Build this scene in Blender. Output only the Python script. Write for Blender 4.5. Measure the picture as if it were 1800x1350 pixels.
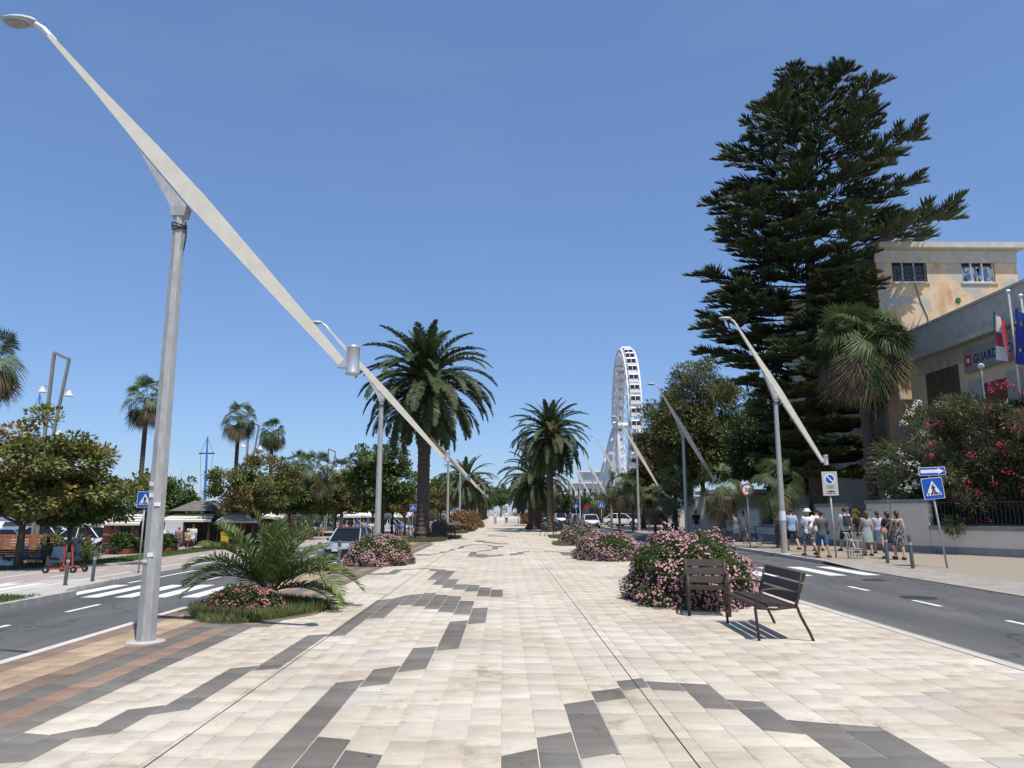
import bpy, bmesh, math, random
import numpy as np
from mathutils import Vector, Matrix, Euler
R = math.radians
PI = math.pi
for o in list(bpy.data.objects): bpy.data.objects.remove(o)
scene = bpy.context.scene
COL = scene.collection
# ---------------------------------------------------------------- camera
EYE = 1.65
FPX = 1300.0
PITCH = math.atan(225 / FPX)
YAW = math.atan(14 / FPX * math.cos(PITCH))
cam_d = bpy.data.cameras.new('camera'); cam = bpy.data.objects.new('camera', cam_d); COL.objects.link(cam)
cam_d.sensor_width = 36; cam_d.lens = FPX / 1800 * 36; cam_d.clip_start = 0.05; cam_d.clip_end = 6000
cam.location = (0, 0, EYE)
cam.rotation_euler = (PI / 2 + PITCH, 0, -YAW)
scene.camera = cam
# ---------------------------------------------------------------- sky, sun, exposure
SUN_EL = R(66); SUN_DIR = Vector((0.19, -0.36, 0)).normalized()      # horizontal direction towards the sun
w = bpy.data.worlds.new('World'); scene.world = w; w.use_nodes = True
nt = w.node_tree; nt.nodes.clear()
sky = nt.nodes.new('ShaderNodeTexSky'); sky.sky_type = 'NISHITA'; sky.sun_disc = False
sky.sun_elevation = SUN_EL
sky.sun_rotation = math.atan2(SUN_DIR.x, SUN_DIR.y)
sky.altitude = 0; sky.air_density = 1.0; sky.dust_density = 0.3; sky.ozone_density = 6.0
bg = nt.nodes.new('ShaderNodeBackground'); bg.inputs['Strength'].default_value = 0.15
wo = nt.nodes.new('ShaderNodeOutputWorld')
gm = nt.nodes.new('ShaderNodeGamma'); gm.inputs[1].default_value = 0.66     # the camera's soft tone over the whole sky
hz = nt.nodes.new('ShaderNodeMix'); hz.data_type = 'RGBA'; hz.blend_type = 'MULTIPLY'; hz.inputs[0].default_value = 1; hz.inputs[7].default_value = (.89, 1.09, 1.42, 1)
nt.links.new(sky.outputs[0], gm.inputs[0]); nt.links.new(gm.outputs[0], hz.inputs[6]); 
# thin high cirrus, hardly whiter than the blue
tcw = nt.nodes.new('ShaderNodeTexCoord'); mpw = nt.nodes.new('ShaderNodeMapping'); mpw.inputs['Scale'].default_value = (1.2, 2.2, 7.0); mpw.inputs['Rotation'].default_value = (0, .12, .5)
nzw = nt.nodes.new('ShaderNodeTexNoise'); nzw.inputs['Scale'].default_value = 2.2; nzw.inputs['Detail'].default_value = 7; nzw.inputs['Roughness'].default_value = .62
crw = nt.nodes.new('ShaderNodeMapRange'); crw.inputs[1].default_value = .5; crw.inputs[2].default_value = .85; crw.inputs[4].default_value = .06
cmx = nt.nodes.new('ShaderNodeMix'); cmx.data_type = 'RGBA'; cmx.inputs[7].default_value = (3.6, 4.2, 5.0, 1)
nt.links.new(tcw.outputs['Generated'], mpw.inputs[0]); nt.links.new(mpw.outputs[0], nzw.inputs['Vector']); nt.links.new(nzw.outputs[0], crw.inputs[0]); nt.links.new(crw.outputs[0], cmx.inputs[0]); nt.links.new(hz.outputs[2], cmx.inputs[6])
nt.links.new(cmx.outputs[2], bg.inputs[0]); nt.links.new(bg.outputs[0], wo.inputs[0])
sd = bpy.data.lights.new('sun', 'SUN'); sun = bpy.data.objects.new('sun', sd); COL.objects.link(sun)
sd.energy = 4.4; sd.angle = R(0.53); sd.color = (1.0, 0.95, 0.87)
to_sun = Vector((SUN_DIR.x * math.cos(SUN_EL), SUN_DIR.y * math.cos(SUN_EL), math.sin(SUN_EL)))
sun.rotation_euler = to_sun.to_track_quat('Z', 'Y').to_euler()
sun.location = (10, -10, 40)
vs = scene.view_settings
vs.view_transform = 'Standard'; vs.look = 'None'; vs.gamma = 1.0; vs.exposure = 0.25; vs.use_curve_mapping = False
scene.render.engine = 'CYCLES'
scene.cycles.max_bounces = 6; scene.cycles.transparent_max_bounces = 6
# ---------------------------------------------------------------- picture -> place helpers (points on real planes)
_f = Vector((math.sin(YAW) * math.cos(PITCH), math.cos(YAW) * math.cos(PITCH), math.sin(PITCH)))
_r = Vector((math.cos(YAW), -math.sin(YAW), 0)); _u = _r.cross(_f)
def ray(px, py): return _f + _r * ((px - 900) / FPX) + _u * ((675 - py) / FPX)
def g(px, py, z=0.0):
    r = ray(px, py); t = (z - EYE) / r.z; return Vector((0, 0, EYE)) + r * t
def aY(px, py, Y):
    r = ray(px, py); return Vector((0, 0, EYE)) + r * (Y / r.y)
# ---------------------------------------------------------------- object helpers
def tag(o, label=None, cat=None, group=None, kind=None):
    if label: o['label'] = label
    if cat: o['category'] = cat
    if group: o['group'] = group
    if kind: o['kind'] = kind
    return o
def thing(name, label, cat, loc=(0, 0, 0), rz=0.0, group=None):
    o = bpy.data.objects.new(name, None); COL.objects.link(o)
    o.location = loc; o.rotation_euler = (0, 0, rz); o.empty_display_size = 0.2
    return tag(o, label, cat, group)
def link(name, me, parent=None, loc=None, rot=None, scale=None):
    o = bpy.data.objects.new(name, me); COL.objects.link(o)
    if parent is not None: o.parent = parent
    if loc is not None: o.location = loc
    if rot is not None: o.rotation_euler = rot
    if scale is not None: o.scale = scale if hasattr(scale, '__len__') else (scale,) * 3
    return o
_bench = bpy.data.scenes.new('workbench')        # empty scratch scene: evaluates one mesh quickly
def evaluated(o):
    _bench.collection.objects.link(o); vl = _bench.view_layers[0]; vl.update()
    me = bpy.data.meshes.new_from_object(o.evaluated_get(vl.depsgraph)); bpy.data.objects.remove(o); return me
def copy_tree(o, parent=None):
    c = o.copy(); COL.objects.link(c); c.parent = parent
    for ch in o.children: copy_tree(ch, c)
    return c
class MB:
    def __init__(s): s.v = []; s.f = []; s.m = []; s.mi = 0
    def add(s, vs, fs):
        b = len(s.v); s.v += [tuple(p) for p in vs]
        for f in fs: s.f.append([b + i for i in f]); s.m.append(s.mi)
        return s
    def box(s, c, d, rot=None, taper=1.0):
        hx, hy, hz = d[0] / 2, d[1] / 2, d[2] / 2
        P = [(-hx, -hy, -hz), (hx, -hy, -hz), (hx, hy, -hz), (-hx, hy, -hz)]
        P += [(x * taper, y * taper, hz) for x, y, _ in P[:4]]
        M = rot.to_matrix() if isinstance(rot, Euler) else rot
        P = [Vector(p) for p in P]
        if M is not None: P = [M @ p for p in P]
        c = Vector(c)
        return s.add([p + c for p in P], [(3, 2, 1, 0), (4, 5, 6, 7), (0, 1, 5, 4), (1, 2, 6, 5), (2, 3, 7, 6), (3, 0, 4, 7)])
    def bb(s, x0, x1, y0, y1, z0, z1): return s.box(((x0 + x1) / 2, (y0 + y1) / 2, (z0 + z1) / 2), (x1 - x0, y1 - y0, z1 - z0))
    def rings(s, rings, cap=True):
        n = len(rings[0]); b = len(s.v)
        V = [p for r in rings for p in r]; F = []
        for i in range(len(rings) - 1):
            for j in range(n):
                a = i * n + j; c = i * n + (j + 1) % n
                F.append((a, c, c + n, a + n))
        if cap:
            F.append(tuple(reversed(range(n)))); F.append(tuple(range((len(rings) - 1) * n, len(rings) * n)))
        return s.add(V, F)
    def tube(s, pts, rad, n=8, cap=True, flat=1.0, up=None):
        pts = [Vector(p) for p in pts]
        if not hasattr(rad, '__len__'): rad = [rad] * len(pts)
        RR = []
        prev = None
        for i, p in enumerate(pts):
            t = (pts[min(i + 1, len(pts) - 1)] - pts[max(i - 1, 0)])
            t = t.normalized() if t.length > 1e-9 else Vector((0, 0, 1))
            if prev is None:
                a = Vector(up) if up else (Vector((0, 0, 1)) if abs(t.z) < .9 else Vector((1, 0, 0)))
                u = (a - t * a.dot(t)).normalized()
            else:
                u = (prev - t * prev.dot(t))
                u = u.normalized() if u.length > 1e-6 else t.orthogonal().normalized()
            prev = u; v = t.cross(u)
            RR.append([p + (u * math.cos(2 * PI * k / n) + v * math.sin(2 * PI * k / n) * flat) * rad[i] for k in range(n)])
        return s.rings(RR, cap)
    def lathe(s, prof, n=16, c=(0, 0, 0), axis='Z'):
        c = Vector(c); RR = []
        for r, z in prof:
            ring = []
            for k in range(n):
                a = 2 * PI * k / n; x, y = r * math.cos(a), r * math.sin(a)
                if axis == 'Z': p = (x, y, z)
                elif axis == 'X': p = (z, x, y)
                else: p = (y, z, x)
                ring.append(Vector(p) + c)
            RR.append(ring)
        return s.rings(RR)
    def ell(s, c, r, n=10, m=6, rot=None):
        c = Vector(c); RR = []
        for i in range(m + 1):
            t = PI * (i + .001) / (m + .002)
            ring = [Vector((r[0] * math.sin(t) * math.cos(2 * PI * k / n), r[1] * math.sin(t) * math.sin(2 * PI * k / n), -r[2] * math.cos(t))) for k in range(n)]
            if rot is not None: ring = [rot @ p for p in ring]
            RR.append([p + c for p in ring])
        return s.rings(RR)
    def cap_(s, p0, r0, p1, r1, n=10):
        p0 = Vector(p0); p1 = Vector(p1); d = (p1 - p0); L = max(d.length, 1e-6); t = d / L
        return s.tube([p0 - t * r0 * .95, p0 - t * r0 * .6, p0, p0 + d * .5, p1, p1 + t * r1 * .6, p1 + t * r1 * .95], [r0 * .3, r0 * .8, r0, (r0 + r1) / 2, r1, r1 * .8, r1 * .3], n)
    def prism(s, poly, z0, z1):
        n = len(poly); V = [(x, y, z0) for x, y in poly] + [(x, y, z1) for x, y in poly]
        F = [tuple(reversed(range(n))), tuple(range(n, 2 * n))] + [(i, (i + 1) % n, (i + 1) % n + n, i + n) for i in range(n)]
        return s.add(V, F)
    def mesh(s, name, mats, smooth=False):
        me = bpy.data.meshes.new(name); me.from_pydata(s.v, [], s.f)
        for m in (mats if isinstance(mats, (list, tuple)) else [mats]): me.materials.append(m)
        if any(s.m): me.polygons.foreach_set('material_index', s.m)
        if smooth is True: me.polygons.foreach_set('use_smooth', [True] * len(s.f))
        elif smooth: 
            me.polygons.foreach_set('use_smooth', [True] * len(s.f)); me.set_sharp_from_angle(angle=R(smooth))
        me.update(); return me
    def build(s, name, mats, parent=None, smooth=False, loc=None, rot=None):
        return link(name, s.mesh(name, mats, smooth), parent, loc, rot)
def np_mesh(name, V, F, mat, tint=None, smooth=False):
    """V (n,3); F (m,k) all faces of one size; tint (n,3) colour per vertex"""
    V = np.asarray(V, np.float32); F = np.asarray(F, np.int32); k = F.shape[1]
    me = bpy.data.meshes.new(name)
    me.vertices.add(len(V)); me.vertices.foreach_set('co', V.ravel())
    me.loops.add(F.size); me.loops.foreach_set('vertex_index', F.ravel())
    me.polygons.add(len(F)); me.polygons.foreach_set('loop_start', np.arange(0, F.size, k, dtype=np.int32))
    me.polygons.foreach_set('loop_total', np.full(len(F), k, np.int32))
    if smooth: me.polygons.foreach_set('use_smooth', np.ones(len(F), bool))
    if tint is not None:
        a = me.color_attributes.new('tint', 'FLOAT_COLOR', 'POINT')
        c = np.ones((len(V), 4), np.float32); c[:, :3] = tint; a.data.foreach_set('color', c.ravel())
    me.materials.append(mat); me.update(calc_edges=True); return me
# ---------------------------------------------------------------- materials
MATS = {}
def mat(name, col, col2=None, scale=6.0, rough=.6, bump=0.0, bscale=None, metal=0.0, spec=.4, detail=6, mixr=(.35, .65), stretch=None, alpha=None, trans=0.0, rvar=0.0):
    if name in MATS: return MATS[name]
    m = bpy.data.materials.new(name); m.use_nodes = True; MATS[name] = m
    N = m.node_tree.nodes; Lk = m.node_tree.links; b = N['Principled BSDF']
    b.inputs['Base Color'].default_value = (*col, 1); b.inputs['Roughness'].default_value = rough
    b.inputs['Metallic'].default_value = metal; b.inputs['Specular IOR Level'].default_value = spec
    if trans: b.inputs['Transmission Weight'].default_value = trans
    tc = N.new('ShaderNodeTexCoord'); src = tc.outputs['Object']
    if stretch:
        mp = N.new('ShaderNodeMapping'); mp.inputs['Scale'].default_value = stretch; Lk.new(src, mp.inputs[0]); src = mp.outputs[0]
    if col2:
        nz = N.new('ShaderNodeTexNoise'); nz.inputs['Scale'].default_value = scale; nz.inputs['Detail'].default_value = detail; nz.inputs['Roughness'].default_value = .65
        Lk.new(src, nz.inputs['Vector'])
        cr = N.new('ShaderNodeValToRGB'); cr.color_ramp.elements[0].position = mixr[0]; cr.color_ramp.elements[1].position = mixr[1]
        cr.color_ramp.elements[0].color = (*col, 1); cr.color_ramp.elements[1].color = (*col2, 1)
        Lk.new(nz.outputs[0], cr.inputs[0]); Lk.new(cr.outputs[0], b.inputs['Base Color'])
        if rvar:
            mr = N.new('ShaderNodeMapRange'); mr.inputs[3].default_value = rough - rvar; mr.inputs[4].default_value = rough + rvar
            Lk.new(nz.outputs[0], mr.inputs[0]); Lk.new(mr.outputs[0], b.inputs['Roughness'])
    if bump:
        n2 = N.new('ShaderNodeTexNoise'); n2.inputs['Scale'].default_value = bscale or scale * 8; n2.inputs['Detail'].default_value = 5
        Lk.new(src, n2.inputs['Vector'])
        bp = N.new('ShaderNodeBump'); bp.inputs['Strength'].default_value = bump; bp.inputs['Distance'].default_value = .02
        Lk.new(n2.outputs[0], bp.inputs['Height']); Lk.new(bp.outputs[0], b.inputs['Normal'])
    return m
def leaf_mat(name, trans=.25, rough=.5, spec=.3, vary=.35):
    """foliage: colour from the per-leaf tint, thin translucent sheet"""
    m = bpy.data.materials.new(name); m.use_nodes = True; N = m.node_tree.nodes; Lk = m.node_tree.links
    b = N['Principled BSDF']; b.inputs['Roughness'].default_value = rough; b.inputs['Specular IOR Level'].default_value = spec
    at = N.new('ShaderNodeAttribute'); at.attribute_name = 'tint'
    oi = N.new('ShaderNodeObjectInfo'); mr = N.new('ShaderNodeMapRange'); mr.inputs[3].default_value = 1 - vary / 2; mr.inputs[4].default_value = 1 + vary / 2
    Lk.new(oi.outputs['Random'], mr.inputs[0])
    mx = N.new('ShaderNodeMix'); mx.data_type = 'RGBA'; mx.blend_type = 'MULTIPLY'; mx.inputs[0].default_value = 1
    Lk.new(at.outputs['Color'], mx.inputs[6]); Lk.new(mr.outputs[0], mx.inputs[7])
    Lk.new(mx.outputs[2], b.inputs['Base Color'])
    tr = N.new('ShaderNodeBsdfTranslucent'); Lk.new(mx.outputs[2], tr.inputs[0])
    ms = N.new('ShaderNodeMixShader'); ms.inputs[0].default_value = trans
    Lk.new(b.outputs[0], ms.inputs[1]); Lk.new(tr.outputs[0], ms.inputs[2]); Lk.new(ms.outputs[0], N['Material Output'].inputs[0])
    return m
LEAF = leaf_mat('leaf'); FROND = leaf_mat('frond', .24, .5, .28); PETAL = leaf_mat('petal', .3, .6, .2, .15); NEEDLE = leaf_mat('needle', .05, .6, .3, .3)
GALV = mat('galvanised_steel', (.34, .34, .325), (.46, .455, .435), 14, .5, metal=.25, stretch=(1, 1, .35), rvar=.1)
ARMST = mat('pale_galvanised_sheet', (.64, .59, .48), (.71, .66, .545), 5, .5, metal=.1, rvar=.1)
DKMET = mat('dark_iron', (.045, .045, .05), (.075, .075, .08), 30, .5, metal=.4)
BOLL = mat('bollard_paint', (.07, .072, .078), (.11, .11, .11), 20, .5, metal=.2)
WHITEP = mat('white_paint', (.78, .78, .77), (.70, .70, .69), 8, .45)
BARK = mat('bark', (.07, .055, .042), (.13, .105, .08), 9, .9, bump=.5, stretch=(1, 1, .3))
PBARK = mat('palm_bark', (.055, .042, .034), (.13, .10, .075), 14, .95, bump=.6)
GLASS = mat('window_glass', (.03, .035, .04), None, rough=.06, spec=.8)
TYRE = mat('tyre_rubber', (.018, .018, .018), None, rough=.85)
CHROME = mat('bright_metal', (.6, .6, .62), None, rough=.25, metal=1.0)
BLACKP = mat('black_plastic', (.02, .02, .022), None, rough=.5)
def flat(col, rough=.6): 
    nm = 'paint_%02x%02x%02x_%d' % (*[int(max(0, min(1, c)) * 255) for c in col], int(rough * 10))
    return mat(nm, col, tuple(c * .86 for c in col), 5, rough)
# ================================================================ THE GROUND
rng = np.random.default_rng(7); random.seed(7)
ZL = -0.75          # level of the harbour-side road, lower than the promenade
ZS = -0.60          # harbour-side cycle path
ZP = -0.95          # kiosk plaza
asph = mat('asphalt', (.082, .082, .085), (.125, .122, .118), .7, .85, bump=.35, bscale=160, stretch=(1.6, .35, 1), mixr=(.3, .75))
def _worn(m):
    # tyre lanes, repair patches and hairline cracks over the asphalt
    N = m.node_tree.nodes; Lk = m.node_tree.links; b = N['Principled BSDF']; src = b.inputs['Base Color'].links[0].from_socket
    geo = N.new('ShaderNodeNewGeometry')
    def mulramp(tex, out, stops, src):
        r = N.new('ShaderNodeValToRGB'); e = r.color_ramp.elements
        e[0].position, e[0].color = stops[0][0], (stops[0][1],) * 3 + (1,); e[1].position, e[1].color = stops[1][0], (stops[1][1],) * 3 + (1,)
        Lk.new(tex.outputs[out], r.inputs[0]); x = N.new('ShaderNodeMix'); x.data_type = 'RGBA'; x.blend_type = 'MULTIPLY'; x.inputs[0].default_value = 1; Lk.new(src, x.inputs[6]); Lk.new(r.outputs[0], x.inputs[7]); return x.outputs[2]
    def mapped(sc):
        mp = N.new('ShaderNodeMapping'); mp.inputs['Scale'].default_value = sc; Lk.new(geo.outputs['Position'], mp.inputs[0]); return mp.outputs[0]
    n1 = N.new('ShaderNodeTexNoise'); n1.inputs['Scale'].default_value = 1.0; n1.inputs['Detail'].default_value = 4; Lk.new(mapped((.9, .04, 1)), n1.inputs['Vector']); src = mulramp(n1, 0, ((.35, .80), (.65, 1.12)), src)
    n0 = N.new('ShaderNodeTexNoise'); n0.inputs['Scale'].default_value = 1.2; n0.inputs['Detail'].default_value = 6; Lk.new(mapped((1, 1, 1)), n0.inputs['Vector'])
    ad = N.new('ShaderNodeMix'); ad.data_type = 'RGBA'; ad.inputs[0].default_value = .35; Lk.new(mapped((.30, .22, 1)), ad.inputs[6]); Lk.new(n0.outputs[1], ad.inputs[7])
    v = N.new('ShaderNodeTexVoronoi'); v.feature = 'DISTANCE_TO_EDGE'; v.inputs['Scale'].default_value = 1.0; Lk.new(ad.outputs[2], v.inputs['Vector']); src = mulramp(v, 0, ((.003, .55), (.008, 1.0)), src)
    n2 = N.new('ShaderNodeTexNoise'); n2.inputs['Scale'].default_value = 260; n2.inputs['Detail'].default_value = 2; Lk.new(mapped((1, 1, 1)), n2.inputs['Vector']); src = mulramp(n2, 0, ((.35, .72), (.65, 1.25)), src)
    n3 = N.new('ShaderNodeTexNoise'); n3.inputs['Scale'].default_value = .8; n3.inputs['Detail'].default_value = 5; Lk.new(mapped((1, .7, 1)), n3.inputs['Vector']); src = mulramp(n3, 0, ((.28, .70), (.36, 1.0)), src)
    Lk.new(src, b.inputs['Base Color'])
_worn(asph)
earth = mat('dry_ground', (.20, .18, .15), (.30, .27, .22), 2, .95)
stonebase = mat('mortar_bed', (.44, .40, .34), (.62, .57, .49), 9, .95)
aggr = mat('exposed_aggregate', (.18, .15, .115), (.40, .345, .27), 55, .9, bump=.5, bscale=90, detail=3)
conc = mat('concrete', (.36, .34, .31), (.46, .44, .40), 3, .9, bump=.15)
kerbm = mat('kerb_stone', (.33, .32, .30), (.45, .43, .40), 4, .9, bump=.2)
cycle = mat('cycle_path_asphalt', (.30, .26, .23), (.36, .315, .28), 3, .9, bump=.2, bscale=120)
paintm = mat('road_paint', (.72, .72, .70), (.36, .36, .35), 5, .7, mixr=(.45, .78), detail=9)
def sheet(name, x0, x1, y0, y1, z, m, parent=None, kind='structure'):
    o = MB().add([(x0, y0, z), (x1, y0, z), (x1, y1, z), (x0, y1, z)], [(0, 1, 2, 3)]).build(name, m, parent)
    if parent is None: o['kind'] = kind
    return o
sheet('ground', -3000, 3000, -200, 5000, -1.35, earth)
sheet('sea', -2500, -110, -100, 4500, -1.30, mat('sea_water', (.02, .07, .12), (.03, .09, .14), .05, .15, spec=.6))
road_l = MB().bb(-13.2, -5.62, -12, 420, -1.2, ZL).build('road_left', asph); road_l['kind'] = 'structure'
road_r = MB().bb(5.62, 10.62, -12, 420, -.6, -.06).build('road_right', asph); road_r['kind'] = 'structure'
# --- promenade: mortar bed, kerbs and slabs
prom = MB().bb(-5.52, 5.46, -6, 300, -1.2, -.005).build('promenade', stonebase); prom['kind'] = 'structure'
SLAB = bpy.data.materials.new('stone_slab'); SLAB.use_nodes = True
def _slab():
    N = SLAB.node_tree.nodes; Lk = SLAB.node_tree.links; b = N['Principled BSDF']; b.inputs['Roughness'].default_value = .72; b.inputs['Specular IOR Level'].default_value = .3
    at = N.new('ShaderNodeAttribute'); at.attribute_name = 'tint'
    geo = N.new('ShaderNodeNewGeometry')
    def noise(sc, det, rough, stretch):
        mp = N.new('ShaderNodeMapping'); mp.inputs['Scale'].default_value = stretch; Lk.new(geo.outputs['Position'], mp.inputs[0])
        n = N.new('ShaderNodeTexNoise'); n.inputs['Scale'].default_value = sc; n.inputs['Detail'].default_value = det; n.inputs['Roughness'].default_value = rough
        Lk.new(mp.outputs[0], n.inputs['Vector']); return n
    def ramp(n, p0, c0, p1, c1):
        r = N.new('ShaderNodeValToRGB'); r.color_ramp.elements[0].position = p0; r.color_ramp.elements[1].position = p1
        r.color_ramp.elements[0].color = (*c0, 1); r.color_ramp.elements[1].color = (*c1, 1); Lk.new(n.outputs[0], r.inputs[0]); return r
    def mul(a, bb_, fac=1.0):
        x = N.new('ShaderNodeMix'); x.data_type = 'RGBA'; x.blend_type = 'MULTIPLY'; x.inputs[0].default_value = fac
        Lk.new(a, x.inputs[6]); Lk.new(bb_, x.inputs[7]); return x.outputs[2]
    veins = ramp(noise(4.0, 8, .7, (.55, 1.5, 1)), .36, (.87, .845, .815), .62, (1.04, 1.035, 1.02))        # travertine streaks
    speck = ramp(noise(95, 4, .8, (1, 1, 1)), .32, (.66, .64, .61), .58, (1.04, 1.04, 1.04))
    big = ramp(noise(.55, 5, .6, (1, 1, 1)), .36, (.84, .80, .745), .62, (1.06, 1.06, 1.05))              # worn / dusty zones
    stain = ramp(noise(1.5, 9, .78, (1.0, .7, 1)), .32, (.62, .53, .43), .45, (1, 1, 1))
    vo = N.new('ShaderNodeTexVoronoi'); vo.inputs['Scale'].default_value = 1.7; Lk.new(geo.outputs['Position'], vo.inputs['Vector'])
    gum = ramp(vo, .028, (.25, .24, .23), .034, (1, 1, 1))                                               # trodden chewing gum
    dirt = ramp(noise(6, 10, .8, (.35, 2.2, 1)), .33, (.78, .71, .62), .47, (1, 1, 1))
    c = mul(at.outputs['Color'], veins.outputs[0]); c = mul(c, speck.outputs[0], .75); c = mul(c, big.outputs[0]); c = mul(c, stain.outputs[0], .85); c = mul(c, gum.outputs[0]); c = mul(c, dirt.outputs[0], .42)
    Lk.new(c, b.inputs['Base Color'])
    bp = N.new('ShaderNodeBump'); bp.inputs['Strength'].default_value = .3; bp.inputs['Distance'].default_value = .006
    Lk.new(noise(70, 5, .7, (1, 1, 1)).outputs[0], bp.inputs['Height']); Lk.new(bp.outputs[0], b.inputs['Normal'])
_slab()
SX = [-5.52 + .2671 * i for i in range(7)] + [-3.65, -3.42, -3.19, -2.93, -2.67, -2.41, -2.157, -1.90, -1.65, -1.39, -1.12, -.83, -.55, -.275, -.02, .24, .52, .81, 1.11, 1.40, 1.71, 1.99, 2.28, 2.61, 2.93] + [2.93 + .3162 * i for i in range(1, 9)]
NS = len(SX) - 1
def kof(x): return min(range(NS + 1), key=lambda i: abs(SX[i] - x))
def Z(x0, y0, s, *quads):   # picture quads (near-left, near-right, far-left, far-right), in zoomed units
    return [[(x0 + q[i] / s, y0 + q[i + 1] / s) for i in (0, 2, 4, 6)] for q in quads]
DARK = []
DARK += Z(400, 1150, 4.5, (-170, 1200, 180, 1200, 860, 225, 1085, 200), (1040, 262, 1270, 235, 1160, 120, 1370, 90), (1345, 143, 1560, 115, 1471, -50, 1650, -63),
          (400, 1200, 700, 1200, 705, 650, 955, 675), (700, 1200, 1050, 1200, 905, 755, 1180, 795))
DARK += Z(550, 950, 4.5, (960, 873, 1145, 855, 1085, 643, 1225, 630), (1222, 663, 1365, 650, 1268, 533, 1388, 530), (1120, 585, 1245, 588, 1178, 477, 1282, 478),
          (1005, 563, 1125, 570, 1085, 438, 1192, 442), (897, 540, 1018, 545, 1000, 428, 1095, 430), (803, 523, 910, 520, 908, 415, 1003, 415), (690, 512, 800, 510, 790, 428, 905, 420),
          (440, 622, 575, 612, 640, 460, 785, 430), (130, 762, 265, 750, 530, 470, 640, 462),
          (1410, 445, 1518, 448, 1420, 388, 1520, 387), (1305, 440, 1410, 443, 1328, 370, 1420, 371), (1220, 402, 1310, 403, 1240, 350, 1330, 353), (1130, 388, 1220, 390, 1150, 347, 1245, 347),
          (1043, 375, 1130, 377, 1095, 307, 1180, 307), (980, 350, 1065, 352, 1030, 290, 1110, 290), (940, 310, 1020, 310, 1000, 240, 1077, 240), (1020, 310, 1100, 310, 1077, 240, 1155, 240),
          (895, 240, 952, 243, 895, 222, 967, 227), (952, 243, 1010, 245, 967, 227, 1040, 232), (840, 226, 900, 228, 840, 219, 900, 221), (770, 228, 840, 226, 775, 223, 840, 219), (700, 234, 770, 230, 705, 228, 775, 224), (640, 237, 700, 235, 650, 230, 705, 228),
          (575, 270, 640, 268, 610, 235, 690, 232), (518, 273, 575, 272, 530, 258, 590, 255), (460, 275, 518, 273, 470, 262, 530, 258))
DARK += Z(0, 1000, 2.571, (1165, 460, 1250, 452, 1410, 300, 1490, 293))
DARK += Z(0, 0, 1, (262, 1257, 328, 1247, 420, 1175, 457, 1170), (128, 1298, 202, 1289, 227, 1247, 291, 1239), (0, 1343, 44, 1339, 91, 1291, 169, 1276),
          (-120, 1380, -30, 1370, 39, 1288, 84, 1291), (17, 1294, 41, 1284, 98, 1240, 131, 1244))
DARK += Z(800, 1150, 4.5, (330, 1200, 680, 1200, 333, 805, 645, 745), (690, 1200, 1050, 1200, 643, 660, 925, 612), (1000, 828, 1295, 778, 865, 393, 1105, 357), (1125, 382, 1352, 345, 1085, 295, 1305, 265), (1325, 288, 1525, 260, 1275, 213, 1478, 186), (1575, 280, 1800, 297, 1505, 212, 1760, 225))
DARK += Z(1200, 1150, 3, (105, 283, 295, 293, -5, 150, 135, 158), (415, 400, 655, 422, 235, 237, 420, 250), (1030, 760, 1400, 760, 550, 345, 800, 365), (1400, 760, 1800, 760, 800, 365, 1015, 383))
DARK += Z(700, 890, 5.294, (635, 467, 705, 469, 665, 425, 735, 422), (705, 470, 775, 478, 740, 445, 800, 445), (775, 480, 880, 472, 800, 445, 880, 455), (880, 470, 945, 468, 885, 455, 950, 452), (945, 465, 1010, 460, 950, 450, 1010, 448),
          (1010, 455, 1070, 452, 1015, 440, 1070, 437), (1070, 447, 1130, 443, 1075, 432, 1130, 430), (1130, 438, 1190, 435, 1135, 427, 1190, 424), (1190, 428, 1250, 423, 1195, 420, 1250, 416), (1330, 420, 1415, 420, 1330, 413, 1390, 413), (1415, 425, 1500, 428, 1410, 418, 1490, 421), (1545, 458, 1640, 460, 1500, 425, 1630, 428),
          (740, 420, 790, 418, 755, 413, 795, 410), (790, 413, 850, 412, 795, 403, 850, 400), (855, 400, 905, 400, 860, 382, 910, 382), (905, 380, 965, 380, 905, 368, 965, 368), (820, 368, 905, 375, 800, 357, 900, 362), (760, 362, 820, 362, 760, 355, 820, 355), (700, 362, 760, 362, 700, 355, 760, 355),
          (610, 375, 700, 365, 640, 362, 700, 355), (550, 398, 610, 392, 590, 370, 640, 365), (470, 420, 550, 410, 490, 400, 555, 398), (380, 438, 465, 430, 390, 422, 470, 418), (290, 452, 385, 445, 300, 445, 390, 438), (170, 460, 290, 455, 150, 445, 290, 448),
          (730, 330, 810, 335, 740, 317, 810, 317), (810, 340, 900, 345, 800, 328, 900, 335), (900, 352, 1015, 355, 900, 340, 1015, 347), (820, 280, 1020, 282, 825, 270, 1010, 275))
strip_iv = {k: [] for k in range(NS)}
for q in DARK:
    P = [g(*p) for p in q]
    xl = (P[0].x + P[2].x) / 2; xr = (P[1].x + P[3].x) / 2
    k0 = kof(xl); k1 = max(k0 + 1, kof(xr))
    for k in range(max(0, k0), min(NS, k1)):
        a = (k - k0) / (k1 - k0); b = (k + 1 - k0) / (k1 - k0)
        n0 = P[0].y + (P[1].y - P[0].y) * a; n1 = P[0].y + (P[1].y - P[0].y) * b
        f0 = P[2].y + (P[3].y - P[2].y) * a; f1 = P[2].y + (P[3].y - P[2].y) * b
        strip_iv[k].append((max(2.5, n0), max(2.5, n1), f0, f1))
for Yc in list(np.arange(58, 150, 9.0)):            # the wave goes on down the promenade
    for k in range(14, 30):
        y = Yc + 2.2 * math.sin(k * .55 + Yc) + (k - 20) * .12
        strip_iv[k].append((y, y, y + .9, y + .9))
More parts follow.
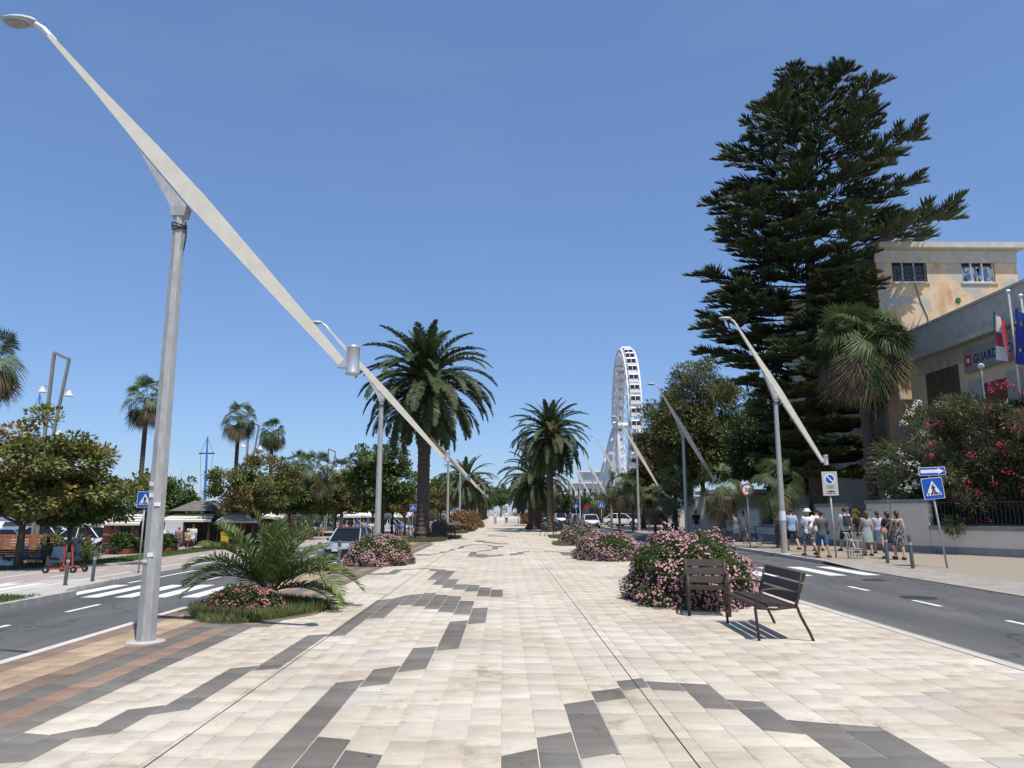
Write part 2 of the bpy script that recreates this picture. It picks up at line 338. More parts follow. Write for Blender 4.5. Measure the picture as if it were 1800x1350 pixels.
def merge(iv):
    iv = sorted(iv); out = []
    for a in iv:
        if out and (a[0] + a[1]) / 2 < (out[-1][2] + out[-1][3]) / 2 + .12: 
            if a[2] + a[3] > out[-1][2] + out[-1][3]: out[-1] = (out[-1][0], out[-1][1], a[2], a[3])
        else: out.append(a)
    return out
def slab_col(k, y):
    # coloured border strips on the harbour side: dark, brown, tan
    sh = 1 if 11.3 < y < 14.5 else (0 if y < 40 else -1)
    kk = k - sh if k > 4 else k
    if kk <= 6 and y > -9:
        if kk == 6 or kk == 4: base = (.172, .165, .150)
        elif kk in (0, 3): base = (.25, .185, .145)
        elif kk in (1, 2): base = (.42, .325, .225)
        else: base = (.31, .215, .165)
        return np.array(base) * rng.uniform(.85, 1.15)
    t = rng.random()
    base = np.array((.585, .538, .460)) * (1 - t) + np.array((.565, .518, .445)) * t
    if rng.random() < .05: base = np.array((.52, .49, .44)) * rng.uniform(.95, 1.05)
    if rng.random() < .05: base = np.array((.60, .55, .455))
    return base * rng.uniform(.988, 1.012)
slabs = []
for k in range(NS):
    iv = merge(strip_iv[k]); segs = []; cur = (2.2, 2.2)
    for a in iv:
        if (a[0] + a[1]) / 2 > (cur[0] + cur[1]) / 2 + .02: segs.append((cur[0], cur[1], a[0], a[1], False)); segs.append((*a, True))
        else: segs.append((cur[0], cur[1], a[2], a[3], True))
        cur = (a[2], a[3])
    segs.append((cur[0], cur[1], 150, 150, False))
    ph = rng.uniform(0, .52); J = []; y = 2.2 + ph
    while y < 150:
        J.append(y); y += rng.choice([.52, .52, .52, .40, .62]) if k > 6 else .52
        if y > 60: y += .5
    for (a0, a1, b0, b1, dk) in segs:
        lo = max(a0, a1); hi = min(b0, b1)
        js = [j for j in J if lo + .10 < j < hi - .10]
        ed = [(a0, a1)] + [(j, j) for j in js] + [(b0, b1)]
        for (p, q) in zip(ed[:-1], ed[1:]):
            ym = (p[0] + q[0]) / 2
            c = np.array((.185, .176, .160)) * rng.uniform(.88, 1.12) if dk else slab_col(k, ym)
            slabs.append((k, p[0], p[1], q[0], q[1], c))
def slab_geo(s, lod=False):
    k, n0, n1, f0, f1, c = s; e = .0018 if c[0] > .3 else .0045
    xa = SX[k]; xb = SX[k + 1]; dz = rng.uniform(-.0012, .0012); b = .0025
    def qd(e, z): return [(xa + e, n0 + e, z), (xb - e, n1 + e, z), (xb - e, f1 - e, z), (xa + e, f0 - e, z)]
    V = qd(e, -.006) + qd(e, -.0018 + dz) + qd(e + b, dz)
    F = [(8, 9, 10, 11)]
    for i in range(4):
        j = (i + 1) % 4; F += [(i, j, j + 4, i + 4), (i + 4, j + 4, j + 8, i + 8)]
    return V, F
def area_px(s):
    k, n0, n1, f0, f1, c = s; y = (n0 + f0) / 2; x = SX[k]
    if y < 5.0 or abs(x) > .72 * y: return 0
    return (f0 - n0) / y ** 3
order = sorted(range(len(slabs)), key=lambda i: -area_px(slabs[i])); near = set(order[:298])
VV = []; FF = []; TT = []
for i, s in enumerate(slabs):
    V, F = slab_geo(s)
    if i in near:
        link('paving_slab', np_mesh('paving_slab', V, F, SLAB, np.tile(s[5], (12, 1))), prom)
    else:
        b = len(VV); VV += V; FF += [tuple(b + q for q in f) for f in F]; TT += [s[5]] * 12
o = link('paving_slabs_beyond', np_mesh('paving_slabs_beyond', VV, FF, SLAB, np.array(TT)), prom); o['kind'] = 'stuff'
dr = mat('drain_slot', (.03, .03, .03), None, rough=.9)
for x in (1.285, -2.355): MB().bb(x - .005, x + .005, 2, 150, -.006, .0022).build('drain_slot', dr, prom)
# --- kerbs
def kerb(name, x0, x1, y0, y1, z0, z1, m, L=1.0, near=40):
    root = MB().bb(x0 + .01, x1 - .01, y0, y1, z0 - .1, z1 - .012).build(name, kerbm); root['kind'] = 'structure'
    y = y0
    me = MB().box((0, L / 2, 0), (x1 - x0, L - .012, z1 - z0)).mesh('kerb_stone', m)
    n = 0
    far = MB()
    while y < y1:
        zz = (z0 + z1) / 2 + random.uniform(-.002, .002)
        if y < near: link('kerb_stone', me, root, ((x0 + x1) / 2, y, zz))
        else: far.box(((x0 + x1) / 2, y + L / 2, zz), (x1 - x0, L - .012, z1 - z0))
        y += L
    if far.v: far.build('kerb_stones_beyond', m, root)['kind'] = 'stuff'
    return root
pale = mat('pale_kerb', (.60, .56, .49), (.50, .47, .41), 5, .85, bump=.2)
kerb('promenade_kerb_left', -5.66, -5.53, -1, 150, -.5, .004, pale)
kerb('promenade_kerb_right', 5.47, 5.61, -1, 150, -.3, .004, mat('gritty_kerb', (.42, .39, .34), (.56, .52, .45), 22, .9, bump=.4))
grav = mat('gutter_cobble', (.20, .19, .17), (.38, .36, .32), 60, .95, bump=.5, bscale=70)
sheet('gutter_right', 5.62, 5.86, -5, 150, -.055, grav)
kerb('sidewalk_kerb_right', 10.62, 10.8, 25.2, 200, -.2, .06, kerbm)
sw = MB().bb(10.8, 20.5, 25.2, 300, -.5, .055).build('sidewalk_right', aggr); sw['kind'] = 'structure'
ap = MB().add([(10.62, -8, -.045), (12.3, -8, .0), (12.3, 22.5, .0), (10.62, 22.5, -.045), (10.62, 25.2, .055), (12.3, 25.2, .055)], [(0, 1, 2, 3), (3, 2, 5, 4)]).build('driveway_apron', mat('worn_concrete', (.24, .22, .19), (.34, .31, .27), 2, .9, bump=.2)); ap['kind'] = 'structure'
o = MB().add([(12.3, -8, .0), (40, -8, .0), (40, 22.5, .0), (12.3, 22.5, .0), (12.3, 25.2, .055), (40, 25.2, .055)], [(0, 1, 2, 3), (3, 2, 5, 4)]).build('sidewalk_near_right', aggr); o['kind'] = 'structure'
sheet('garden_ground', 16.2, 60, 25.3, 200, .03, earth)
sheet('parking_ground', 20.4, 90, 80, 300, .04, aggr)
# --- harbour side
kerb('sidewalk_kerb_left', -13.38, -13.2, 26, 200, ZL - .1, ZS, kerbm, near=70)
kerb('verge_kerb_left', -12.4, -12.22, -2, 21.6, ZL - .1, ZS + .04, kerbm)
cp = MB().add([(-21.2, -10, ZS), (-13.38, -10, ZS), (-13.38, 300, ZS), (-21.2, 300, ZS)], [(0, 1, 2, 3)]).build('cycle_path', cycle); cp['kind'] = 'structure'
o = MB().prism([(-13.4, -10), (-12.41, -10), (-12.41, 21.6), (-13.0, 23.0), (-13.19, 25.9), (-15.4, 26), (-15.4, 15), (-13.4, 15)], -1.1, ZS + .003).build('pavement_left', conc); o['kind'] = 'structure'
o = MB().add([(-21.2, -10, ZS), (-21.2, 300, ZS), (-24, 300, ZP), (-24, -10, ZP), (-110, 300, ZP), (-110, -10, ZP)], [(3, 0, 1, 2), (5, 3, 2, 4)]).build('plaza', mat('plaza_paving', (.17, .16, .15), (.23, .22, .20), .8, .9)); o['kind'] = 'structure'
# --- paint
def mark(parent, x0, x1, y0, y1, z, name='marking'): return MB().add([(x0, y0, z), (x1, y0, z), (x1, y1, z), (x0, y1, z)], [(0, 1, 2, 3)]).build(name, paintm, parent)
y = 3.0
while y < 60:
    mark(road_r, 7.98, 8.09, y, y + .95, -.056, 'lane_dash'); y += 2.75
    if 19.0 < y < 23.5: y = 24.6
for i in range(5): mark(road_r, 5.95 + i * .98, 6.43 + i * .98, 20.3 + i * .12, 23.5 + i * .12, -.056, 'crossing_bar')
y = 8.0
while y < 75:
    mark(road_l, -10.72, -10.58, y, y + 1.5, ZL + .004, 'lane_dash'); y += 3.6
    if 21.0 < y < 26.0: y = 27.2
for i in range(8): mark(road_l, -13.0 + i * .95, -12.5 + i * .95, 21.9, 25.6, ZL + .004, 'crossing_bar')
mark(road_l, -12.95, -12.8, 26.3, 150, ZL + .004, 'edge_line')
for x in (-17.55, -14.3): mark(cp, x, x + .12, 6, 150, ZS + .004, 'edge_line')
y = 6
while y < 80: mark(cp, -15.95, -15.83, y, y + 1.2, ZS + .004, 'lane_dash'); y += 2.6
for i in range(4): mark(cp, -17.4 + i * .8, -17.0 + i * .8, 20.5, 24.5, ZS + .004, 'crossing_bar')
for x, y, r in ((8.4, 15.4, .35), (9.4, 19.3, .3)): 
    MB().lathe([(r, -.061), (r, -.055)], 20, (x, y, 0)).build('manhole_cover', DKMET, road_r)
# ================================================================ PLANTS
def unit(v): return v / np.maximum(np.linalg.norm(v, axis=1, keepdims=True), 1e-9)
def rand_dir(rng, n): return unit(rng.normal(size=(n, 3)))
def leaves(P, D, N, L, W, col, cup=.15):
    """diamond leaves: base P, direction D, face normal ~N, lengths L, widths W"""
    n = len(P); D = unit(D); S = unit(np.cross(D, N)); Nn = np.cross(S, D)
    L = np.broadcast_to(L, n)[:, None]; W = np.broadcast_to(W, n)[:, None]
    V = np.empty((n, 4, 3), np.float32)
    V[:, 0] = P; V[:, 1] = P + D * L * .45 + S * W * .5 + Nn * W * cup; V[:, 2] = P + D * L; V[:, 3] = P + D * L * .45 - S * W * .5 + Nn * W * cup
    F = np.arange(n * 4).reshape(n, 4); C = np.repeat(col, 4, axis=0)
    return V.reshape(-1, 3), F, C
def join(parts):
    V = []; F = []; C = []; b = 0
    for v, f, c in parts:
        V.append(v); F.append(f + b); C.append(c); b += len(v)
    return np.concatenate(V), np.concatenate(F), np.concatenate(C)
def pick(rng, n, cols, jit=.22):
    cols = np.array(cols, float); i = rng.integers(0, len(cols), n)
    return cols[i] * rng.uniform(1 - jit, 1 + jit, (n, 1)) * rng.uniform(.93, 1.07, (n, 3))
def crown(seed, ell, nclump, cr, nleaf, ls, cols, aspect=.55, top_cols=None, lump=.25, inner=.3, flatb=.55):
    """leaf clumps through an uneven ellipsoid; centre at origin"""
    rng = np.random.default_rng(seed); ell = np.array(ell, float)
    d = rand_dir(rng, nclump); 
    ph = rng.uniform(0, 6.28, 6)
    wob = 1 + lump * (np.sin(d[:, 0] * 4 + ph[0]) * np.cos(d[:, 1] * 3.7 + ph[1]) + .6 * np.sin(d[:, 2] * 6 + ph[2] + d[:, 0] * 3)) + rng.normal(0, lump * .35, nclump)
    rr = np.where(rng.random(nclump) < inner, rng.uniform(.2, .75, nclump), rng.uniform(.78, 1.0, nclump))
    c = d * (rr * wob)[:, None] * ell; c[:, 2] = np.where(c[:, 2] < -flatb * ell[2], -flatb * ell[2] + rng.uniform(-.1, .15, nclump) * ell[2], c[:, 2])
    csz = cr * rng.uniform(.6, 1.35, nclump); prob = csz ** 2 / (csz ** 2).sum()
    ci = rng.choice(nclump, nleaf, p=prob); ld = rand_dir(rng, nleaf)
    rad = csz[ci] * rng.random(nleaf) ** .45
    P = c[ci] + ld * rad[:, None] * np.array([1, 1, .75])
    out = unit(P / ell); D = unit(ld * .8 + out * .5 + rand_dir(rng, nleaf) * .7 + np.array([0, 0, -.15]))
    Nn = unit(out * .7 + np.array([0, 0, .8]) + rand_dir(rng, nleaf) * .7)
    col = pick(rng, nleaf, cols)
    ctint = rng.uniform(.78, 1.22, nclump)[ci][:, None]
    if top_cols is not None:
        w_ = (rng.random(nclump) < .45)[ci] & (rng.random(nleaf) < .75)
        col[w_] = pick(rng, int(w_.sum()), top_cols)
    return leaves(P, D, Nn, ls * rng.uniform(.7, 1.3, nleaf), ls * aspect * rng.uniform(.8, 1.2, nleaf), col * ctint), c
def limb_trunk(seed, h, r, centres, n=9, lean=(0, 0)):
    rng = random.Random(seed); mb = MB()
    top = Vector((lean[0], lean[1], h))
    mb.tube([(0, 0, -.15), (rng.uniform(-.04, .04), rng.uniform(-.04, .04), h * .4), top * .75 + Vector((rng.uniform(-.05, .05), 0, 0)), top], [r * 1.35, r, r * .88, r * .75], 9)
    idx = rng.sample(range(len(centres)), min(n, len(centres)))
    for i in idx:
        c = Vector(centres[i]); s = top * rng.uniform(.82, 1.0); m = s.lerp(c, .5) + Vector((rng.uniform(-.2, .2), rng.uniform(-.2, .2), -.12))
        mb.tube([s, m, c], [r * .5, r * .3, r * .08], 6)
    return mb
def leafy_tree(name, seed, trunk_h, r, ell, cz, nclump, cr, nleaf, ls, cols, top=None, lump=.25, inner=.3, aspect=.6, n=10):
    """prototype meshes (trunk, crown)"""
    (V, F, C), cen = crown(seed, ell, nclump, cr, nleaf, ls, cols, aspect, top, lump, inner)
    V = V + np.array([0, 0, cz], np.float32); cen = cen + np.array([0, 0, cz])
    return limb_trunk(seed, trunk_h, r, cen, n).mesh('trunk', BARK, True), np_mesh('crown', V, F, LEAF, C)
def plant_tree(name, label, cat, protos, loc, rz=0, s=1.0, group=None):
    t = thing(name, label, cat, loc, rz, group)
    sc = s if hasattr(s, '__len__') else (s, s, s)
    t.scale = sc
    link('trunk', protos[0], t); link('crown', protos[1], t); return t
# ---- pinnate palm frond (in XZ plane, leaving along +X)
def frond(seed, L, el0, droop, npair, leaf_l, leaf_w, cols, vee=.5, bare=.12, twist=.25, tipfade=.45, stiff=1.0, thick=.022):
    rng = np.random.default_rng(seed); n = 16; t = np.linspace(0, 1, n)
    el = el0 - droop * t ** 1.3; dx = np.cos(el); dz = np.sin(el); st = L / (n - 1)
    X = np.concatenate([[0], np.cumsum((dx[:-1] + dx[1:]) / 2 * st)]); Zz = np.concatenate([[0], np.cumsum((dz[:-1] + dz[1:]) / 2 * st)])
    Y = twist * np.sin(t * 2.2) * t * L * .12 * (1 if seed % 2 else -1)
    tt = np.linspace(bare, .995, npair); bx = np.interp(tt, t, X); by = np.interp(tt, t, Y); bz = np.interp(tt, t, Zz); e = np.interp(tt, t, el)
    P = np.stack([bx, by, bz], 1); T = np.stack([np.cos(e), np.zeros_like(e), np.sin(e)], 1); U = np.stack([-np.sin(e), np.zeros_like(e), np.cos(e)], 1)
    prof = np.clip(np.sin(np.clip((tt - bare) / (1 - bare) * .86 + .12, 0, 1) * PI) ** .6, .2, 1)
    parts = []
    for s in (-1, 1):
        side = np.array([0, s, 0]) * np.ones((npair, 1))
        fw = (.55 + tipfade * tt)[:, None]
        D = unit(side + T * fw + U * (vee * rng.uniform(.6, 1.4, npair))[:, None] + rng.normal(0, .09, (npair, 3)))
        ln = leaf_l * prof * rng.uniform(.85, 1.1, npair)
        mid = P + D * (ln * .55)[:, None]; tip = P + D * ln[:, None] + np.array([0, 0, -1]) * (ln * .22 / stiff)[:, None]
        Wd = unit(np.cross(D, U)) * (leaf_w * .5)
        Wd = unit(T - D * (T * D).sum(1, keepdims=True)) * (leaf_w * .5)
        V = np.empty((npair, 5, 3)); V[:, 0] = P - Wd * .6; V[:, 1] = P + Wd * .6; V[:, 2] = mid + Wd; V[:, 3] = tip; V[:, 4] = mid - Wd
        c = pick(rng, npair, cols, .18); Cc = np.repeat(c, 5, axis=0)
        Fq = np.arange(npair * 5).reshape(npair, 5); parts.append((V.reshape(-1, 3), Fq, Cc))
    V, F, C = join(parts)
    # rachis as 3-sided tube of quads turned into 5-gons is awkward: triangulate everything
    tri = np.concatenate([F[:, [0, 1, 2]], F[:, [0, 2, 4]], F[:, [4, 2, 3]]])
    mbr = []; rr = thick * (1 - .8 * t)
    for i in range(n):
        c0 = np.array([X[i], Y[i], Zz[i]]); Ui = np.array([-np.sin(el[i]), 0, np.cos(el[i])])
        mbr += [c0 + np.array([0, 1, 0]) * rr[i] + Ui * rr[i] * .3, c0 - np.array([0, 1, 0]) * rr[i] + Ui * rr[i] * .3, c0 - Ui * rr[i]]
    tf = []
    for i in range(n - 1):
        for j in range(3):
            a = i * 3 + j; b = i * 3 + (j + 1) % 3; tf += [(a, b, b + 3), (a, b + 3, a + 3)]
    rc = np.tile(np.array([.17, .16, .06]), (len(mbr), 1))
    return join([(V, tri, C), (np.array(mbr), np.array(tf), rc)])
GREENP = [(.046, .074, .026), (.064, .098, .034), (.084, .118, .044), (.052, .080, .032)]
OLIVEP = [(.075, .085, .042), (.10, .105, .055), (.12, .12, .07)]
DEADP = [(.13, .095, .06), (.18, .135, .085), (.10, .07, .045)]
def frond_mesh(name, *a, **k):
    V, F, C = frond(*a, **k); return np_mesh(name, V, F, FROND, C)
# fronds of the tall date palms: classes from upright to hanging
DP = []
for i, (el, dr, L) in enumerate([(84, 40, 3.0), (70, 60, 3.4), (55, 75, 3.7), (38, 85, 3.9), (20, 85, 4.0), (2, 78, 4.0), (-24, 56, 3.8), (-48, 36, 3.6)]):
    DP.append([frond_mesh('frond', i * 3 + q, L, R(el), R(dr), 66, .54, .062, GREENP if i < 5 else GREENP + OLIVEP, vee=.45, bare=.10) for q in (0, 1)])
ZFIG = []
def date_palm_trunk(h, r, seed):
    rng = random.Random(seed); mb = MB(); n = 16; RR = []; zs = np.linspace(0, h, int(h / .13))
    for i, z in enumerate(zs):
        t = z / h; rad = r * (1.22 - .3 * min(1, t * 6) + (.16 if t > .8 else 0) * min(1, (t - .8) / .1)) * (1.045 if i % 2 else .955)
        if t < .06: rad *= 1.12
        RR.append([Vector((rad * (1 + .05 * math.sin(k * 2.3 + i * 1.9)) * math.cos(2 * PI * (k + .5 * (i % 2)) / n), rad * (1 + .05 * math.sin(k * 3.1 + i)) * math.sin(2 * PI * (k + .5 * (i % 2)) / n), z)) for k in range(n)])
    mb.rings(RR); return mb.mesh('trunk', PBARK)
def date_palm(label, loc, h, r, s, nf, seed, group, fruit=True, single=False, tint_dead=8):
    rng = random.Random(seed); t = thing('date_palm', label, 'palm', loc, rng.uniform(0, 6), group)
    link('trunk', date_palm_trunk(h, r, seed), t)
    cnt = 0; dirs = []
    for i in range(nf):
        u = (i + .5) / nf; cl = min(7, int((u ** .72) * 8)); az = i * 2.39996 + rng.uniform(-.25, .25)
        o = link('frond', DP[cl][i % 2], t, (math.cos(az) * r * .5, math.sin(az) * r * .5, h + .35 - .75 * u), (rng.uniform(-.08, .08), rng.uniform(-.09, .09), az), s * rng.uniform(.88, 1.08))
    # boots: cut frond bases under the crown
    mb = MB()
    for i in range(60):
        az = i * 2.4; z = h - 1.3 + 1.5 * (i / 60)
        rr = r * (1.05 + .25 * i / 60)
        mb.box((math.cos(az) * rr, math.sin(az) * rr, z), (.10, .16, .34), Euler((0, .6, az)), .5)
    mb.build('frond_bases', mat('frond_base', (.10, .07, .045), (.17, .12, .08), 8, .9), t)
    if fruit:
        rg = np.random.default_rng(seed); n = 1300
        cl_ = np.array([[math.cos(a) * .8, math.sin(a) * .8, h + .55] for a in np.arange(0, 6.28, .785)])
        P = cl_[rg.integers(0, 8, n)] + rg.normal(0, .20, (n, 3)); D = rand_dir(rg, n)
        V, F, C = leaves(P, D, rand_dir(rg, n), .16, .06, pick(rg, n, [(.42, .19, .04), (.35, .16, .05), (.3, .2, .06)]))
        link('fruit_clusters', np_mesh('fruit_clusters', V, F, PETAL, C), t)['kind'] = 'stuff'
    return t
def joined_crown(seed, nf, s, r):
    rng = random.Random(seed); parts = []
    cls = [(80, 45, 3.0), (60, 70, 3.5), (38, 85, 3.9), (15, 85, 4.0), (-12, 70, 3.8), (-38, 45, 3.4)]
    fr = [frond(50 + i, L * s, R(el), R(d), 34, .52, .10, GREENP + OLIVEP[:1], vee=.4) for i, (el, d, L) in enumerate(cls)]
    for i in range(nf):
        u = (i + .5) / nf; V, F, C = fr[min(5, int(u ** .85 * 6))]; az = i * 2.39996 + rng.uniform(-.2, .2); c, s_ = math.cos(az), math.sin(az)
        M = np.array([[c, -s_, 0], [s_, c, 0], [0, 0, 1]]); sc = rng.uniform(.85, 1.1)
        parts.append(((V * sc) @ M.T + np.array([c * r, s_ * r, -.6 * u]), F, C))
    V, F, C = join(parts); return np_mesh('crown', V, F, FROND, C)
# ---- fan palm leaf
def fan(seed, rad, pet, cols, el0, droop, nseg=26, spread=2.3, tipdroop=.4):
    rng = np.random.default_rng(seed); e = el0; c0 = np.array([math.cos(e) * pet, 0, math.sin(e) * pet]); e2 = el0 - droop
    T = np.array([math.cos(e2), 0, math.sin(e2)]); U = np.array([-math.sin(e2), 0, math.cos(e2)]); S = np.array([0, 1, 0])
    V = []; F = []; C = []
    w = .016
    V += [np.array([0, w, 0]), np.array([0, -w, 0]), c0 + S * w * .7, c0 - S * w * .7]; F += [(0, 1, 3), (0, 3, 2)]; C += [(.16, .15, .05)] * 4
    for i in range(nseg):
        a = (i / (nseg - 1) - .5) * spread * 1.15; D = T * math.cos(a) + S * math.sin(a); Pn = -T * math.sin(a) + S * math.cos(a)
        L = rad * (1 - .25 * abs(a) / spread) * rng.uniform(.9, 1.06); h = U * (.06 * rad * (1 if i % 2 else -1))
        wd = L * spread / nseg * .62
        m = c0 + D * L * .6 + h * .6 + U * .05; tip = c0 + D * L + np.array([0, 0, -1]) * L * tipdroop * rng.uniform(.6, 1.4)
        b = len(V); V += [c0, m + Pn * wd * .62, m - Pn * wd * .62, tip]; F += [(b, b + 2, b + 1), (b + 1, b + 2, b + 3)]
        c = pick(rng, 1, cols, .2)[0]; C += [c, c, c, c * .9 + np.array([.03, .02, .01])]
    return np.array(V), np.array(F), np.array(C)
FANG = [(.060, .095, .034), (.085, .125, .046), (.12, .15, .06)]
FANM = {}
for key, cols in (('green', FANG), ('dead', DEADP)):
    FANM[key] = [np_mesh('fan_leaf', *[x if i != 2 else x for i, x in enumerate(fan(i_, 1.0, .9, cols, R(el), R(dr), tipdroop=td))][:2], FROND, fan(i_, 1.0, .9, cols, R(el), R(dr), tipdroop=td)[2])
                 for i_, (el, dr, td) in enumerate([(80, 25, .1), (55, 35, .2), (30, 45, .35), (5, 55, .45), (-25, 50, .5), (-55, 30, .5)])]
def fan_trunk(h, r, seed, rough_=.06, bend=0.0):
    mb = MB(); n = 12; zs = np.linspace(-.1, h, max(8, int(h / .11))); RR = []
    for i, z in enumerate(zs):
        t = max(0, z / h); rad = r * (1.25 - .35 * min(1, t * 5)) * (1 + rough_ * (1 if i % 2 else -1))
        RR.append([Vector((bend * math.sin(t * 2.2) + rad * (1 + rough_ * math.sin(k * 2.9 + i * 1.7 + seed)) * math.cos(2 * PI * k / n), rad * (1 + rough_ * math.sin(k * 1.7 + i * 2.3)) * math.sin(2 * PI * k / n), z)) for k in range(n)])
    return mb.rings(RR).mesh('trunk', PBARK)
def fan_palm(label, loc, h, r, s, n_green, n_dead, seed, group, single=True, rough_=.06, bend=0.0):
    rng = random.Random(seed); t = thing('fan_palm', label, 'palm', loc, rng.uniform(0, 6), group)
    link('trunk', fan_trunk(h, r, seed, rough_, bend), t); bx = bend * math.sin(2.2)
    for kind, n in (('green', n_green), ('dead', n_dead)):
        for i in range(n):
            u = (i + .5) / n; cl = min(5, int(u * 5.6)) if kind == 'green' else (4 + (i % 2)); az = i * 2.39996 + rng.uniform(-.3, .3) + (1 if kind == 'dead' else 0)
            link('fan_leaf' if kind == 'green' else 'dry_fan_leaf', FANM[kind][cl], t, (bx + math.cos(az) * r * .6, math.sin(az) * r * .6, h + (.25 - .45 * u if kind == 'green' else -.2 - .25 * rng.random())), (rng.uniform(-.75, .75), rng.uniform(-.2, .2), az), s * rng.uniform(.85, 1.12))
    return t
# ---- grass tuft sheet
def grass_patch(name, label, pts_fn, n, h, seed, mat_=LEAF, cols=((.05, .085, .02), (.075, .11, .03), (.12, .13, .045)), parent=None, cat='grass', width=.012):
    rg = np.random.default_rng(seed); P = pts_fn(rg, n); D = unit(np.stack([rg.normal(0, .35, n), rg.normal(0, .35, n), np.ones(n)], 1))
    V, F, C = leaves(P, D, rand_dir(rg, n) * np.array([1, 1, .1]), h * rg.uniform(.5, 1.3, n), width, pick(rg, n, cols, .25), 0)
    o = link(name, np_mesh(name, V, F, mat_, C), parent)
    if parent is None: tag(o, label, cat, kind='stuff')
    return o
# ---- flowering mound
LANT = [(.050, .080, .020), (.075, .105, .026), (.10, .125, .036), (.06, .085, .028)]
PINK = [(.50, .19, .34), (.60, .27, .42), (.44, .14, .30), (.62, .36, .42), (.60, .38, .30)]
def mound(seed, ell, nleaf, nflower, fs, leafc=LANT, flc=PINK, ls=.055, cover=None, spiky=0.0):
    rg = np.random.default_rng(seed); ell = np.array(ell, float)
    def surf(n):
        d = rand_dir(rg, n); d[:, 2] = np.abs(d[:, 2]); 
        # square up the dome so that the sides stand nearly upright
        k = 1 / np.maximum((np.abs(d[:, 0]) ** 2.6 + np.abs(d[:, 1]) ** 2.6 + np.abs(d[:, 2]) ** 2.6) ** (1 / 2.6), 1e-6)
        w_ = 1 + .07 * np.sin(d[:, 0] * 9 + seed) * np.sin(d[:, 1] * 8 + 1) + .06 * np.sin(d[:, 2] * 11 + d[:, 0] * 7) + spiky * np.maximum(0, np.sin(d[:, 0] * 17) * np.sin(d[:, 1] * 15)) 
        return d, d * (k * w_)[:, None]
    d, q = surf(nleaf); P = q * ell * (rg.uniform(.72, 1.03, nleaf) ** .6)[:, None]
    D = unit(d * .6 + rand_dir(rg, nleaf)); Nn = unit(d + np.array([0, 0, .6]) + rand_dir(rg, nleaf) * .6)
    lv = leaves(P, D, Nn, ls * rg.uniform(.7, 1.4, nleaf), ls * .62, pick(rg, nleaf, leafc, .3))
    d, q = surf(nflower); w_ = np.ones(nflower, bool)
    pat = np.sin(q[:, 0] * 5 + seed) + np.sin(q[:, 1] * 4.3 + 2 * seed) + np.sin(q[:, 2] * 6) + rg.normal(0, .8, nflower)
    w_ = pat > -.9; d = d[w_]; q = q[w_]; m = len(d); C0 = q * ell * 1.02 + d * .02
    fcol = pick(rg, m, flc, .15); parts = []
    # each head: a little dome of 6 petals round a raised centre
    a0 = rg.uniform(0, 6.28, m); up = unit(d + np.array([0, 0, .4]) + rg.normal(0, .35, (m, 3))); s1 = unit(np.cross(up, rand_dir(rg, m))); s2 = np.cross(up, s1); sz = fs * rg.uniform(.6, 1.25, m)
    V = np.empty((m, 7, 3)); V[:, 0] = C0 + up * sz[:, None] * .55
    for k in range(6):
        a = a0 + k * PI / 3; rr = sz * (1 if k % 2 else .8)
        V[:, 1 + k] = C0 + s1 * (np.cos(a) * rr)[:, None] + s2 * (np.sin(a) * rr)[:, None] - up * (sz * .1)[:, None]
    F = np.concatenate([np.stack([np.arange(m) * 7, np.arange(m) * 7 + 1 + k, np.arange(m) * 7 + 1 + (k + 1) % 6], 1) for k in range(6)])
    C = np.repeat(fcol, 7, axis=0); C[0::7] = C[0::7] * .6 + np.array([.75, .5, .3]) * .4
    return lv, (V.reshape(-1, 3), F, C)
def flower_mound(label, loc, ell, nleaf, nflower, fs, seed, group, rz=0, **k):
    lv, fl = mound(seed, ell, nleaf, nflower, fs, **k)
    t = thing('flowering_shrub', label, 'shrub', loc, rz, group)
    link('foliage', np_mesh('foliage', *lv[:2], LEAF, lv[2]), t)
    o = link('flower_heads', np_mesh('flower_heads', *fl[:2], PETAL, fl[2]), t); o['kind'] = 'stuff'
    mb = MB(); rg = random.Random(seed)
    for i in range(14):
        a = rg.uniform(0, 6.28); q = rg.uniform(.3, .8); mb.tube([(0, 0, -.05), (math.cos(a) * ell[0] * q * .5, math.sin(a) * ell[1] * q * .5, ell[2] * .5), (math.cos(a) * ell[0] * q, math.sin(a) * ell[1] * q, ell[2] * .8)], [.03, .02, .008], 5)
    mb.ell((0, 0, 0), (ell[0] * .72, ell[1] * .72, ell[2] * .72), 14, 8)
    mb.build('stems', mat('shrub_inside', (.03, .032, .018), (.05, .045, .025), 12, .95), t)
    return t
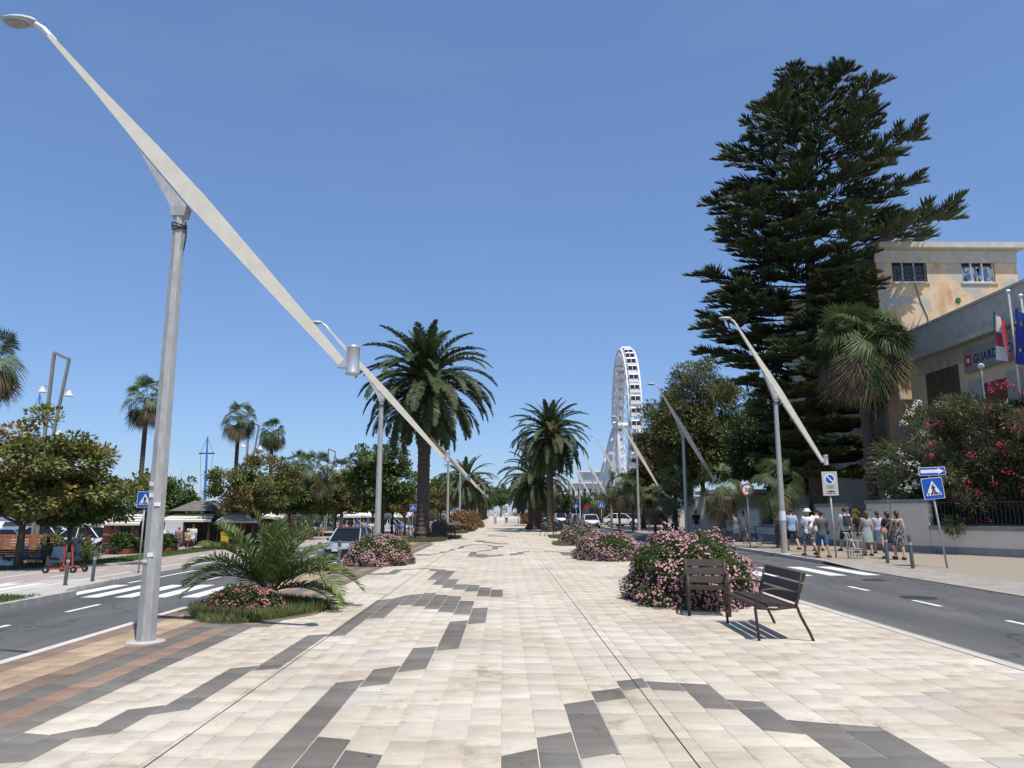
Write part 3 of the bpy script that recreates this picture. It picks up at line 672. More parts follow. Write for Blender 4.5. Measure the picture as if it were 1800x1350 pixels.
# ================================================================ STREET LAMPS
def lamp_meshes(up_, lo_, jz, jx):
    A = Vector((up_[0], 0, up_[1])); B = Vector((lo_[0], 0, lo_[1])); d = (B - A).normalized(); n = Vector((-d.z, 0, d.x))
    if n.z < 0: n = -n
    L = (B - A).length; tj = (jx - A.x) / d.x / L; M = {}
    mb = MB(); RR = []
    for t, wd, th in ((0, .032, .04), (.18, .056, .055), (tj - .10, .110, .075), (tj + .04, .128, .08), (tj + .3, .092, .07), (1, .055, .05)):
        c = A + d * L * t; RR.append([c - n * wd - Vector((0, th, 0)), c + n * wd - Vector((0, th, 0)), c + n * wd + Vector((0, th, 0)), c - n * wd + Vector((0, th, 0))])
    mb.rings(RR); M['arm'] = mb.mesh('arm', ARMST)
    mb = MB(); mb.tube([(0, 0, 0), (0, 0, jz * .5), (0, 0, jz - .1)], [.125, .105, .085], 8); M['pole'] = mb.mesh('pole', GALV)
    mb = MB(); mb.lathe([(.24, -.012), (.24, .006), (.15, .02)], 16); M['base_collar'] = mb.mesh('base_collar', conc)
    # gusset: tapering neck from the pole head up to the underside of the arm
    mb = MB(); q0 = A + d * L * (tj - .13) - n * .12; q1 = A + d * L * (tj + .035) - n * .15
    RR = [[Vector((-.09, -.09, jz - .12)), Vector((.09, -.09, jz - .12)), Vector((.09, .09, jz - .12)), Vector((-.09, .09, jz - .12))],
          [Vector((-.11, -.095, jz + .02)), Vector((.12, -.095, jz + .02)), Vector((.12, .095, jz + .02)), Vector((-.11, .095, jz + .02))]]
    RR.append([q0 + Vector((0, -.075, 0)), q1 + Vector((0, -.085, 0)), q1 + Vector((0, .085, 0)), q0 + Vector((0, .075, 0))])
    mb.rings(RR); M['arm_bracket'] = mb.mesh('arm_bracket', GALV)
    # luminaire: knuckle and flat lens-shaped head over the road
    s = -1 if up_[0] < lo_[0] else 1
    mb = MB(); k = A - d * .02; mb.tube([A + d * .12, A - d * .16, A - d * .20 + Vector((s * .10, 0, .05))], [.042, .042, .04], 8); M['knuckle'] = mb.mesh('knuckle', WHITEP, 40)
    h0 = A - d * .20 + Vector((s * .08, 0, .05)); RR = []
    for t, w_, th in ((0, .06, .035), (.1, .10, .06), (.3, .135, .075), (.55, .14, .065), (.8, .11, .04), (.92, .06, .02)):
        c = h0 + Vector((s * t * .56, 0, .03 + .02 * t)); RR.append([c + Vector((0, math.cos(a) * w_, math.sin(a) * th * (1 if math.sin(a) > 0 else .55))) for a in [2 * PI * i / 12 for i in range(12)]])
    mb = MB(); mb.rings(RR); M['luminaire'] = mb.mesh('luminaire', mat('luminaire_grey', (.50, .54, .55), (.42, .46, .47), 6, .4), 40)
    mb = MB(); c = h0 + Vector((s * .29, 0, -.012)); mb.ell(c, (.17, .10, .035), 12, 6); M['lens'] = mb.mesh('lens', mat('lamp_glass', (.35, .33, .28), None, rough=.15, spec=.7), True)
    # cylinder floodlight at the low end
    e = Vector((1 if lo_[0] > up_[0] else -1, 0, 0)); c = B + e * .15 + Vector((0, 0, .03))
    mb = MB(); mb.lathe([(.092, -.20), (.098, -.185), (.098, -.17), (.092, -.16), (.092, .16), (.098, .17), (.098, .185), (.088, .20)], 20, c); M['cylinder_light'] = mb.mesh('cylinder_light', mat('satin_aluminium', (.46, .47, .48), (.54, .55, .56), 5, .38, metal=.5), 40)
    mb = MB(); mb.box(B + e * .02, (.15, .10, .15)); M['light_bracket'] = mb.mesh('light_bracket', mat('satin_aluminium', (0, 0, 0)))
    mb = MB()
    for i in range(3):
        mb.tube([(math.cos(a) * .1, math.sin(a) * .1, jz - .24 - .035 * i + .02 * math.sin(a * 2 + i)) for a in [2 * PI * q / 10 for q in range(11)]], .009, 5)
    mb.tube([(.1, -.03, jz - .2), (.125, -.04, jz - .4), (.10, -.03, jz - .62)], .010, 5); M['cable_tie'] = mb.mesh('cable_tie', BLACKP)
    return M
LM_L = lamp_meshes((-2.14, 8.62), (2.38, 3.68), 5.9, .02)
LM_R = lamp_meshes((-1.42, 9.15), (1.72, 3.60), 6.2, .05)
def lamp(label, M, loc, group, tie=True):
    t = thing('street_lamp', label, 'street lamp', loc, 0, group)
    for nm in ('base_collar', 'pole', 'arm', 'arm_bracket', 'knuckle', 'light_bracket', 'cylinder_light'): link(nm, M[nm], t)
    l = link('luminaire', M['luminaire'], t); link('lens', M['lens'], l)
    if tie: link('cable_tie', M['cable_tie'], t)
    return t
ordn = ['first', 'second', 'third', 'fourth', 'fifth', 'sixth', 'seventh', 'eighth']
for i, y in enumerate((10.02, 27.8, 45.2, 62, 79, 96, 113, 130)):
    l = lamp(('tall slanted-arm street lamp on octagonal steel pole nearest the camera, beside the young palm' if i == 0 else '%s slanted-arm street lamp along the left edge of the promenade' % ordn[i]), LM_L, (-4.62 if i == 0 else -4.66, y, 0), 'lamps along the left edge', i < 2)
for i, y in enumerate((29.3, 45, 61, 76.5, 92, 108, 124)):
    lamp('%s slanted-arm street lamp along the right pavement, counted from the near end' % ordn[i], LM_R, (10.95 if i else 10.9, y, .05), 'lamps along the right pavement', i < 1)
# little white notice taped round the first right-hand pole
mb = MB(); mb.lathe([(.128, 0), (.128, .36)], 10); o = mb.build('paper_notice', WHITEP, None, loc=(10.9, 29.3, 1.32)); tag(o, 'white paper notice taped round the lamp pole beside the man in blue', 'notice')
rs = random.Random(3); L0 = [o_ for o_ in bpy.data.objects if o_.get('label', '').startswith('tall slanted')][0]
for i in range(5):
    mb = MB()
    a = -PI / 2 + rs.uniform(-.5, .5); z = rs.uniform(1.0, 2.6)
    mb.box((math.cos(a) * .116, math.sin(a) * .116, z), (.05 + .03 * rs.random(), .006, .03 + .04 * rs.random()), Euler((0, rs.uniform(-.3, .3), a + PI / 2))); mb.build('torn_sticker', WHITEP, L0)
# ================================================================ PALMS ON THE PROMENADE
date_palm('large date palm with drooping crown, behind the second lamp on the left', (-4.82, 44.6, 0), 9.5, .40, 1.15, 124, 1, 'date palms on the promenade')
date_palm('slim-trunked date palm on the right of the promenade with orange fruit stalks', (3.9, 63.4, 0), 8.2, .30, .98, 100, 2, 'date palms on the promenade')
date_palm('stout low date palm just behind the slim-trunked palm on the right', (3.0, 72.5, 0), 5.0, .72, .95, 74, 3, 'date palms on the promenade', fruit=False)
JC = [joined_crown(1, 60, 1.0, .3), joined_crown(2, 56, .95, .3)]
far_p = [(-4.5, 88, 5.4, .5, 1.0, 'orange-fruited date palm above the rust-red shrubs on the left'), (-4.6, 112, 4.8, .5, .95, 'second distant date palm on the left row'), (-4.6, 134, 5.2, .5, .95, 'third distant date palm on the left row'), (-4.6, 158, 5.2, .5, 1.0, 'fourth distant date palm on the left row'), (-4.6, 182, 5.2, .5, 1.0, 'farthest date palm on the left row'),
         (3.6, 92, 4.4, .6, .95, 'distant date palm on the right row behind the stout one'), (4.2, 114, 4.9, .5, .95, 'second distant date palm on the right row'), (4.2, 138, 5.2, .5, 1.0, 'third distant date palm on the right row'), (4.2, 165, 5.4, .5, 1.0, 'farthest date palm on the right row')]
for i, (x, y, h, r, s, lab) in enumerate(far_p):
    t = thing('date_palm', lab, 'palm', (x, y, 0), i * 1.3, 'distant date palms'); link('trunk', date_palm_trunk(h, r, i + 20), t)
    link('crown', JC[i % 2], t, (0, 0, h + .2), None, s)
    if i == 0:
        rg = np.random.default_rng(5); n = 420; P = rg.normal(0, 1, (n, 3)) * np.array([.75, .75, .35]) + np.array([0, 0, h - .1]); V, F, C = leaves(P, rand_dir(rg, n), rand_dir(rg, n), .24, .10, pick(rg, n, [(.45, .20, .04), (.38, .17, .05)]))
        link('fruit_clusters', np_mesh('fruit_clusters', V, F, PETAL, C), t)['kind'] = 'stuff'
# ---- the young palm in front
yp = thing('young_palm', 'young stemless palm with arching feather fronds in a grass bed', 'palm', (-4.15, 13.55, 0), 0); yp.scale = (.86, .86, .92)
YG = [(.11, .155, .038), (.14, .185, .05), (.18, .22, .07), (.095, .13, .042)]
YM = [frond_mesh('frond', 200 + i, L, R(el), R(dr), 40, .50, .034, YG, vee=.34, bare=.16, thick=.02, stiff=1.4) for i, (el, dr, L) in enumerate([(83, 22, 1.55), (68, 45, 1.75), (56, 62, 1.9), (48, 80, 2.0), (36, 85, 2.0), (22, 72, 1.8)])]
rs = random.Random(11)
yl = [(0, 84), (0, 200), (0, 320), (1, 15), (1, 60), (1, 115), (1, 165), (1, 225), (1, 335), (2, 38), (2, 90), (2, 140), (2, 190), (2, 232), (2, 318), (2, 355), (3, 10), (3, 170), (3, 188), (3, 345), (3, 65), (3, 215), (4, 178), (4, 2), (4, 330), (4, 205), (4, 120), (5, 350), (5, 20), (5, 160)]
for c, az in yl:
    link('frond', YM[c], yp, (rs.uniform(-.06, .06), rs.uniform(-.06, .06), .18 + rs.uniform(0, .15)), (rs.uniform(-.12, .12), rs.uniform(-.08, .08), R(az + rs.uniform(-7, 7))), rs.uniform(.86, 1.06))
mb = MB(); mb.lathe([(.10, 0), (.20, .1), (.21, .25), (.10, .45)], 12); mb.build('stem', PBARK, yp)
RED = [(.34, .035, .10), (.42, .08, .14), (.46, .18, .06), (.36, .05, .16)]
flower_mound('dark red lantana clump at the left foot of the young palm', (-4.42, 12.85, 0), (.46, .40, .42), 4200, 380, .021, 31, 'lantana clumps in the palm bed', flc=RED, ls=.045)
flower_mound('magenta lantana clump at the right foot of the young palm', (-3.98, 12.7, 0), (.34, .30, .36), 3000, 420, .022, 32, 'lantana clumps in the palm bed', flc=[(.55, .10, .28), (.58, .17, .28), (.6, .28, .10)], ls=.045)
def disc_pts(cx, cy, rx, ry, z=0.0, p=.5):
    def f(rg, n):
        a = rg.uniform(0, 6.28, n); r = rg.random(n) ** p; return np.stack([cx + np.cos(a) * r * rx * (1 + .12 * np.sin(a * 3)), cy + np.sin(a) * r * ry * (1 + .1 * np.cos(a * 4)), np.full(n, z)], 1)
    return f
soil = mat('planting_soil', (.10, .085, .05), (.16, .14, .08), 14, .95, bump=.4)
def bed(label, cx, cy, rx, ry, n, h, seed):
    t = thing('grass_bed', label, 'grass bed', (cx, cy, 0)); 
    MB().lathe([(rx * 1.02, -.004), (rx, .012), (rx * .6, .03)], 24).build('soil', soil, t).scale = (1, ry / rx, 1)
    P = disc_pts(0, 0, rx, ry); rg = np.random.default_rng(seed); p = P(rg, n); D = unit(np.stack([rg.normal(0, .4, n), rg.normal(0, .4, n), np.ones(n)], 1))
    V, F, C = leaves(p, D, rand_dir(rg, n) * np.array([1, 1, .1]), h * rg.uniform(.4, 1.3, n), .011 if h < .2 else .016, pick(rg, n, [(.085, .135, .032), (.115, .165, .045), (.15, .175, .06), (.26, .22, .11)], .25), 0)
    link('grass', np_mesh('grass', V, F, LEAF, C), t)['kind'] = 'stuff'; return t
bed('grass patch spreading round the foot of the young palm', -4.15, 12.95, 1.10, 1.30, 19000, .17, 1)
bed('grass ring round the foot of the large left date palm', -4.75, 43.6, 1.35, 2.0, 9000, .22, 2)
bed('grass tuft bed below the boulder and chair on the left', -3.9, 48.4, 1.1, 1.4, 5000, .22, 3)
bed('grass patch in front of the second boulder on the left', -4.0, 60, 1.1, 2.2, 5000, .25, 4)
bed('grass patch at the foot of the slim date palm on the right', 3.95, 49, 1.0, 2.0, 5000, .22, 5)
bed('grass edging at the left end of the third pink shrub', 3.05, 38.6, .55, 1.4, 3000, .2, 6)
# ---- pink mounds
flower_mound('largest pink lantana mound, behind the two dark bench chairs on the right', (3.52, 14.55, 0), (1.05, 1.5, 1.18), 28000, 4200, .026, 41, 'pink lantana mounds', spiky=.12)
flower_mound('low pink lantana mound between the largest mound and the far shrubs on the right', (3.72, 27.2, 0), (1.10, 1.6, .86), 17000, 3000, .026, 42, 'pink lantana mounds', spiky=.08)
flower_mound('small pink-topped lantana mound furthest back on the right', (3.95, 38.8, 0), (1.05, 1.8, .95), 9000, 1000, .030, 43, 'pink lantana mounds')
flower_mound('domed pink lantana mound on the left beside the two bollards', (-4.0, 24.6, 0), (.98, 1.4, .86), 16000, 2700, .026, 44, 'pink lantana mounds', spiky=.08)
RUST = [(.14, .055, .025), (.20, .085, .035), (.10, .06, .025)]
for i, (x, y, e, lab) in enumerate([(-3.95, 66, (1.3, 2.2, 1.45), 'nearest rust-red shrub on the left of the promenade'), (-4.0, 74, (1.3, 2.4, 1.6), 'middle rust-red and green shrub on the left'), (-3.9, 82, (1.6, 2.6, 1.75), 'farthest rust-red shrub on the left'), (3.7, 104, (1.3, 2.5, 1.6), 'rust-red shrub on the right beyond the palms')]):
    flower_mound(lab, (x, y, 0), e, 9000, 500, .07, 50 + i, 'rust-red shrubs', leafc=RUST + ([LANT[1]] * (3 if i == 1 else 1)), flc=[(.25, .08, .03), (.3, .12, .04)], ls=.11)
# ================================================================ BOULDERS
rockm = mat('basalt_boulder', (.055, .045, .042), (.13, .105, .095), 5, .95, bump=.9, bscale=14)
def boulder(label, loc, s, seed):
    bm = bmesh.new(); bmesh.ops.create_icosphere(bm, subdivisions=3, radius=1); rg = random.Random(seed); ph = [rg.uniform(0, 6) for _ in range(6)]
    for v in bm.verts:
        c = v.co; k = 1 + .13 * math.sin(c.x * 4 + ph[0]) + .12 * math.sin(c.y * 5 + ph[1]) + .10 * math.sin(c.z * 6 + ph[2]) + .05 * math.sin(c.x * 13 + c.y * 11 + ph[3]) + rg.uniform(-.03, .03)
        c.x = math.copysign(abs(c.x) ** .75, c.x); c.z = math.copysign(abs(c.z) ** .7, c.z)
        v.co = Vector((c.x * s[0] * k, c.y * s[1] * k, (c.z * k + .75) * s[2]))
    me = bpy.data.meshes.new('boulder'); bm.to_mesh(me); bm.free(); me.materials.append(rockm)
    tag(link('boulder', me, None, loc), label, 'boulder', 'basalt boulders')
boulder('big brown boulder beside the lone chair, left of the promenade', (-4.3, 50.2, 0), (.62, .6, .62), 1)
boulder('smaller boulder left of the promenade under the rust-red shrub', (-4.15, 61.5, 0), (.62, .7, .52), 2)
boulder('low grey boulder at the foot of the slim date palm', (4.35, 50.5, 0), (.55, .6, .36), 3)
# ================================================================ BENCH CHAIRS
woodd = mat('dark_stained_wood', (.030, .021, .017), (.055, .040, .032), 7, .6, stretch=(.6, 8, 8), bump=.15)
iron = mat('rusted_cast_iron', (.040, .034, .030), (.095, .065, .045), 10, .6, metal=.4, bump=.2)
def bench_proto(width, label):
    t = thing('bench_chair', label, 'bench chair'); hw = width / 2
    # local: seat faces -Y, back at +Y
    for i, y in enumerate((-.23, -.085, .06, .2)):
        MB().box((0, y, .445 - .012 * abs(i - 1.2)), (width - .05, .115, .034)).build('seat_slat', woodd, t)
    for i, (z, y) in enumerate(((.53, .255), (.665, .30), (.80, .345))):
        MB().box((0, y, z), (width, .032, .115), Euler((-.33, 0, 0))).build('backrest_slat', woodd, t)
    for s in (-1, 1):
        x = s * (hw - .035)
        MB().tube([(x, -.27, 0), (x, -.285, .2), (x, -.30, .40), (x, -.27, .55), (x, -.19, .635), (x, -.06, .655), (x, .10, .635), (x, .29, .60)], [.026, .026, .026, .025, .023, .022, .021, .02], 8, flat=.75).build('arm_and_front_leg', iron, t, True)
        MB().tube([(x, .33, .86), (x, .27, .60), (x, .235, .45), (x, .29, .30), (x, .39, .10), (x, .43, 0)], [.02, .022, .026, .026, .026, .026], 8, flat=.75).build('rear_leg', iron, t, True)
        MB().tube([(x, -.29, .41), (x, -.05, .395), (x, .235, .43)], .018, 6).build('seat_rail', iron, t, True)
    return t
P = bench_proto(.70, 'dark slatted bench chair set against the pink mound, facing left of the camera'); P.location = (3.35, 12.55, 0); P.rotation_euler = (0, 0, R(-11))
Q = bench_proto(1.62, 'wider dark slatted bench chair turned sideways in front of the pink mound')
Q.location = (3.62, 10.78, 0); Q.rotation_euler = (0, 0, R(-92)); P['group'] = Q['group'] = 'dark slatted bench chairs'
for i, (x, y, a, lab) in enumerate([(-3.35, 46.6, 178, 'lone dark chair beside the big boulder on the left'), (3.0, 52.5, 120, 'dark chair left of the slim date palm trunk'), (3.75, 51.2, 160, 'dark chair in front of the slim date palm trunk'), (2.6, 70, 90, 'farthest dark chair by the stout palm')]):
    c = copy_tree(P); c.location = (x, y, 0); c.rotation_euler = (0, 0, R(a)); c['label'] = lab
# ================================================================ BOLLARDS
def bollard_mesh():
    mb = MB(); mb.lathe([(.055, -.1), (.052, .80), (.044, .81), (.044, .83), (.054, .84), (.054, .985), (.045, 1.0)], 14); return mb.mesh('bollard', BOLL, 40)
BM = bollard_mesh(); band = MB().lathe([(.0555, .70), (.0555, .78)], 14).mesh('band', mat('grey_band', (.35, .35, .35), None))
def bollard(label, loc, lean=0, s=1.0):
    t = thing('bollard', label, 'bollard', loc, 0, 'bollards'); t.rotation_euler = (0, lean, 0); t.scale = (1, 1, s)
    link('post', BM, t); link('band', band, t)
p = g(114, 1029, ZS); bollard('leaning grey bollard on the left pavement in front of the red scooters', (p.x, p.y, ZS), .04)
p = g(162, 1022, ZS); bollard('grey bollard on the left pavement right of the red scooters', (p.x, p.y, ZS), .03)
bollard('bollard left of the domed pink mound, nearer the young palm', (-5.15, 21.2, 0), 0, .82); bollard('bollard touching the left side of the domed pink mound', (-4.75, 21.9, 0), 0, .84)
p = g(1561, 992); bollard('grey bollard right of the woman in the polka dot dress', (p.x, p.y, .02), -.02, .96)
p = g(1605, 999); bollard('grey bollard left of the leaning crossing sign', (p.x, p.y, .01), -.04, .96)
bollard('small dark bollard on the distant right pavement', (11.6, 60, .05), 0, .95)
for i, (x, y) in enumerate(((-1.1, 104), (2.0, 104), (2.25, 104))): bollard('distant bollard across the promenade, %s from the left' % ('first', 'second', 'third')[i], (x, y, 0))
# ================================================================ RIGHT SIDE: WALL, BUILDINGS, TREES
render_w = mat('wall_render', (.68, .60, .48), (.76, .69, .57), 1.5, .9, bump=.12, mixr=(.3, .8))
coping = mat('grey_coping', (.20, .21, .22), (.28, .29, .29), 3, .85, bump=.15)
def wall_run(t, a, b, h, th=.28, z0=.05, plinth=.28, cope=.16):
    a = Vector((a[0], a[1], 0)); b = Vector((b[0], b[1], 0)); d = (b - a); L = d.length; ang = math.atan2(d.y, d.x); m = (a + b) / 2; rot = Euler((0, 0, ang))
    MB().box((m.x, m.y, z0 + h / 2), (L, th, h), rot).build('wall_panel', render_w, t)
    MB().box((m.x, m.y, z0 + h + cope / 2), (L + .04, th + .12, cope), rot).build('coping', coping, t)
    MB().box((m.x, m.y, z0 + plinth / 2), (L + .01, th + .06, plinth), rot).build('plinth', coping, t)
gw = thing('garden_wall', 'pale rendered garden wall with grey coping and railings along the right pavement', 'wall', (0, 0, 0))
wx = 16.15
for (y0, y1, h) in ((31.0, 33.0, 1.95), (35.2, 38.4, 1.85), (40.2, 44.6, 1.80), (47.0, 51.5, 1.75), (53.4, 66, 1.70)):
    wall_run(gw, (wx, y0), (wx, y1), h)
for (y0, y1) in ((33.0, 35.2), (38.4, 40.2), (44.6, 47.0), (51.5, 53.4)):
    wall_run(gw, (wx, y0 + .02), (wx, y1 - .02), .72)
    for i in range(int((y1 - y0) / .14)): MB().box((wx, y0 + .1 + i * .14, 1.3), (.02, .02, 1.0)).build('rail_bar', DKMET, gw)
    MB().bb(wx - .02, wx + .02, y0, y1, 1.74, 1.78).build('rail', DKMET, gw)
c0 = Vector((wx, 31.0)); c1 = Vector((21.2, 21.4)); dv = (c1 - c0).normalized(); cA = c0 + dv * 1.6
wall_run(gw, c0 + dv * .02, cA, 1.95); wall_run(gw, cA + dv * .02, c1, .92)
wall_run(gw, (wx, 66.0), (30, 67.0), 1.7)
n = 62
for i in range(n):
    p = cA + dv * (.15 + (c1 - cA).length * i / n); MB().box((p.x, p.y, 1.58), (.02, .02, .90)).build('rail_bar', DKMET, gw)
for z in (1.18, 2.02):
    m = (cA + c1) / 2; MB().box((m.x, m.y, z), ((c1 - cA).length, .035, .035), Euler((0, 0, math.atan2(dv.y, dv.x)))).build('rail', DKMET, gw)
# ---- coast guard building
peach = mat('peach_plaster', (.68, .54, .36), (.74, .61, .43), 1.2, .9, bump=.1)
greyband = mat('grey_cement', (.40, .38, .34), (.54, .51, .45), 2.5, .9, bump=.2, mixr=(.3, .7))
cg = thing('coast_guard_building', 'low peach coast guard building with grey parapet behind the oleander', 'building', (0, 0, 0))
FX = 21.6
A_ = aY(1612, 600, 38.5)
MB().bb(FX, 34, 20, 38.5, 0, 8.6).build('wall', peach, cg)
MB().bb(FX - .03, 34, 20, 38.53, 8.6, 9.35).build('cement_band', greyband, cg)
MB().bb(FX - .55, 34, 20, 39.0, 9.35, 9.6).build('cornice', greyband, cg)
MB().bb(FX - .12, 34, 20, 38.6, 9.6, 11.0).build('parapet', greyband, cg)
MB().bb(FX - .2, 34, 20, 38.68, 11.0, 11.12).build('parapet_cap', greyband, cg)
def pt_on(px, py, X=FX):
    r = ray(px, py); return Vector((0, 0, EYE)) + r * (X / r.x)
shut = mat('brown_shutter', (.10, .075, .05), (.14, .10, .07), 3, .7)
a = pt_on(1630, 690); b = pt_on(1686, 660)
w_ = MB().bb(FX - .02, FX + .1, b.y, a.y, 5.2, a.z + 1.35).build('window', shut, cg); MB().bb(FX - .05, FX - .03, b.y - .1, a.y + .1, 5.05, 5.2).build('sill', greyband, w_)
for i in range(1, 4): MB().bb(FX - .035, FX - .02, b.y + (a.y - b.y) * i / 4 - .02, b.y + (a.y - b.y) * i / 4 + .02, 5.2, a.z + 1.3).build('shutter_frame', shut, w_)
a = pt_on(1728, 680); b = pt_on(1770, 640)
d_ = MB().bb(FX - .03, FX + .1, b.y, a.y, 3.5, 7.35).build('doorway', mat('red_roller_shutter', (.20, .075, .045), (.24, .09, .055), 4, .6, stretch=(1, 1, 12)), cg)
for i in range(18): MB().bb(FX - .045, FX - .03, b.y + .05, a.y - .05, 4.0 + i * .185, 4.15 + i * .185).build('shutter_slat', MATS['red_roller_shutter'], d_)
MB().bb(FX - .10, FX, a.y, a.y + .9, 3.5, 7.6).build('pilaster', greyband, cg); MB().bb(FX - .10, FX, b.y - .9, b.y, 3.5, 7.6).build('pilaster', greyband, cg)
# sign
sa = pt_on(1700, 640); sb = pt_on(1800, 605)
SZ0 = pt_on(1700, 657).z; SZ1 = pt_on(1700, 617).z
sg = thing('coast_guard_sign', 'grey name board with blue lettering above the red shutter', 'sign', (FX - .12, 0, 0))
MB().bb(-.04, .0, sb.y - .6, sa.y, SZ0, SZ1).build('board', mat('sign_grey', (.25, .26, .26), (.30, .31, .31), 3, .7), sg)
def text(s, size, m, parent, loc, rot, name='lettering', ext=.004, align='LEFT', sx=1.0):
    c = bpy.data.curves.new(name, 'FONT'); c.body = s; c.size = size; c.extrude = ext; c.align_x = align; c.resolution_u = 2; c.offset = size * .018
    o = bpy.data.objects.new(name, c); me = evaluated(o)
    me.materials.clear(); me.materials.append(m); o = link(name, me, parent, loc, rot); o.scale = (sx, 1, 1); return o
navy = mat('navy_lettering', (.02, .03, .16), None)
text('GUARDIA COSTIERA', .56, navy, sg, (-.046, sa.y - .72, (SZ0 + SZ1) / 2 - .19), (PI / 2, 0, -PI / 2), sx=.86)
MB().bb(-.05, -.041, sa.y - .58, sa.y - .16, (SZ0 + SZ1) / 2 - .25, (SZ0 + SZ1) / 2 + .25).build('badge', mat('badge_red', (.5, .03, .04), None), sg)
MB().lathe([(.12, -.058), (.12, -.05)], 14, (0, sa.y - .37, (SZ0 + SZ1) / 2), 'X').build('badge_disc', WHITEP, sg)
# ---- tall peach tower behind
tower_m = bpy.data.materials.new('peeling_plaster'); tower_m.use_nodes = True
def _peel():
    N = tower_m.node_tree.nodes; Lk = tower_m.node_tree.links; b = N['Principled BSDF']; b.inputs['Roughness'].default_value = .92
    tc = N.new('ShaderNodeTexCoord')
    def nz(s, d, st=(1, 1, 1)):
        mp = N.new('ShaderNodeMapping'); mp.inputs['Scale'].default_value = st; Lk.new(tc.outputs['Object'], mp.inputs[0]); n = N.new('ShaderNodeTexNoise'); n.inputs['Scale'].default_value = s; n.inputs['Detail'].default_value = d; n.inputs['Roughness'].default_value = .6; Lk.new(mp.outputs[0], n.inputs[0]); return n
    def rmp(n, p0, p1):
        r = N.new('ShaderNodeMapRange'); r.inputs[1].default_value = p0; r.inputs[2].default_value = p1; Lk.new(n.outputs[0], r.inputs[0]); return r.outputs[0]
    def mix(a, bcol, f):
        m = N.new('ShaderNodeMix'); m.data_type = 'RGBA'; Lk.new(f, m.inputs[0])
        if isinstance(a, tuple): m.inputs[6].default_value = (*a, 1)
        else: Lk.new(a, m.inputs[6])
        m.inputs[7].default_value = (*bcol, 1); return m.outputs[2]
    c = mix((.58, .41, .25), (.62, .49, .34), rmp(nz(1.2, 6), .35, .65))
    c = mix(c, (.44, .24, .11), rmp(nz(1.1, 8, (1.4, 1.4, .4)), .52, .70))
    c = mix(c, (.40, .385, .35), rmp(nz(.55, 7), .52, .56)); c = mix(c, (.27, .265, .255), rmp(nz(.8, 8), .63, .66))
    Lk.new(c, b.inputs['Base Color'])
    bp = N.new('ShaderNodeBump'); bp.inputs['Strength'].default_value = .4; bp.inputs['Distance'].default_value = .03; Lk.new(nz(.55, 7).outputs[0], bp.inputs['Height']); Lk.new(bp.outputs[0], b.inputs['Normal'])
_peel()
TY = 40.0
tl = aY(1537, 437, TY); tr = aY(1783, 437, TY); ztop = tl.z
tw = thing('peeling_tower_block', 'tall peach block with peeling plaster and two wide windows on the right', 'building', (0, 0, 0))
wa = aY(1566, 453, TY); wb = aY(1631, 496, TY); wc = aY(1688, 452, TY); wd = aY(1751, 496, TY)
xs = [tl.x, wa.x, wb.x, wc.x, wd.x, tr.x]; z1 = wb.z; z2 = wa.z
# front wall built round the two openings
MB().bb(tl.x, tr.x, TY, TY + .35, 0, z1).build('wall', tower_m, tw)
for i in (0, 2, 4): MB().bb(xs[i], xs[i + 1], TY, TY + .35, z1, z2).build('wall_pier', tower_m, tw)
MB().bb(tl.x, tr.x, TY, TY + .35, z2, ztop - .1).build('wall_head', tower_m, tw)
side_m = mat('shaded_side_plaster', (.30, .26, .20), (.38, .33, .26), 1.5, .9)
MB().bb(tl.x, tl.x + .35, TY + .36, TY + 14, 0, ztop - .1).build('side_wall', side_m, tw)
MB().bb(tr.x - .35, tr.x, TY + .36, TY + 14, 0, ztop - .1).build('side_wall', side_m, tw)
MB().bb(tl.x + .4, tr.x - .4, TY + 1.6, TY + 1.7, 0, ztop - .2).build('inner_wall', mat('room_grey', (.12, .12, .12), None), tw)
MB().bb(tl.x - .45, tr.x + .35, TY - .55, TY + 14.4, ztop - .1, ztop + .22).build('roof_slab', greyband, tw)
MB().bb(tl.x - .1, tr.x, TY - .1, TY - .005, ztop - .85, ztop - .12).build('fascia', greyband, tw)
paper = mat('blue_paper_sacks', (.10, .25, .42), (.55, .55, .50), 2.2, .8, detail=2, mixr=(.45, .55))
for j, (p, q) in enumerate(((wa, wb), (wc, wd))):
    W = MB().bb(p.x, q.x, TY + .22, TY + .24, z1, z2).build('window', GLASS, tw)
    for i in range(4):
        x = p.x + (q.x - p.x) * i / 3; MB().bb(x - .05, x + .05, TY + .14, TY + .21, z1, z2).build('mullion', WHITEP if j else mat('dull_frame', (.45, .44, .41), None), W)
    MB().bb(p.x, q.x, TY + .12, TY + .2, z1 - .01, z1 + .08).build('bottom_rail', WHITEP, W); MB().bb(p.x - .1, q.x + .1, TY - .08, TY + .0, z1 - .1, z1 - .01).build('sill', greyband, W)
    if j == 0:
        for z in (.12, .38, .64, .90): MB().bb(p.x, q.x, TY + .02, TY + .045, z1 + z, z1 + z + .025).build('guard_rail', DKMET, W)
        for i in range(9): MB().bb(p.x + (q.x - p.x) * i / 8 - .012, p.x + (q.x - p.x) * i / 8 + .012, TY + .02, TY + .04, z1, z1 + .92).build('guard_bar', DKMET, W)
    else:
        rs = random.Random(9)
        for i in range(9): MB().box((p.x + .15 + (q.x - p.x - .3) * i / 8, TY + .20 - .03, z1 + .42 + .1 * rs.random()), (.2, .05, .85 + .2 * rs.random()), Euler((0, rs.uniform(-.35, .35), 0))).build('paper_sack', paper, W)
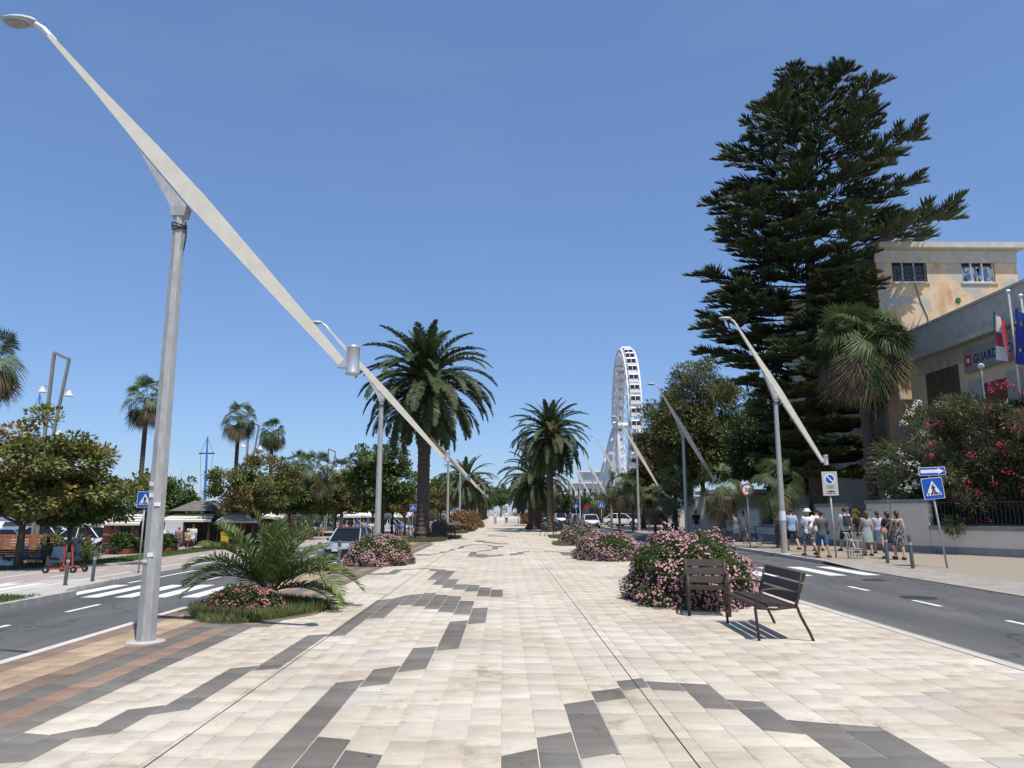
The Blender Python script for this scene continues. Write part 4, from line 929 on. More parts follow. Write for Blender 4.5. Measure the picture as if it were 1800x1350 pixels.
ca = aY(1607, 497, TY); MB().tube([(ca.x, TY - .03, ca.z), (ca.x + .25, TY - .04, ca.z - 1.1), (ca.x + .55, TY - .03, ca.z - 2.0), (ca.x + .62, TY - .03, ca.z - 2.8)], .03, 6).build('cable', mat('grey_cable', (.2, .2, .2), None), tw)
p = aY(1684, 528, TY); MB().lathe([(.14, -.05), (.16, -.02), (.12, 0)], 14, (p.x, TY, p.z), 'Y').build('round_vent', mat('green_vent', (.03, .12, .07), None), tw)
for px, py in ((1556, 400), (1614, 402)): 
    q = aY(px, 430, TY + 3); MB().tube([(q.x, TY + 3, ztop), (q.x, TY + 3, aY(px, py, TY + 3).z)], .05, 6).build('aerial', DKMET, tw)
# lower buildings glimpsed under the trees
lb = thing('low_beige_annex', 'low beige annex with flat roof just behind the garden wall', 'building', (0, 0, 0))
AY_ = 57.0; q0 = aY(1270, 860, AY_); q1 = aY(1352, 860, AY_)
MB().bb(q0.x, q1.x + 3, AY_, AY_ + 6, 0, q0.z - .3).build('wall', mat('annex_plaster', (.40, .34, .22), (.45, .39, .27), 2, .9), lb); MB().bb(q0.x - .5, q1.x + 3.4, AY_ - .5, AY_ + 6.4, q0.z - .3, q0.z).build('roof', greyband, lb)
MB().bb(q0.x - 3.5, q0.x - .1, AY_ - 3, AY_ - 2.7, 0, q0.z - .6).build('gate_pier', render_w, lb)
MB().bb(q1.x - .4, q1.x + 1.0, AY_ - .06, AY_ - .01, 1.8, 3.1).build('window', GLASS, lb)
lb2 = thing('shaded_house', 'shaded pale house behind the Norfolk pine trunk', 'building', (0, 0, 0))
MB().bb(25.2, 35, 48, 70, 0, 8.5).build('wall', mat('house_plaster', (.36, .34, .30), (.42, .40, .36), 2, .9), lb2); MB().bb(24.8, 35.4, 47.6, 70.4, 8.5, 8.8).build('roof', greyband, lb2)
for y in (49.5, 53, 57):
    for z in (1.2, 4.8):
        W = MB().bb(25.12, 25.2, y, y + 1.3, z, z + 1.9).build('window', GLASS, lb2); MB().bb(25.05, 25.11, y - .1, y + 1.4, z - .12, z).build('sill', greyband, W)
# ---- flags
def flagpole(label, base, tip):
    t = thing('flagpole', label, 'flagpole', (0, 0, 0), 0, 'flagpoles'); MB().tube([base, tip], .045, 8).build('pole', WHITEP, t); MB().ell(tip, (.09, .09, .09), 10, 6).build('finial', WHITEP, t, True)
def flag(name, label, top, w_, h, fn, seed):
    """hanging cloth: columns gathered towards the hoist; fn(u,v)->material index; built as panels of one cloth each"""
    rs = random.Random(seed); t = thing(name, label, 'flag', top)
    nu, nv = 18, 22
    P = [[None] * (nv + 1) for _ in range(nu + 1)]
    for i in range(nu + 1):
        u = i / nu
        for j in range(nv + 1):
            v = j / nv; sag = h * v + .55 * u * (1 - .3 * v)
            P[i][j] = Vector((-.1 - .06 * math.sin(u * 11 + v * 2 + seed) - .10 * math.sin(u * 6), -(u * w_ * (.35 + .65 * v) - .35 * w_ * v), -sag))
    return t, P, nu, nv
def flag_part(t, P, i0, i1, j0, j1, m, name, off=0.0):
    mb = MB(); V = []; F = []
    for i in range(i0, i1 + 1):
        for j in range(j0, j1 + 1): V.append(P[i][j] + Vector((off, 0, 0)))
    n = j1 - j0 + 1
    for i in range(i1 - i0):
        for j in range(j1 - j0): F.append((i * n + j, i * n + j + 1, (i + 1) * n + j + 1, (i + 1) * n + j))
    mb.add(V, F); return mb.build(name, m, t, True)
b1 = pt_on(1772, 512, 20.9); b2 = pt_on(1788, 690, 20.9)
flagpole('white flagpole with ball finial between the two flags', Vector((20.9, b1.y, 3.2)), b1)
b1e = pt_on(1794, 520, 20.7); flagpole('white flagpole partly cut by the right edge of the picture', Vector((20.7, b1e.y - .1, 3.2)), b1e)
clothg = flat((.03, .22, .07)); clothw = flat((.70, .70, .68)); clothr = flat((.52, .02, .035)); clothb = flat((.012, .04, .30)); clothy = flat((.75, .58, .04))
tp = pt_on(1752, 545, 20.6); t, P, nu, nv = flag('naval_flag', 'hanging green white and red flag with a small emblem, left of the blue flag', tp, .95, 2.0, None, 2)
flag_part(t, P, 0, 6, 0, nv, clothg, 'green_band'); flag_part(t, P, 6, 12, 0, nv, clothw, 'white_band'); flag_part(t, P, 12, nu, 0, nv, clothr, 'red_band')
flag_part(t, P, 7, 11, 8, 15, clothr, 'emblem_red', -.012); flag_part(t, P, 8, 9, 9, 11, clothb, 'emblem_blue', -.022); flag_part(t, P, 10, 11, 12, 14, clothg, 'emblem_green', -.022)
tp = pt_on(1792, 540, 20.4); t, P, nu, nv = flag('blue_flag', 'hanging dark blue flag with yellow stars at the right edge', tp, 1.15, 2.2, None, 5)
flag_part(t, P, 0, nu, 0, nv, clothb, 'cloth')
for i in range(12):
    a = i * PI / 6; ii = int(9 + 6 * math.cos(a)); jj = int(11 + 6 * math.sin(a)); c = P[ii][jj] + Vector((-.04, 0, 0)); mb = MB()
    V = []
    for k in range(10):
        r_ = .11 if k % 2 == 0 else .045; V.append(c + Vector((0, r_ * math.sin(k * PI / 5), r_ * math.cos(k * PI / 5))))
    mb.add(V, [tuple(range(10))]).build('star', clothy, t)
p = pt_on(1725, 648, 20.2); t = thing('globe_lamp', 'white globe lamp on a slim post in front of the red shutter', 'lamp', (p.x, p.y, 0))
MB().tube([(0, 0, 2.0), (0, 0, p.z)], .035, 8).build('post', WHITEP, t); MB().ell((0, 0, p.z + .1), (.13, .13, .13), 12, 8).build('globe', WHITEP, t, True)
# ---- Norfolk Island pine
def araucaria_branch(seed, L):
    rg = np.random.default_rng(seed); n = 14; t = np.linspace(0, 1, n); X = L * t; Zc = L * (-.05 * np.sin(t * PI) + .07 * t ** 3); Yc = L * .05 * np.sin(t * 3 + seed)
    V = []; F = []; C = []
    def tube(P, r, cols, k=4):
        b = len(V); m = len(P)
        for i in range(m):
            T = unit((P[min(i + 1, m - 1)] - P[max(0, i - 1)])[None])[0]; u = np.cross(T, [0, 0, 1.0]); u = u / max(1e-6, np.linalg.norm(u)); v = np.cross(u, T)
            for q in range(k): V.append(P[i] + (u * math.cos(2 * PI * q / k) + v * math.sin(2 * PI * q / k)) * r[i]); C.append(cols[i])
        for i in range(m - 1):
            for q in range(k): F.append((b + i * k + q, b + i * k + (q + 1) % k, b + (i + 1) * k + (q + 1) % k, b + (i + 1) * k + q))
    M = np.stack([X, Yc, Zc], 1); tube(M, .07 * (1 - .85 * t) * (L / 5), [(.10, .08, .06)] * n)
    def plume(p, dx, dy, l, nr):
        # a spray of upturned ropes fanning from p towards (dx, dy)
        base = math.atan2(dy, dx); g0 = rg.uniform(.7, 1.3)
        ax = np.array([math.cos(base), math.sin(base), .12]); tube(np.stack([p, p + ax * l * .5, p + ax * l]), [.03, .022, .01], [(.09, .075, .05)] * 3, 3)
        for i in range(nr):
            u = (i + rg.random()) / nr; s = 1 if i % 2 else -1; a = base + s * R(rg.uniform(25, 62)) * (1 - .75 * u)
            q = p + ax * l * u; ll = l * (.27 + .27 * math.sin(min(1, u + .15) * PI)) * rg.uniform(.75, 1.2)
            d = np.array([math.cos(a), math.sin(a), rg.uniform(.0, .32)]); tt = np.linspace(0, 1, 4)[:, None]
            P = q + d * ll * tt + np.array([0, 0, .30]) * ll * tt ** 2
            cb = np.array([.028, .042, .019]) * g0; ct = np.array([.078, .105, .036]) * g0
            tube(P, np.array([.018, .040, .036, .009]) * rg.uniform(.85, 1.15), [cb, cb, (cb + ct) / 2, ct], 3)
    at_ = lambda u: np.array([np.interp(u, t, X), np.interp(u, t, Yc), np.interp(u, t, Zc)])
    ns = 9
    for i in range(ns):
        u = .36 + .58 * (i + rg.uniform(-.3, .3)) / (ns - 1); s = 1 if i % 2 else -1; a = R(rg.uniform(35, 62)) * s
        sl = L * rg.uniform(.16, .27) * (1.15 - .5 * u); p = at_(min(.97, u)); d = np.array([math.cos(a), math.sin(a), rg.uniform(-.1, .25)]); e = p + d * sl
        tube(np.stack([p, (p + e) / 2 + np.array([0, 0, -.03]), e]), [.035, .03, .022], [(.10, .08, .06)] * 3, 3)
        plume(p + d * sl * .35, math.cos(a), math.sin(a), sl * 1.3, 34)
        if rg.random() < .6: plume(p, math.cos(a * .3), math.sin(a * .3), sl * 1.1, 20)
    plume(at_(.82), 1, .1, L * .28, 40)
    return np_mesh('branch', np.array(V), np.array(F), NEEDLE, np.array(C))
AB = [araucaria_branch(i, 5.0) for i in range(7)]
ATY = 41.0; ab = aY(1438, 895, ATY); at = aY(1424, 138, ATY); AH = at.z
ar = thing('norfolk_pine', 'towering dark Norfolk Island pine rising behind the right garden wall', 'tree', (ab.x, ATY, 0))
mb = MB(); lean = at.x - ab.x
mb.tube([(0, 0, -.1), (.1 * lean, 0, AH * .3), (.5 * lean, 0, AH * .65), (lean, 0, AH - .3)], [.50, .38, .22, .04], 12); mb.build('trunk', BARK, ar, True)
rs = random.Random(4); z = 3.8; lev = 0
def reach(z, az):
    right = math.cos(az); f = z / AH
    Lf = np.interp(f, [.12, .28, .34, .40, .48, .60, .72, .82, .92, 1.0], [3.0, 3.4, 5.4, 6.6, 6.2, 6.0, 5.8, 5.0, 3.6, 1.5])
    Rt = np.interp(f, [.12, .25, .38, .48, .54, .60, .66, .74, .84, .92, 1.0], [3.0, 3.0, 3.0, 3.2, 4.4, 8.4, 8.0, 6.6, 5.0, 3.6, 1.5])
    return (Rt if right > 0 else Lf) * abs(right) + (1 - abs(right)) * min(Lf, max(Rt, 4.4), 5.4) * .95
while z < AH - .2:
    nb = 8 if z < AH * .85 else 7; off = lev * .45 + rs.uniform(-.2, .2)
    for i in range(nb):
        az = off + i * 2 * PI / nb + rs.uniform(-.25, .25); Lr = reach(z, az) * rs.choice((.62, .78, .85, .92, .97, 1.06)) * .97; f = z / AH
        tilt = np.interp(f, [.1, .4, .7, .9, 1], [-.06, -.02, .05, .30, .8]) + rs.uniform(-.07, .07)
        if math.cos(az) > .3 and .52 < f < .72 and rs.random() < .62: Lr *= .62
        x0 = lean * f
        s_ = Lr / 5.0; link('branch', AB[rs.randrange(7)], ar, (x0, 0, z), (rs.uniform(-.15, .15), -tilt, az), (s_, max(.8, s_ * 1.05), max(.8, s_ * .8)))
    z += rs.uniform(.95, 1.25) * (.8 if z < AH * .5 else 1) * (1.1 if z > AH * .6 else 1.0); lev += 1
link('leader', AB[0], ar, (lean, 0, AH - 1.5), (0, -PI / 2, 0), .36)
# ---- dark tamarisk-like trees behind the wall
TAM = [(.13, .145, .045), (.165, .17, .06), (.10, .115, .04), (.19, .18, .07)]; TAMB = [(.13, .085, .045), (.10, .07, .042)]
def tam_tree(label, seed, px, pyt, pyb, Y, halfw, h_, cols, nleaf=30000, cat='tree', group='trees behind the right wall', ls=.34, lump=.22, asp=.34, trh=None):
    top = aY(px, pyt, Y); bot = aY(px, pyb, Y); cz = (top.z + bot.z) / 2; rz = (top.z - bot.z) / 2
    pr = leafy_tree('tree', seed, max(1.5, bot.z + rz * .4) if trh is None else trh, .22, (halfw, halfw * .9, rz), cz, 190, halfw * .24, nleaf, ls, cols, None, lump, .3, asp, 14)
    return plant_tree('broadleaf_tree', label, cat, pr, (top.x, Y, 0), 0, 1, group)
tam_tree('broad dark feathery tree between the ferris wheel and the Norfolk pine', 61, 1226, 648, 880, 66, 4.2, 0, TAM, 52000)
tam_tree('brownish feathery tree at the left end of the dark tree mass', 62, 1163, 745, 895, 76, 2.8, 0, TAM + TAMB, 32000)
tam_tree('small bare-looking brown tree right of the ferris wheel legs', 63, 1128, 815, 900, 74, 1.5, 0, TAMB + [(.12, .09, .06)], 13000)
FIC = [(.06, .115, .024), (.085, .15, .032), (.045, .08, .02)]
tam_tree('glossy bright green tree under the Norfolk pine', 64, 1292, 735, 858, 64, 3.0, 0, FIC, 26000, ls=.26, asp=.55)
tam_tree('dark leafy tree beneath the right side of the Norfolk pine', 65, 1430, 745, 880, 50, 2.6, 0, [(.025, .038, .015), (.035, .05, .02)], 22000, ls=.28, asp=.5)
tam_tree('dark leafy tree filling the gap left of the Norfolk pine trunk', 66, 1345, 690, 872, 57, 3.0, 0, [(.05, .08, .024), (.07, .105, .032), (.035, .055, .02)], 24000, ls=.28, asp=.5)
# ---- oleander
def oleander(label, seed, loc, ell, nleaf, nf, fcol, cols, group):
    (V, F, C), cen = crown(seed, ell, 190, .5, nleaf, .26, cols, .16, None, .14, .25, 1.0)
    cz = ell[2] * .95; V = V + np.array([0, 0, cz], np.float32)
    t = thing('oleander', label, 'oleander', loc, 0, group); link('foliage', np_mesh('foliage', V, F, LEAF, C), t)
    mb = MB(); rs = random.Random(seed)
    for i in range(22):
        c = cen[rs.randrange(len(cen))]; mb.tube([(rs.uniform(-.6, .6), rs.uniform(-.6, .6), -.1), (c[0] * .5, c[1] * .5, cz * .6), (c[0], c[1], c[2] + cz)], [.05, .035, .012], 5)
    mb.build('stems', BARK, t)
    rg = np.random.default_rng(seed + 1); d = rand_dir(rg, nf); d[:, 1] = -np.abs(d[:, 1]) * .9; d[:, 2] = d[:, 2] * .9 + .12
    ctr = d * np.array(ell) * rg.uniform(.98, 1.1, (nf, 1)) + np.array([0, 0, cz]); per = 22; P = np.repeat(ctr, per, 0) + rg.normal(0, .085, (nf * per, 3)); n = len(P)
    V, F, C = leaves(P, rand_dir(rg, n), unit(rand_dir(rg, n) + np.array([0, -.5, .6])), .085, .075, np.repeat(pick(rg, nf, fcol, .15), per, 0)); link('flower_clusters', np_mesh('flower_clusters', V, F, PETAL, C), t)['kind'] = 'stuff'
    return t
OLE = [(.07, .095, .038), (.09, .115, .05), (.12, .135, .065), (.05, .07, .03)]
oleander('big oleander with crimson flowers above the railings', 71, (20.6, 29.2, .05), (3.7, 2.4, 3.35), 46000, 95, [(.42, .05, .11), (.50, .09, .17)], OLE + [(.11, .055, .03)], 'oleanders')
oleander('white-flowered oleander at the left end of the oleander hedge', 72, (18.5, 31.8, .05), (2.3, 2.0, 3.1), 18000, 70, [(.80, .79, .76)], OLE, 'oleanders')
oleander('dull oleander hedge filling the corner below the coast guard sign', 73, (22.4, 25.6, .05), (2.6, 2.6, 2.9), 18000, 26, [(.40, .07, .12)], OLE, 'oleanders')
(V, F, C), cen = crown(75, (1.1, 1.0, 1.1), 60, .3, 9000, .20, [(.06, .10, .025), (.085, .13, .035)], .18, None, .15, .3, 1.0)
t = thing('light_green_shrub', 'light green fine-leaved shrub spilling over the wall left of the corner', 'shrub', (17.35, 31.6, 1.7)); link('foliage', np_mesh('foliage', V, F, LEAF, C), t)
MB().tube([(0, 0, -1.7), (.05, 0, -.5), (.1, 0, .3)], [.06, .05, .02], 6).build('stem', BARK, t)
# ---- fan palms on the right
p = aY(1512, 600, 34.5)
fan_palm('tall shaggy fan palm in front of the tall peach block', (p.x, 34.5, 0), p.z - .3, .28, 1.30, 52, 22, 5, 'fan palms right side', rough_=.10)
for i, (px, py, Y, s, lab) in enumerate([(1354, 850, 33.9, .80, 'small fan palm with shaggy trunk beside the first right-hand lamp'), (1262, 855, 40.0, .80, 'small fan palm left of the thirty sign'), (1185, 858, 50, .85, 'small fan palm beside the second right-hand lamp'), (1150, 880, 55, .75, 'small fan palm between the second and third right-hand lamps'), (1112, 862, 62.5, .85, 'small fan palm right of the third right-hand lamp'), (1088, 855, 68, .9, 'small fan palm left of the third right-hand lamp'), (1042, 885, 92, .9, 'small distant fan palm below the ferris wheel')]):
    p = aY(px, py, Y); fan_palm(lab, (p.x + (.25 if i == 0 else 0), Y, .05), p.z - .1, .12, s, 20, 6, 20 + i, 'small fan palms on the right pavement', rough_=.16, bend=-.12 if i == 0 else .05)
# ================================================================ HARBOUR SIDE (left)
# verge and lawn strip
def rect_pts(x0, x1, y0, y1, zf):
    def f(rg, n):
        x = rg.uniform(x0, x1, n); y = y0 + (y1 - y0) * rg.random(n) ** 1.6; return np.stack([x, y, zf(x)], 1)
    return f
lawn = mat('lawn', (.09, .125, .035), (.14, .16, .05), 4, .95, bump=.4, bscale=60)
o = MB().add([(-22.8, 20, ZS + .006), (-20.7, 20, ZS + .006), (-20.3, 29.0, ZS + .006), (-17.3, 34.5, ZS + .006), (-17.3, 120, ZS + .006), (-19.1, 120, ZS + .006), (-19.1, 36.5, ZS + .006), (-22.4, 31, ZS + .006)], [(0, 1, 2, 7), (7, 2, 3, 6), (6, 3, 4, 5)]).build('lawn_strip', lawn); o['kind'] = 'structure'
def lawn_pts(rg, n):
    y = 20 + 60 * rg.random(n) ** 1.5; lo = np.interp(y, [20, 29, 34.5, 120], [-20.7, -20.3, -17.3, -17.3]); hi = np.interp(y, [20, 31, 36.5, 120], [-22.8, -22.4, -19.1, -19.1]); u = rg.random(n)
    return np.stack([lo + (hi - lo) * u, y, np.full(n, ZS + .006)], 1)
grass_patch('lawn_grass', 'short green grass of the strip between cycle path and plaza', lawn_pts, 60000, .10, 5, cols=((.08, .13, .03), (.11, .16, .042), (.15, .18, .06)), width=.02)
o = MB().add([(-15.3, 5, ZS + .012), (-12.45, 5, ZS + .012), (-12.5, 20.2, ZS + .012), (-13.2, 21.0, ZS + .012), (-15.2, 21.0, ZS + .012)], [(0, 1, 2, 3, 4)]).build('verge', lawn); o['kind'] = 'structure'
grass_patch('verge_grass', 'shaded grass on the kerbed verge at the left edge', rect_pts(-15.2, -12.5, 14, 20.8, lambda x: x * 0 + ZS + .012), 14000, .09, 6, cols=((.05, .09, .02), (.08, .12, .03)), width=.014)
# ---- trees
MAP = [(.12, .14, .036), (.15, .165, .045), (.095, .115, .03), (.17, .165, .05)]; MAPT = [(.28, .20, .06), (.33, .24, .08), (.25, .16, .055), (.22, .20, .065)]
GRN = [(.07, .115, .028), (.10, .15, .038), (.125, .17, .05), (.055, .09, .024)]
TR_A = leafy_tree('tree', 81, 2.0, .13, (2.5, 2.5, 2.0), 3.7, 120, .50, 19000, .18, MAP, MAPT, .34, .3, .7)
TR_B = leafy_tree('tree', 82, 2.0, .13, (2.5, 2.4, 2.1), 3.8, 120, .50, 18000, .18, MAP + [(.09, .12, .03)], MAPT[2:], .32, .3, .7)
TR_C = leafy_tree('tree', 83, 2.2, .16, (2.6, 2.6, 2.7), 4.6, 130, .52, 20000, .20, GRN, [(.14, .19, .06), (.16, .20, .07)], .32, .3, .75)
TR_D = leafy_tree('tree', 84, 1.7, .09, (1.9, 1.9, 1.2), 2.7, 90, .42, 9000, .20, GRN, None, .2, .3, .6)
TR_E = leafy_tree('tree', 85, 1.8, .09, (1.5, 1.5, 1.3), 3.0, 70, .4, 4200, .20, MAPT + MAP, None, .25, .3, .6)
def tree_at(label, pr, px, Y, s=1.0, z=ZS, rz=0, group='trees along the harbour side'):
    p = aY(px, 900, Y); return plant_tree('street_tree', label, 'tree', pr, (p.x, Y, z), rz, s, group)
tree_at('yellowing round tree at the left edge above the wooden fence', TR_A, 42, 31.0, (1.18, 1.1, 1.02), ZS - .1, 0)
tree_at('yellow-brown round tree left of centre behind the young palm', TR_B, 447, 52, (1.06, 1.0, .98), ZS, 1)
tree_at('smaller yellow-brown round tree right of the tall date palms, above the grey car', TR_B, 590, 72, (.95, .95, .93), ZS, 2.2)
tree_at('large bright green tree left of the big date palm', TR_C, 673, 62, (1.06, 1.0, 1.12), ZS, 0)
tree_at('light green small tree under the left-edge tree', TR_D, 128, 33.5, (1.0, 1, 1.0), ZS, 0)
tree_at('low dark green tree left of the near lamp pole, over the kiosk', TR_D, 232, 58, (1.3, 1.2, 1.3), ZP, 1)
tree_at('low dark green tree just right of the near lamp pole, over the kiosk', TR_D, 296, 60, (1.35, 1.2, 1.35), ZP, 2)
tree_at('low green bush-like tree behind the blue mast', TR_D, 365, 70, (1.2, 1.2, .9), ZP, 3)
for i, (px, Y, pr, s, lab) in enumerate([(510, 62, TR_D, 1.3, 'light green low tree between the two yellow-brown trees'), (548, 80, TR_D, 1.3, 'dark low tree behind the smaller yellow-brown tree'), (655, 82, TR_D, 1.3, 'dark green tree left of the second lamp pole'), (690, 85, TR_D, 1.4, 'dark green tree right of the second lamp pole'), (712, 78, TR_E, 1.1, 'thin brownish street tree left of the big date palm trunk'),
      (775, 100, TR_E, 1.3, 'thin yellowish tree right of the big date palm trunk'), (790, 125, TR_C, 1.2, 'green tree right of the big date palm in the distance'), (770, 150, TR_C, 1.3, 'distant green tree seen past the big date palm'), (815, 160, TR_C, 1.2, 'distant green tree left of the left palm row'), (640, 110, TR_C, .9, 'distant green tree behind the low dark trees'), (600, 120, TR_C, .9, 'distant green tree behind the fan palms'), (835, 200, TR_C, 1.1, 'farthest green tree on the harbour side')]):
    tree_at(lab, pr, px, Y, s, ZS, i * 1.1)
# tree just outside the frame that shades the near left pavement
plant_tree('street_tree', 'yellowing tree outside the left edge that shades the near pavement', 'tree', TR_A, (-15.9, 17.6, ZS), 2.0, (.95, .95, 1.0), 'trees along the harbour side')
# vista closing trees
for i, (x, y, s, lab) in enumerate([(-9, 235, 1.5, 'first tree closing the far end of the promenade'), (-1, 250, 1.5, 'second tree closing the far end of the promenade'), (7, 240, 1.6, 'third tree closing the far end of the promenade'), (14, 215, 1.4, 'tree at the far end on the right road side'), (-20, 220, 1.5, 'far tree on the harbour side end'), (-30, 200, 1.4, 'far tree beyond the harbour plaza')]):
    plant_tree('broadleaf_tree', lab, 'tree', TR_C, (x, y, -.3), i * 1.7, s, 'trees closing the vista')
# ---- fan palms on the harbour side
for i, (px, py, Y, s, ng, nd, lab) in enumerate([(-18, 640, 36, .95, 28, 20, 'fan palm with dry skirt cut by the left edge'), (259, 705, 50, .92, 30, 16, 'tall fan palm behind the near lamp pole'), (420, 738, 60, .82, 32, 14, 'tall fan palm left of its twin beside the light mast'), (479, 762, 68, .78, 32, 14, 'tall fan palm right of the light mast'),
      (521, 822, 66, 1.0, 28, 8, 'short fan palm left of a similar one behind the trees'), (551, 828, 62, 1.0, 28, 8, 'short fan palm with drooping leaves right of a similar one'), (603, 838, 78, 1.3, 24, 10, 'short fan palm left of the large bright green tree'), (748, 885, 110, 1.3, 20, 12, 'fan palm glimpsed behind the big date palm trunk')]):
    p = aY(px, py, Y); fan_palm(lab, (p.x, Y, ZS - .2), p.z - ZS + .2, .17 if i < 4 else .2, s, ng, nd, 40 + i, 'fan palms on the harbour side')
# ---- bent light masts
mastm = mat('mast_steel', (.24, .235, .22), (.32, .31, .29), 6, .5, metal=.3)
def light_mast(label, px, Y, topy):
    p = aY(px, topy, Y); H = p.z - ZS; t = thing('light_mast', label, 'light mast', (p.x, Y, ZS), 0, 'bent light masts')
    MB().tube([(0, 0, 0), (.06, 0, H * .5), (.10, 0, H)], .10, 4, up=(1, 1, 0)).build('main_post', mastm, t)
    MB().box((.52, 0, H - .12), (.95, .16, .16), Euler((0, .42, 0))).build('top_beam', mastm, t)
    MB().tube([(.95, 0, H - .3), (.55, 0, H * .62), (.28, 0, H * .3), (.2, 0, 0)], .09, 4, up=(1, 1, 0)).build('slanted_post', mastm, t)
    for (x, z, s) in ((-.02, H - 2.0, -1), (.95, H - 2.2, 1), (-.1, H - 3.9, -1), (.62, H - 4.4, 1)):
        L_ = MB().lathe([(.05, .18), (.12, .14), (.13, .02), (.22, -.1), (.23, -.16), (.19, -.17)], 14, (x + s * .24, -.1, z)).build('spotlight', mat('white_lamp', (.66, .66, .64), None, rough=.4), t, 40)
        MB().tube([(x, 0, z + .15), (x + s * .22, -.1, z + .22)], .03, 6).build('lamp_bracket', mastm, L_)
light_mast('bent twin-post light mast with white spotlights above the left-edge tree', 92, 40, 622)
light_mast('bent twin-post light mast between the two tall fan palms', 436, 63, 742)
light_mast('thin light mast right of the short fan palms', 576, 88, 790)
# ---- masts and boats
blue = mat('blue_mast', (.05, .18, .52), None, rough=.4)
def mast(name, label, px, Y, top, m, r, arm=None):
    p = aY(px, top, Y); q = aY(px - 5, 895, Y); t = thing(name, label, 'mast', (q.x, Y, -1.2)); d = p.x - q.x
    MB().tube([(0, 0, 0), (d * .5, 0, (p.z + 1.2) * .5), (d, 0, p.z + 1.2)], [r, r * .9, r * .5], 8).build('spar', m, t)
    if arm:
        z = aY(px, arm[0], Y).z + 1.2; x = d * z / (p.z + 1.2); MB().box((x, 0, z), (arm[1], .12, .14)).build('crosstree', DKMET, t)
        for s in (-1, 1): MB().tube([(x + s * arm[1] * .42, 0, z), (d, 0, p.z + 1.1)], .02, 4).build('stay', DKMET, t); MB().tube([(x + s * arm[1] * .42, 0, z), (x, 0, 1.5)], .02, 4).build('stay', DKMET, t)
mast('tall_mast', 'blue mast with a crosstree behind the kiosks', 365, 85, 768, blue, .17, (797, 1.8))
mast('tall_mast', 'blue mast behind the left-edge tree', 70, 75, 692, blue, .15, (738, 2.4))
for i, (px, t_, Y) in enumerate([(320, 825, 95), (168, 850, 110), (190, 848, 120), (352, 862, 110), (368, 864, 120), (340, 870, 115), (585, 880, 120)]):
    mast('sailboat_mast', '%s grey sailboat mast of the harbour from the left' % ('fourth', 'first', 'second', 'sixth', 'seventh', 'fifth', 'eighth')[i], px, Y, t_, flat((.5, .5, .5)), .10)
def boat(label, x, y, L, rz, stripe):
    t = thing('motor_boat', label, 'boat', (x, y, -1.15), rz, 'boats by the quay'); RR = []
    for u, w_, k in ((-.5, .32, 0), (-.2, .36, 0), (.15, .34, .05), (.38, .2, .14), (.5, .03, .24)):
        RR.append([Vector((u * L, s_ * w_ * L * .45 * q, z + k * (1 if z > .5 else 2))) for s_, q, z in ((-1, .55, .2), (-1, .95, .8), (-1, 1, 1.25), (1, 1, 1.25), (1, .95, .8), (1, .55, .2))])
    MB().rings(RR).build('hull', WHITEP, t, 30); MB().box((-.03 * L, 0, 1.75), (L * .34, L * .22, .9), None, .75).build('cabin', WHITEP, t); MB().box((.02 * L, 0, 1.85), (L * .30, L * .235, .35), None, .85).build('cabin_window', GLASS, t)
    MB().box((-.05 * L, 0, .98), (L * .8, L * .322, .12)).build('stripe', stripe, t)
    MB().box((-.03 * L, 0, 2.3), (L * .3, L * .2, .08)).build('canopy', stripe, t)
for i, (px, Y, L, rz) in enumerate([(30, 62, 7, .4), (95, 60, 6.5, -.2), (150, 63, 7.5, .5), (70, 70, 8, .1), (175, 72, 7, 2.9), (120, 78, 9, .2), (10, 75, 8, 2.7)]):
    p = aY(px, 930, Y); boat('white motor boat behind the wooden fence, %s from the left' % ('second', 'fourth', 'sixth', 'third', 'last', 'fifth', 'first')[i], p.x, Y, L, rz, flat((.06, .16, .36)) if i % 2 else flat((.5, .52, .55)))
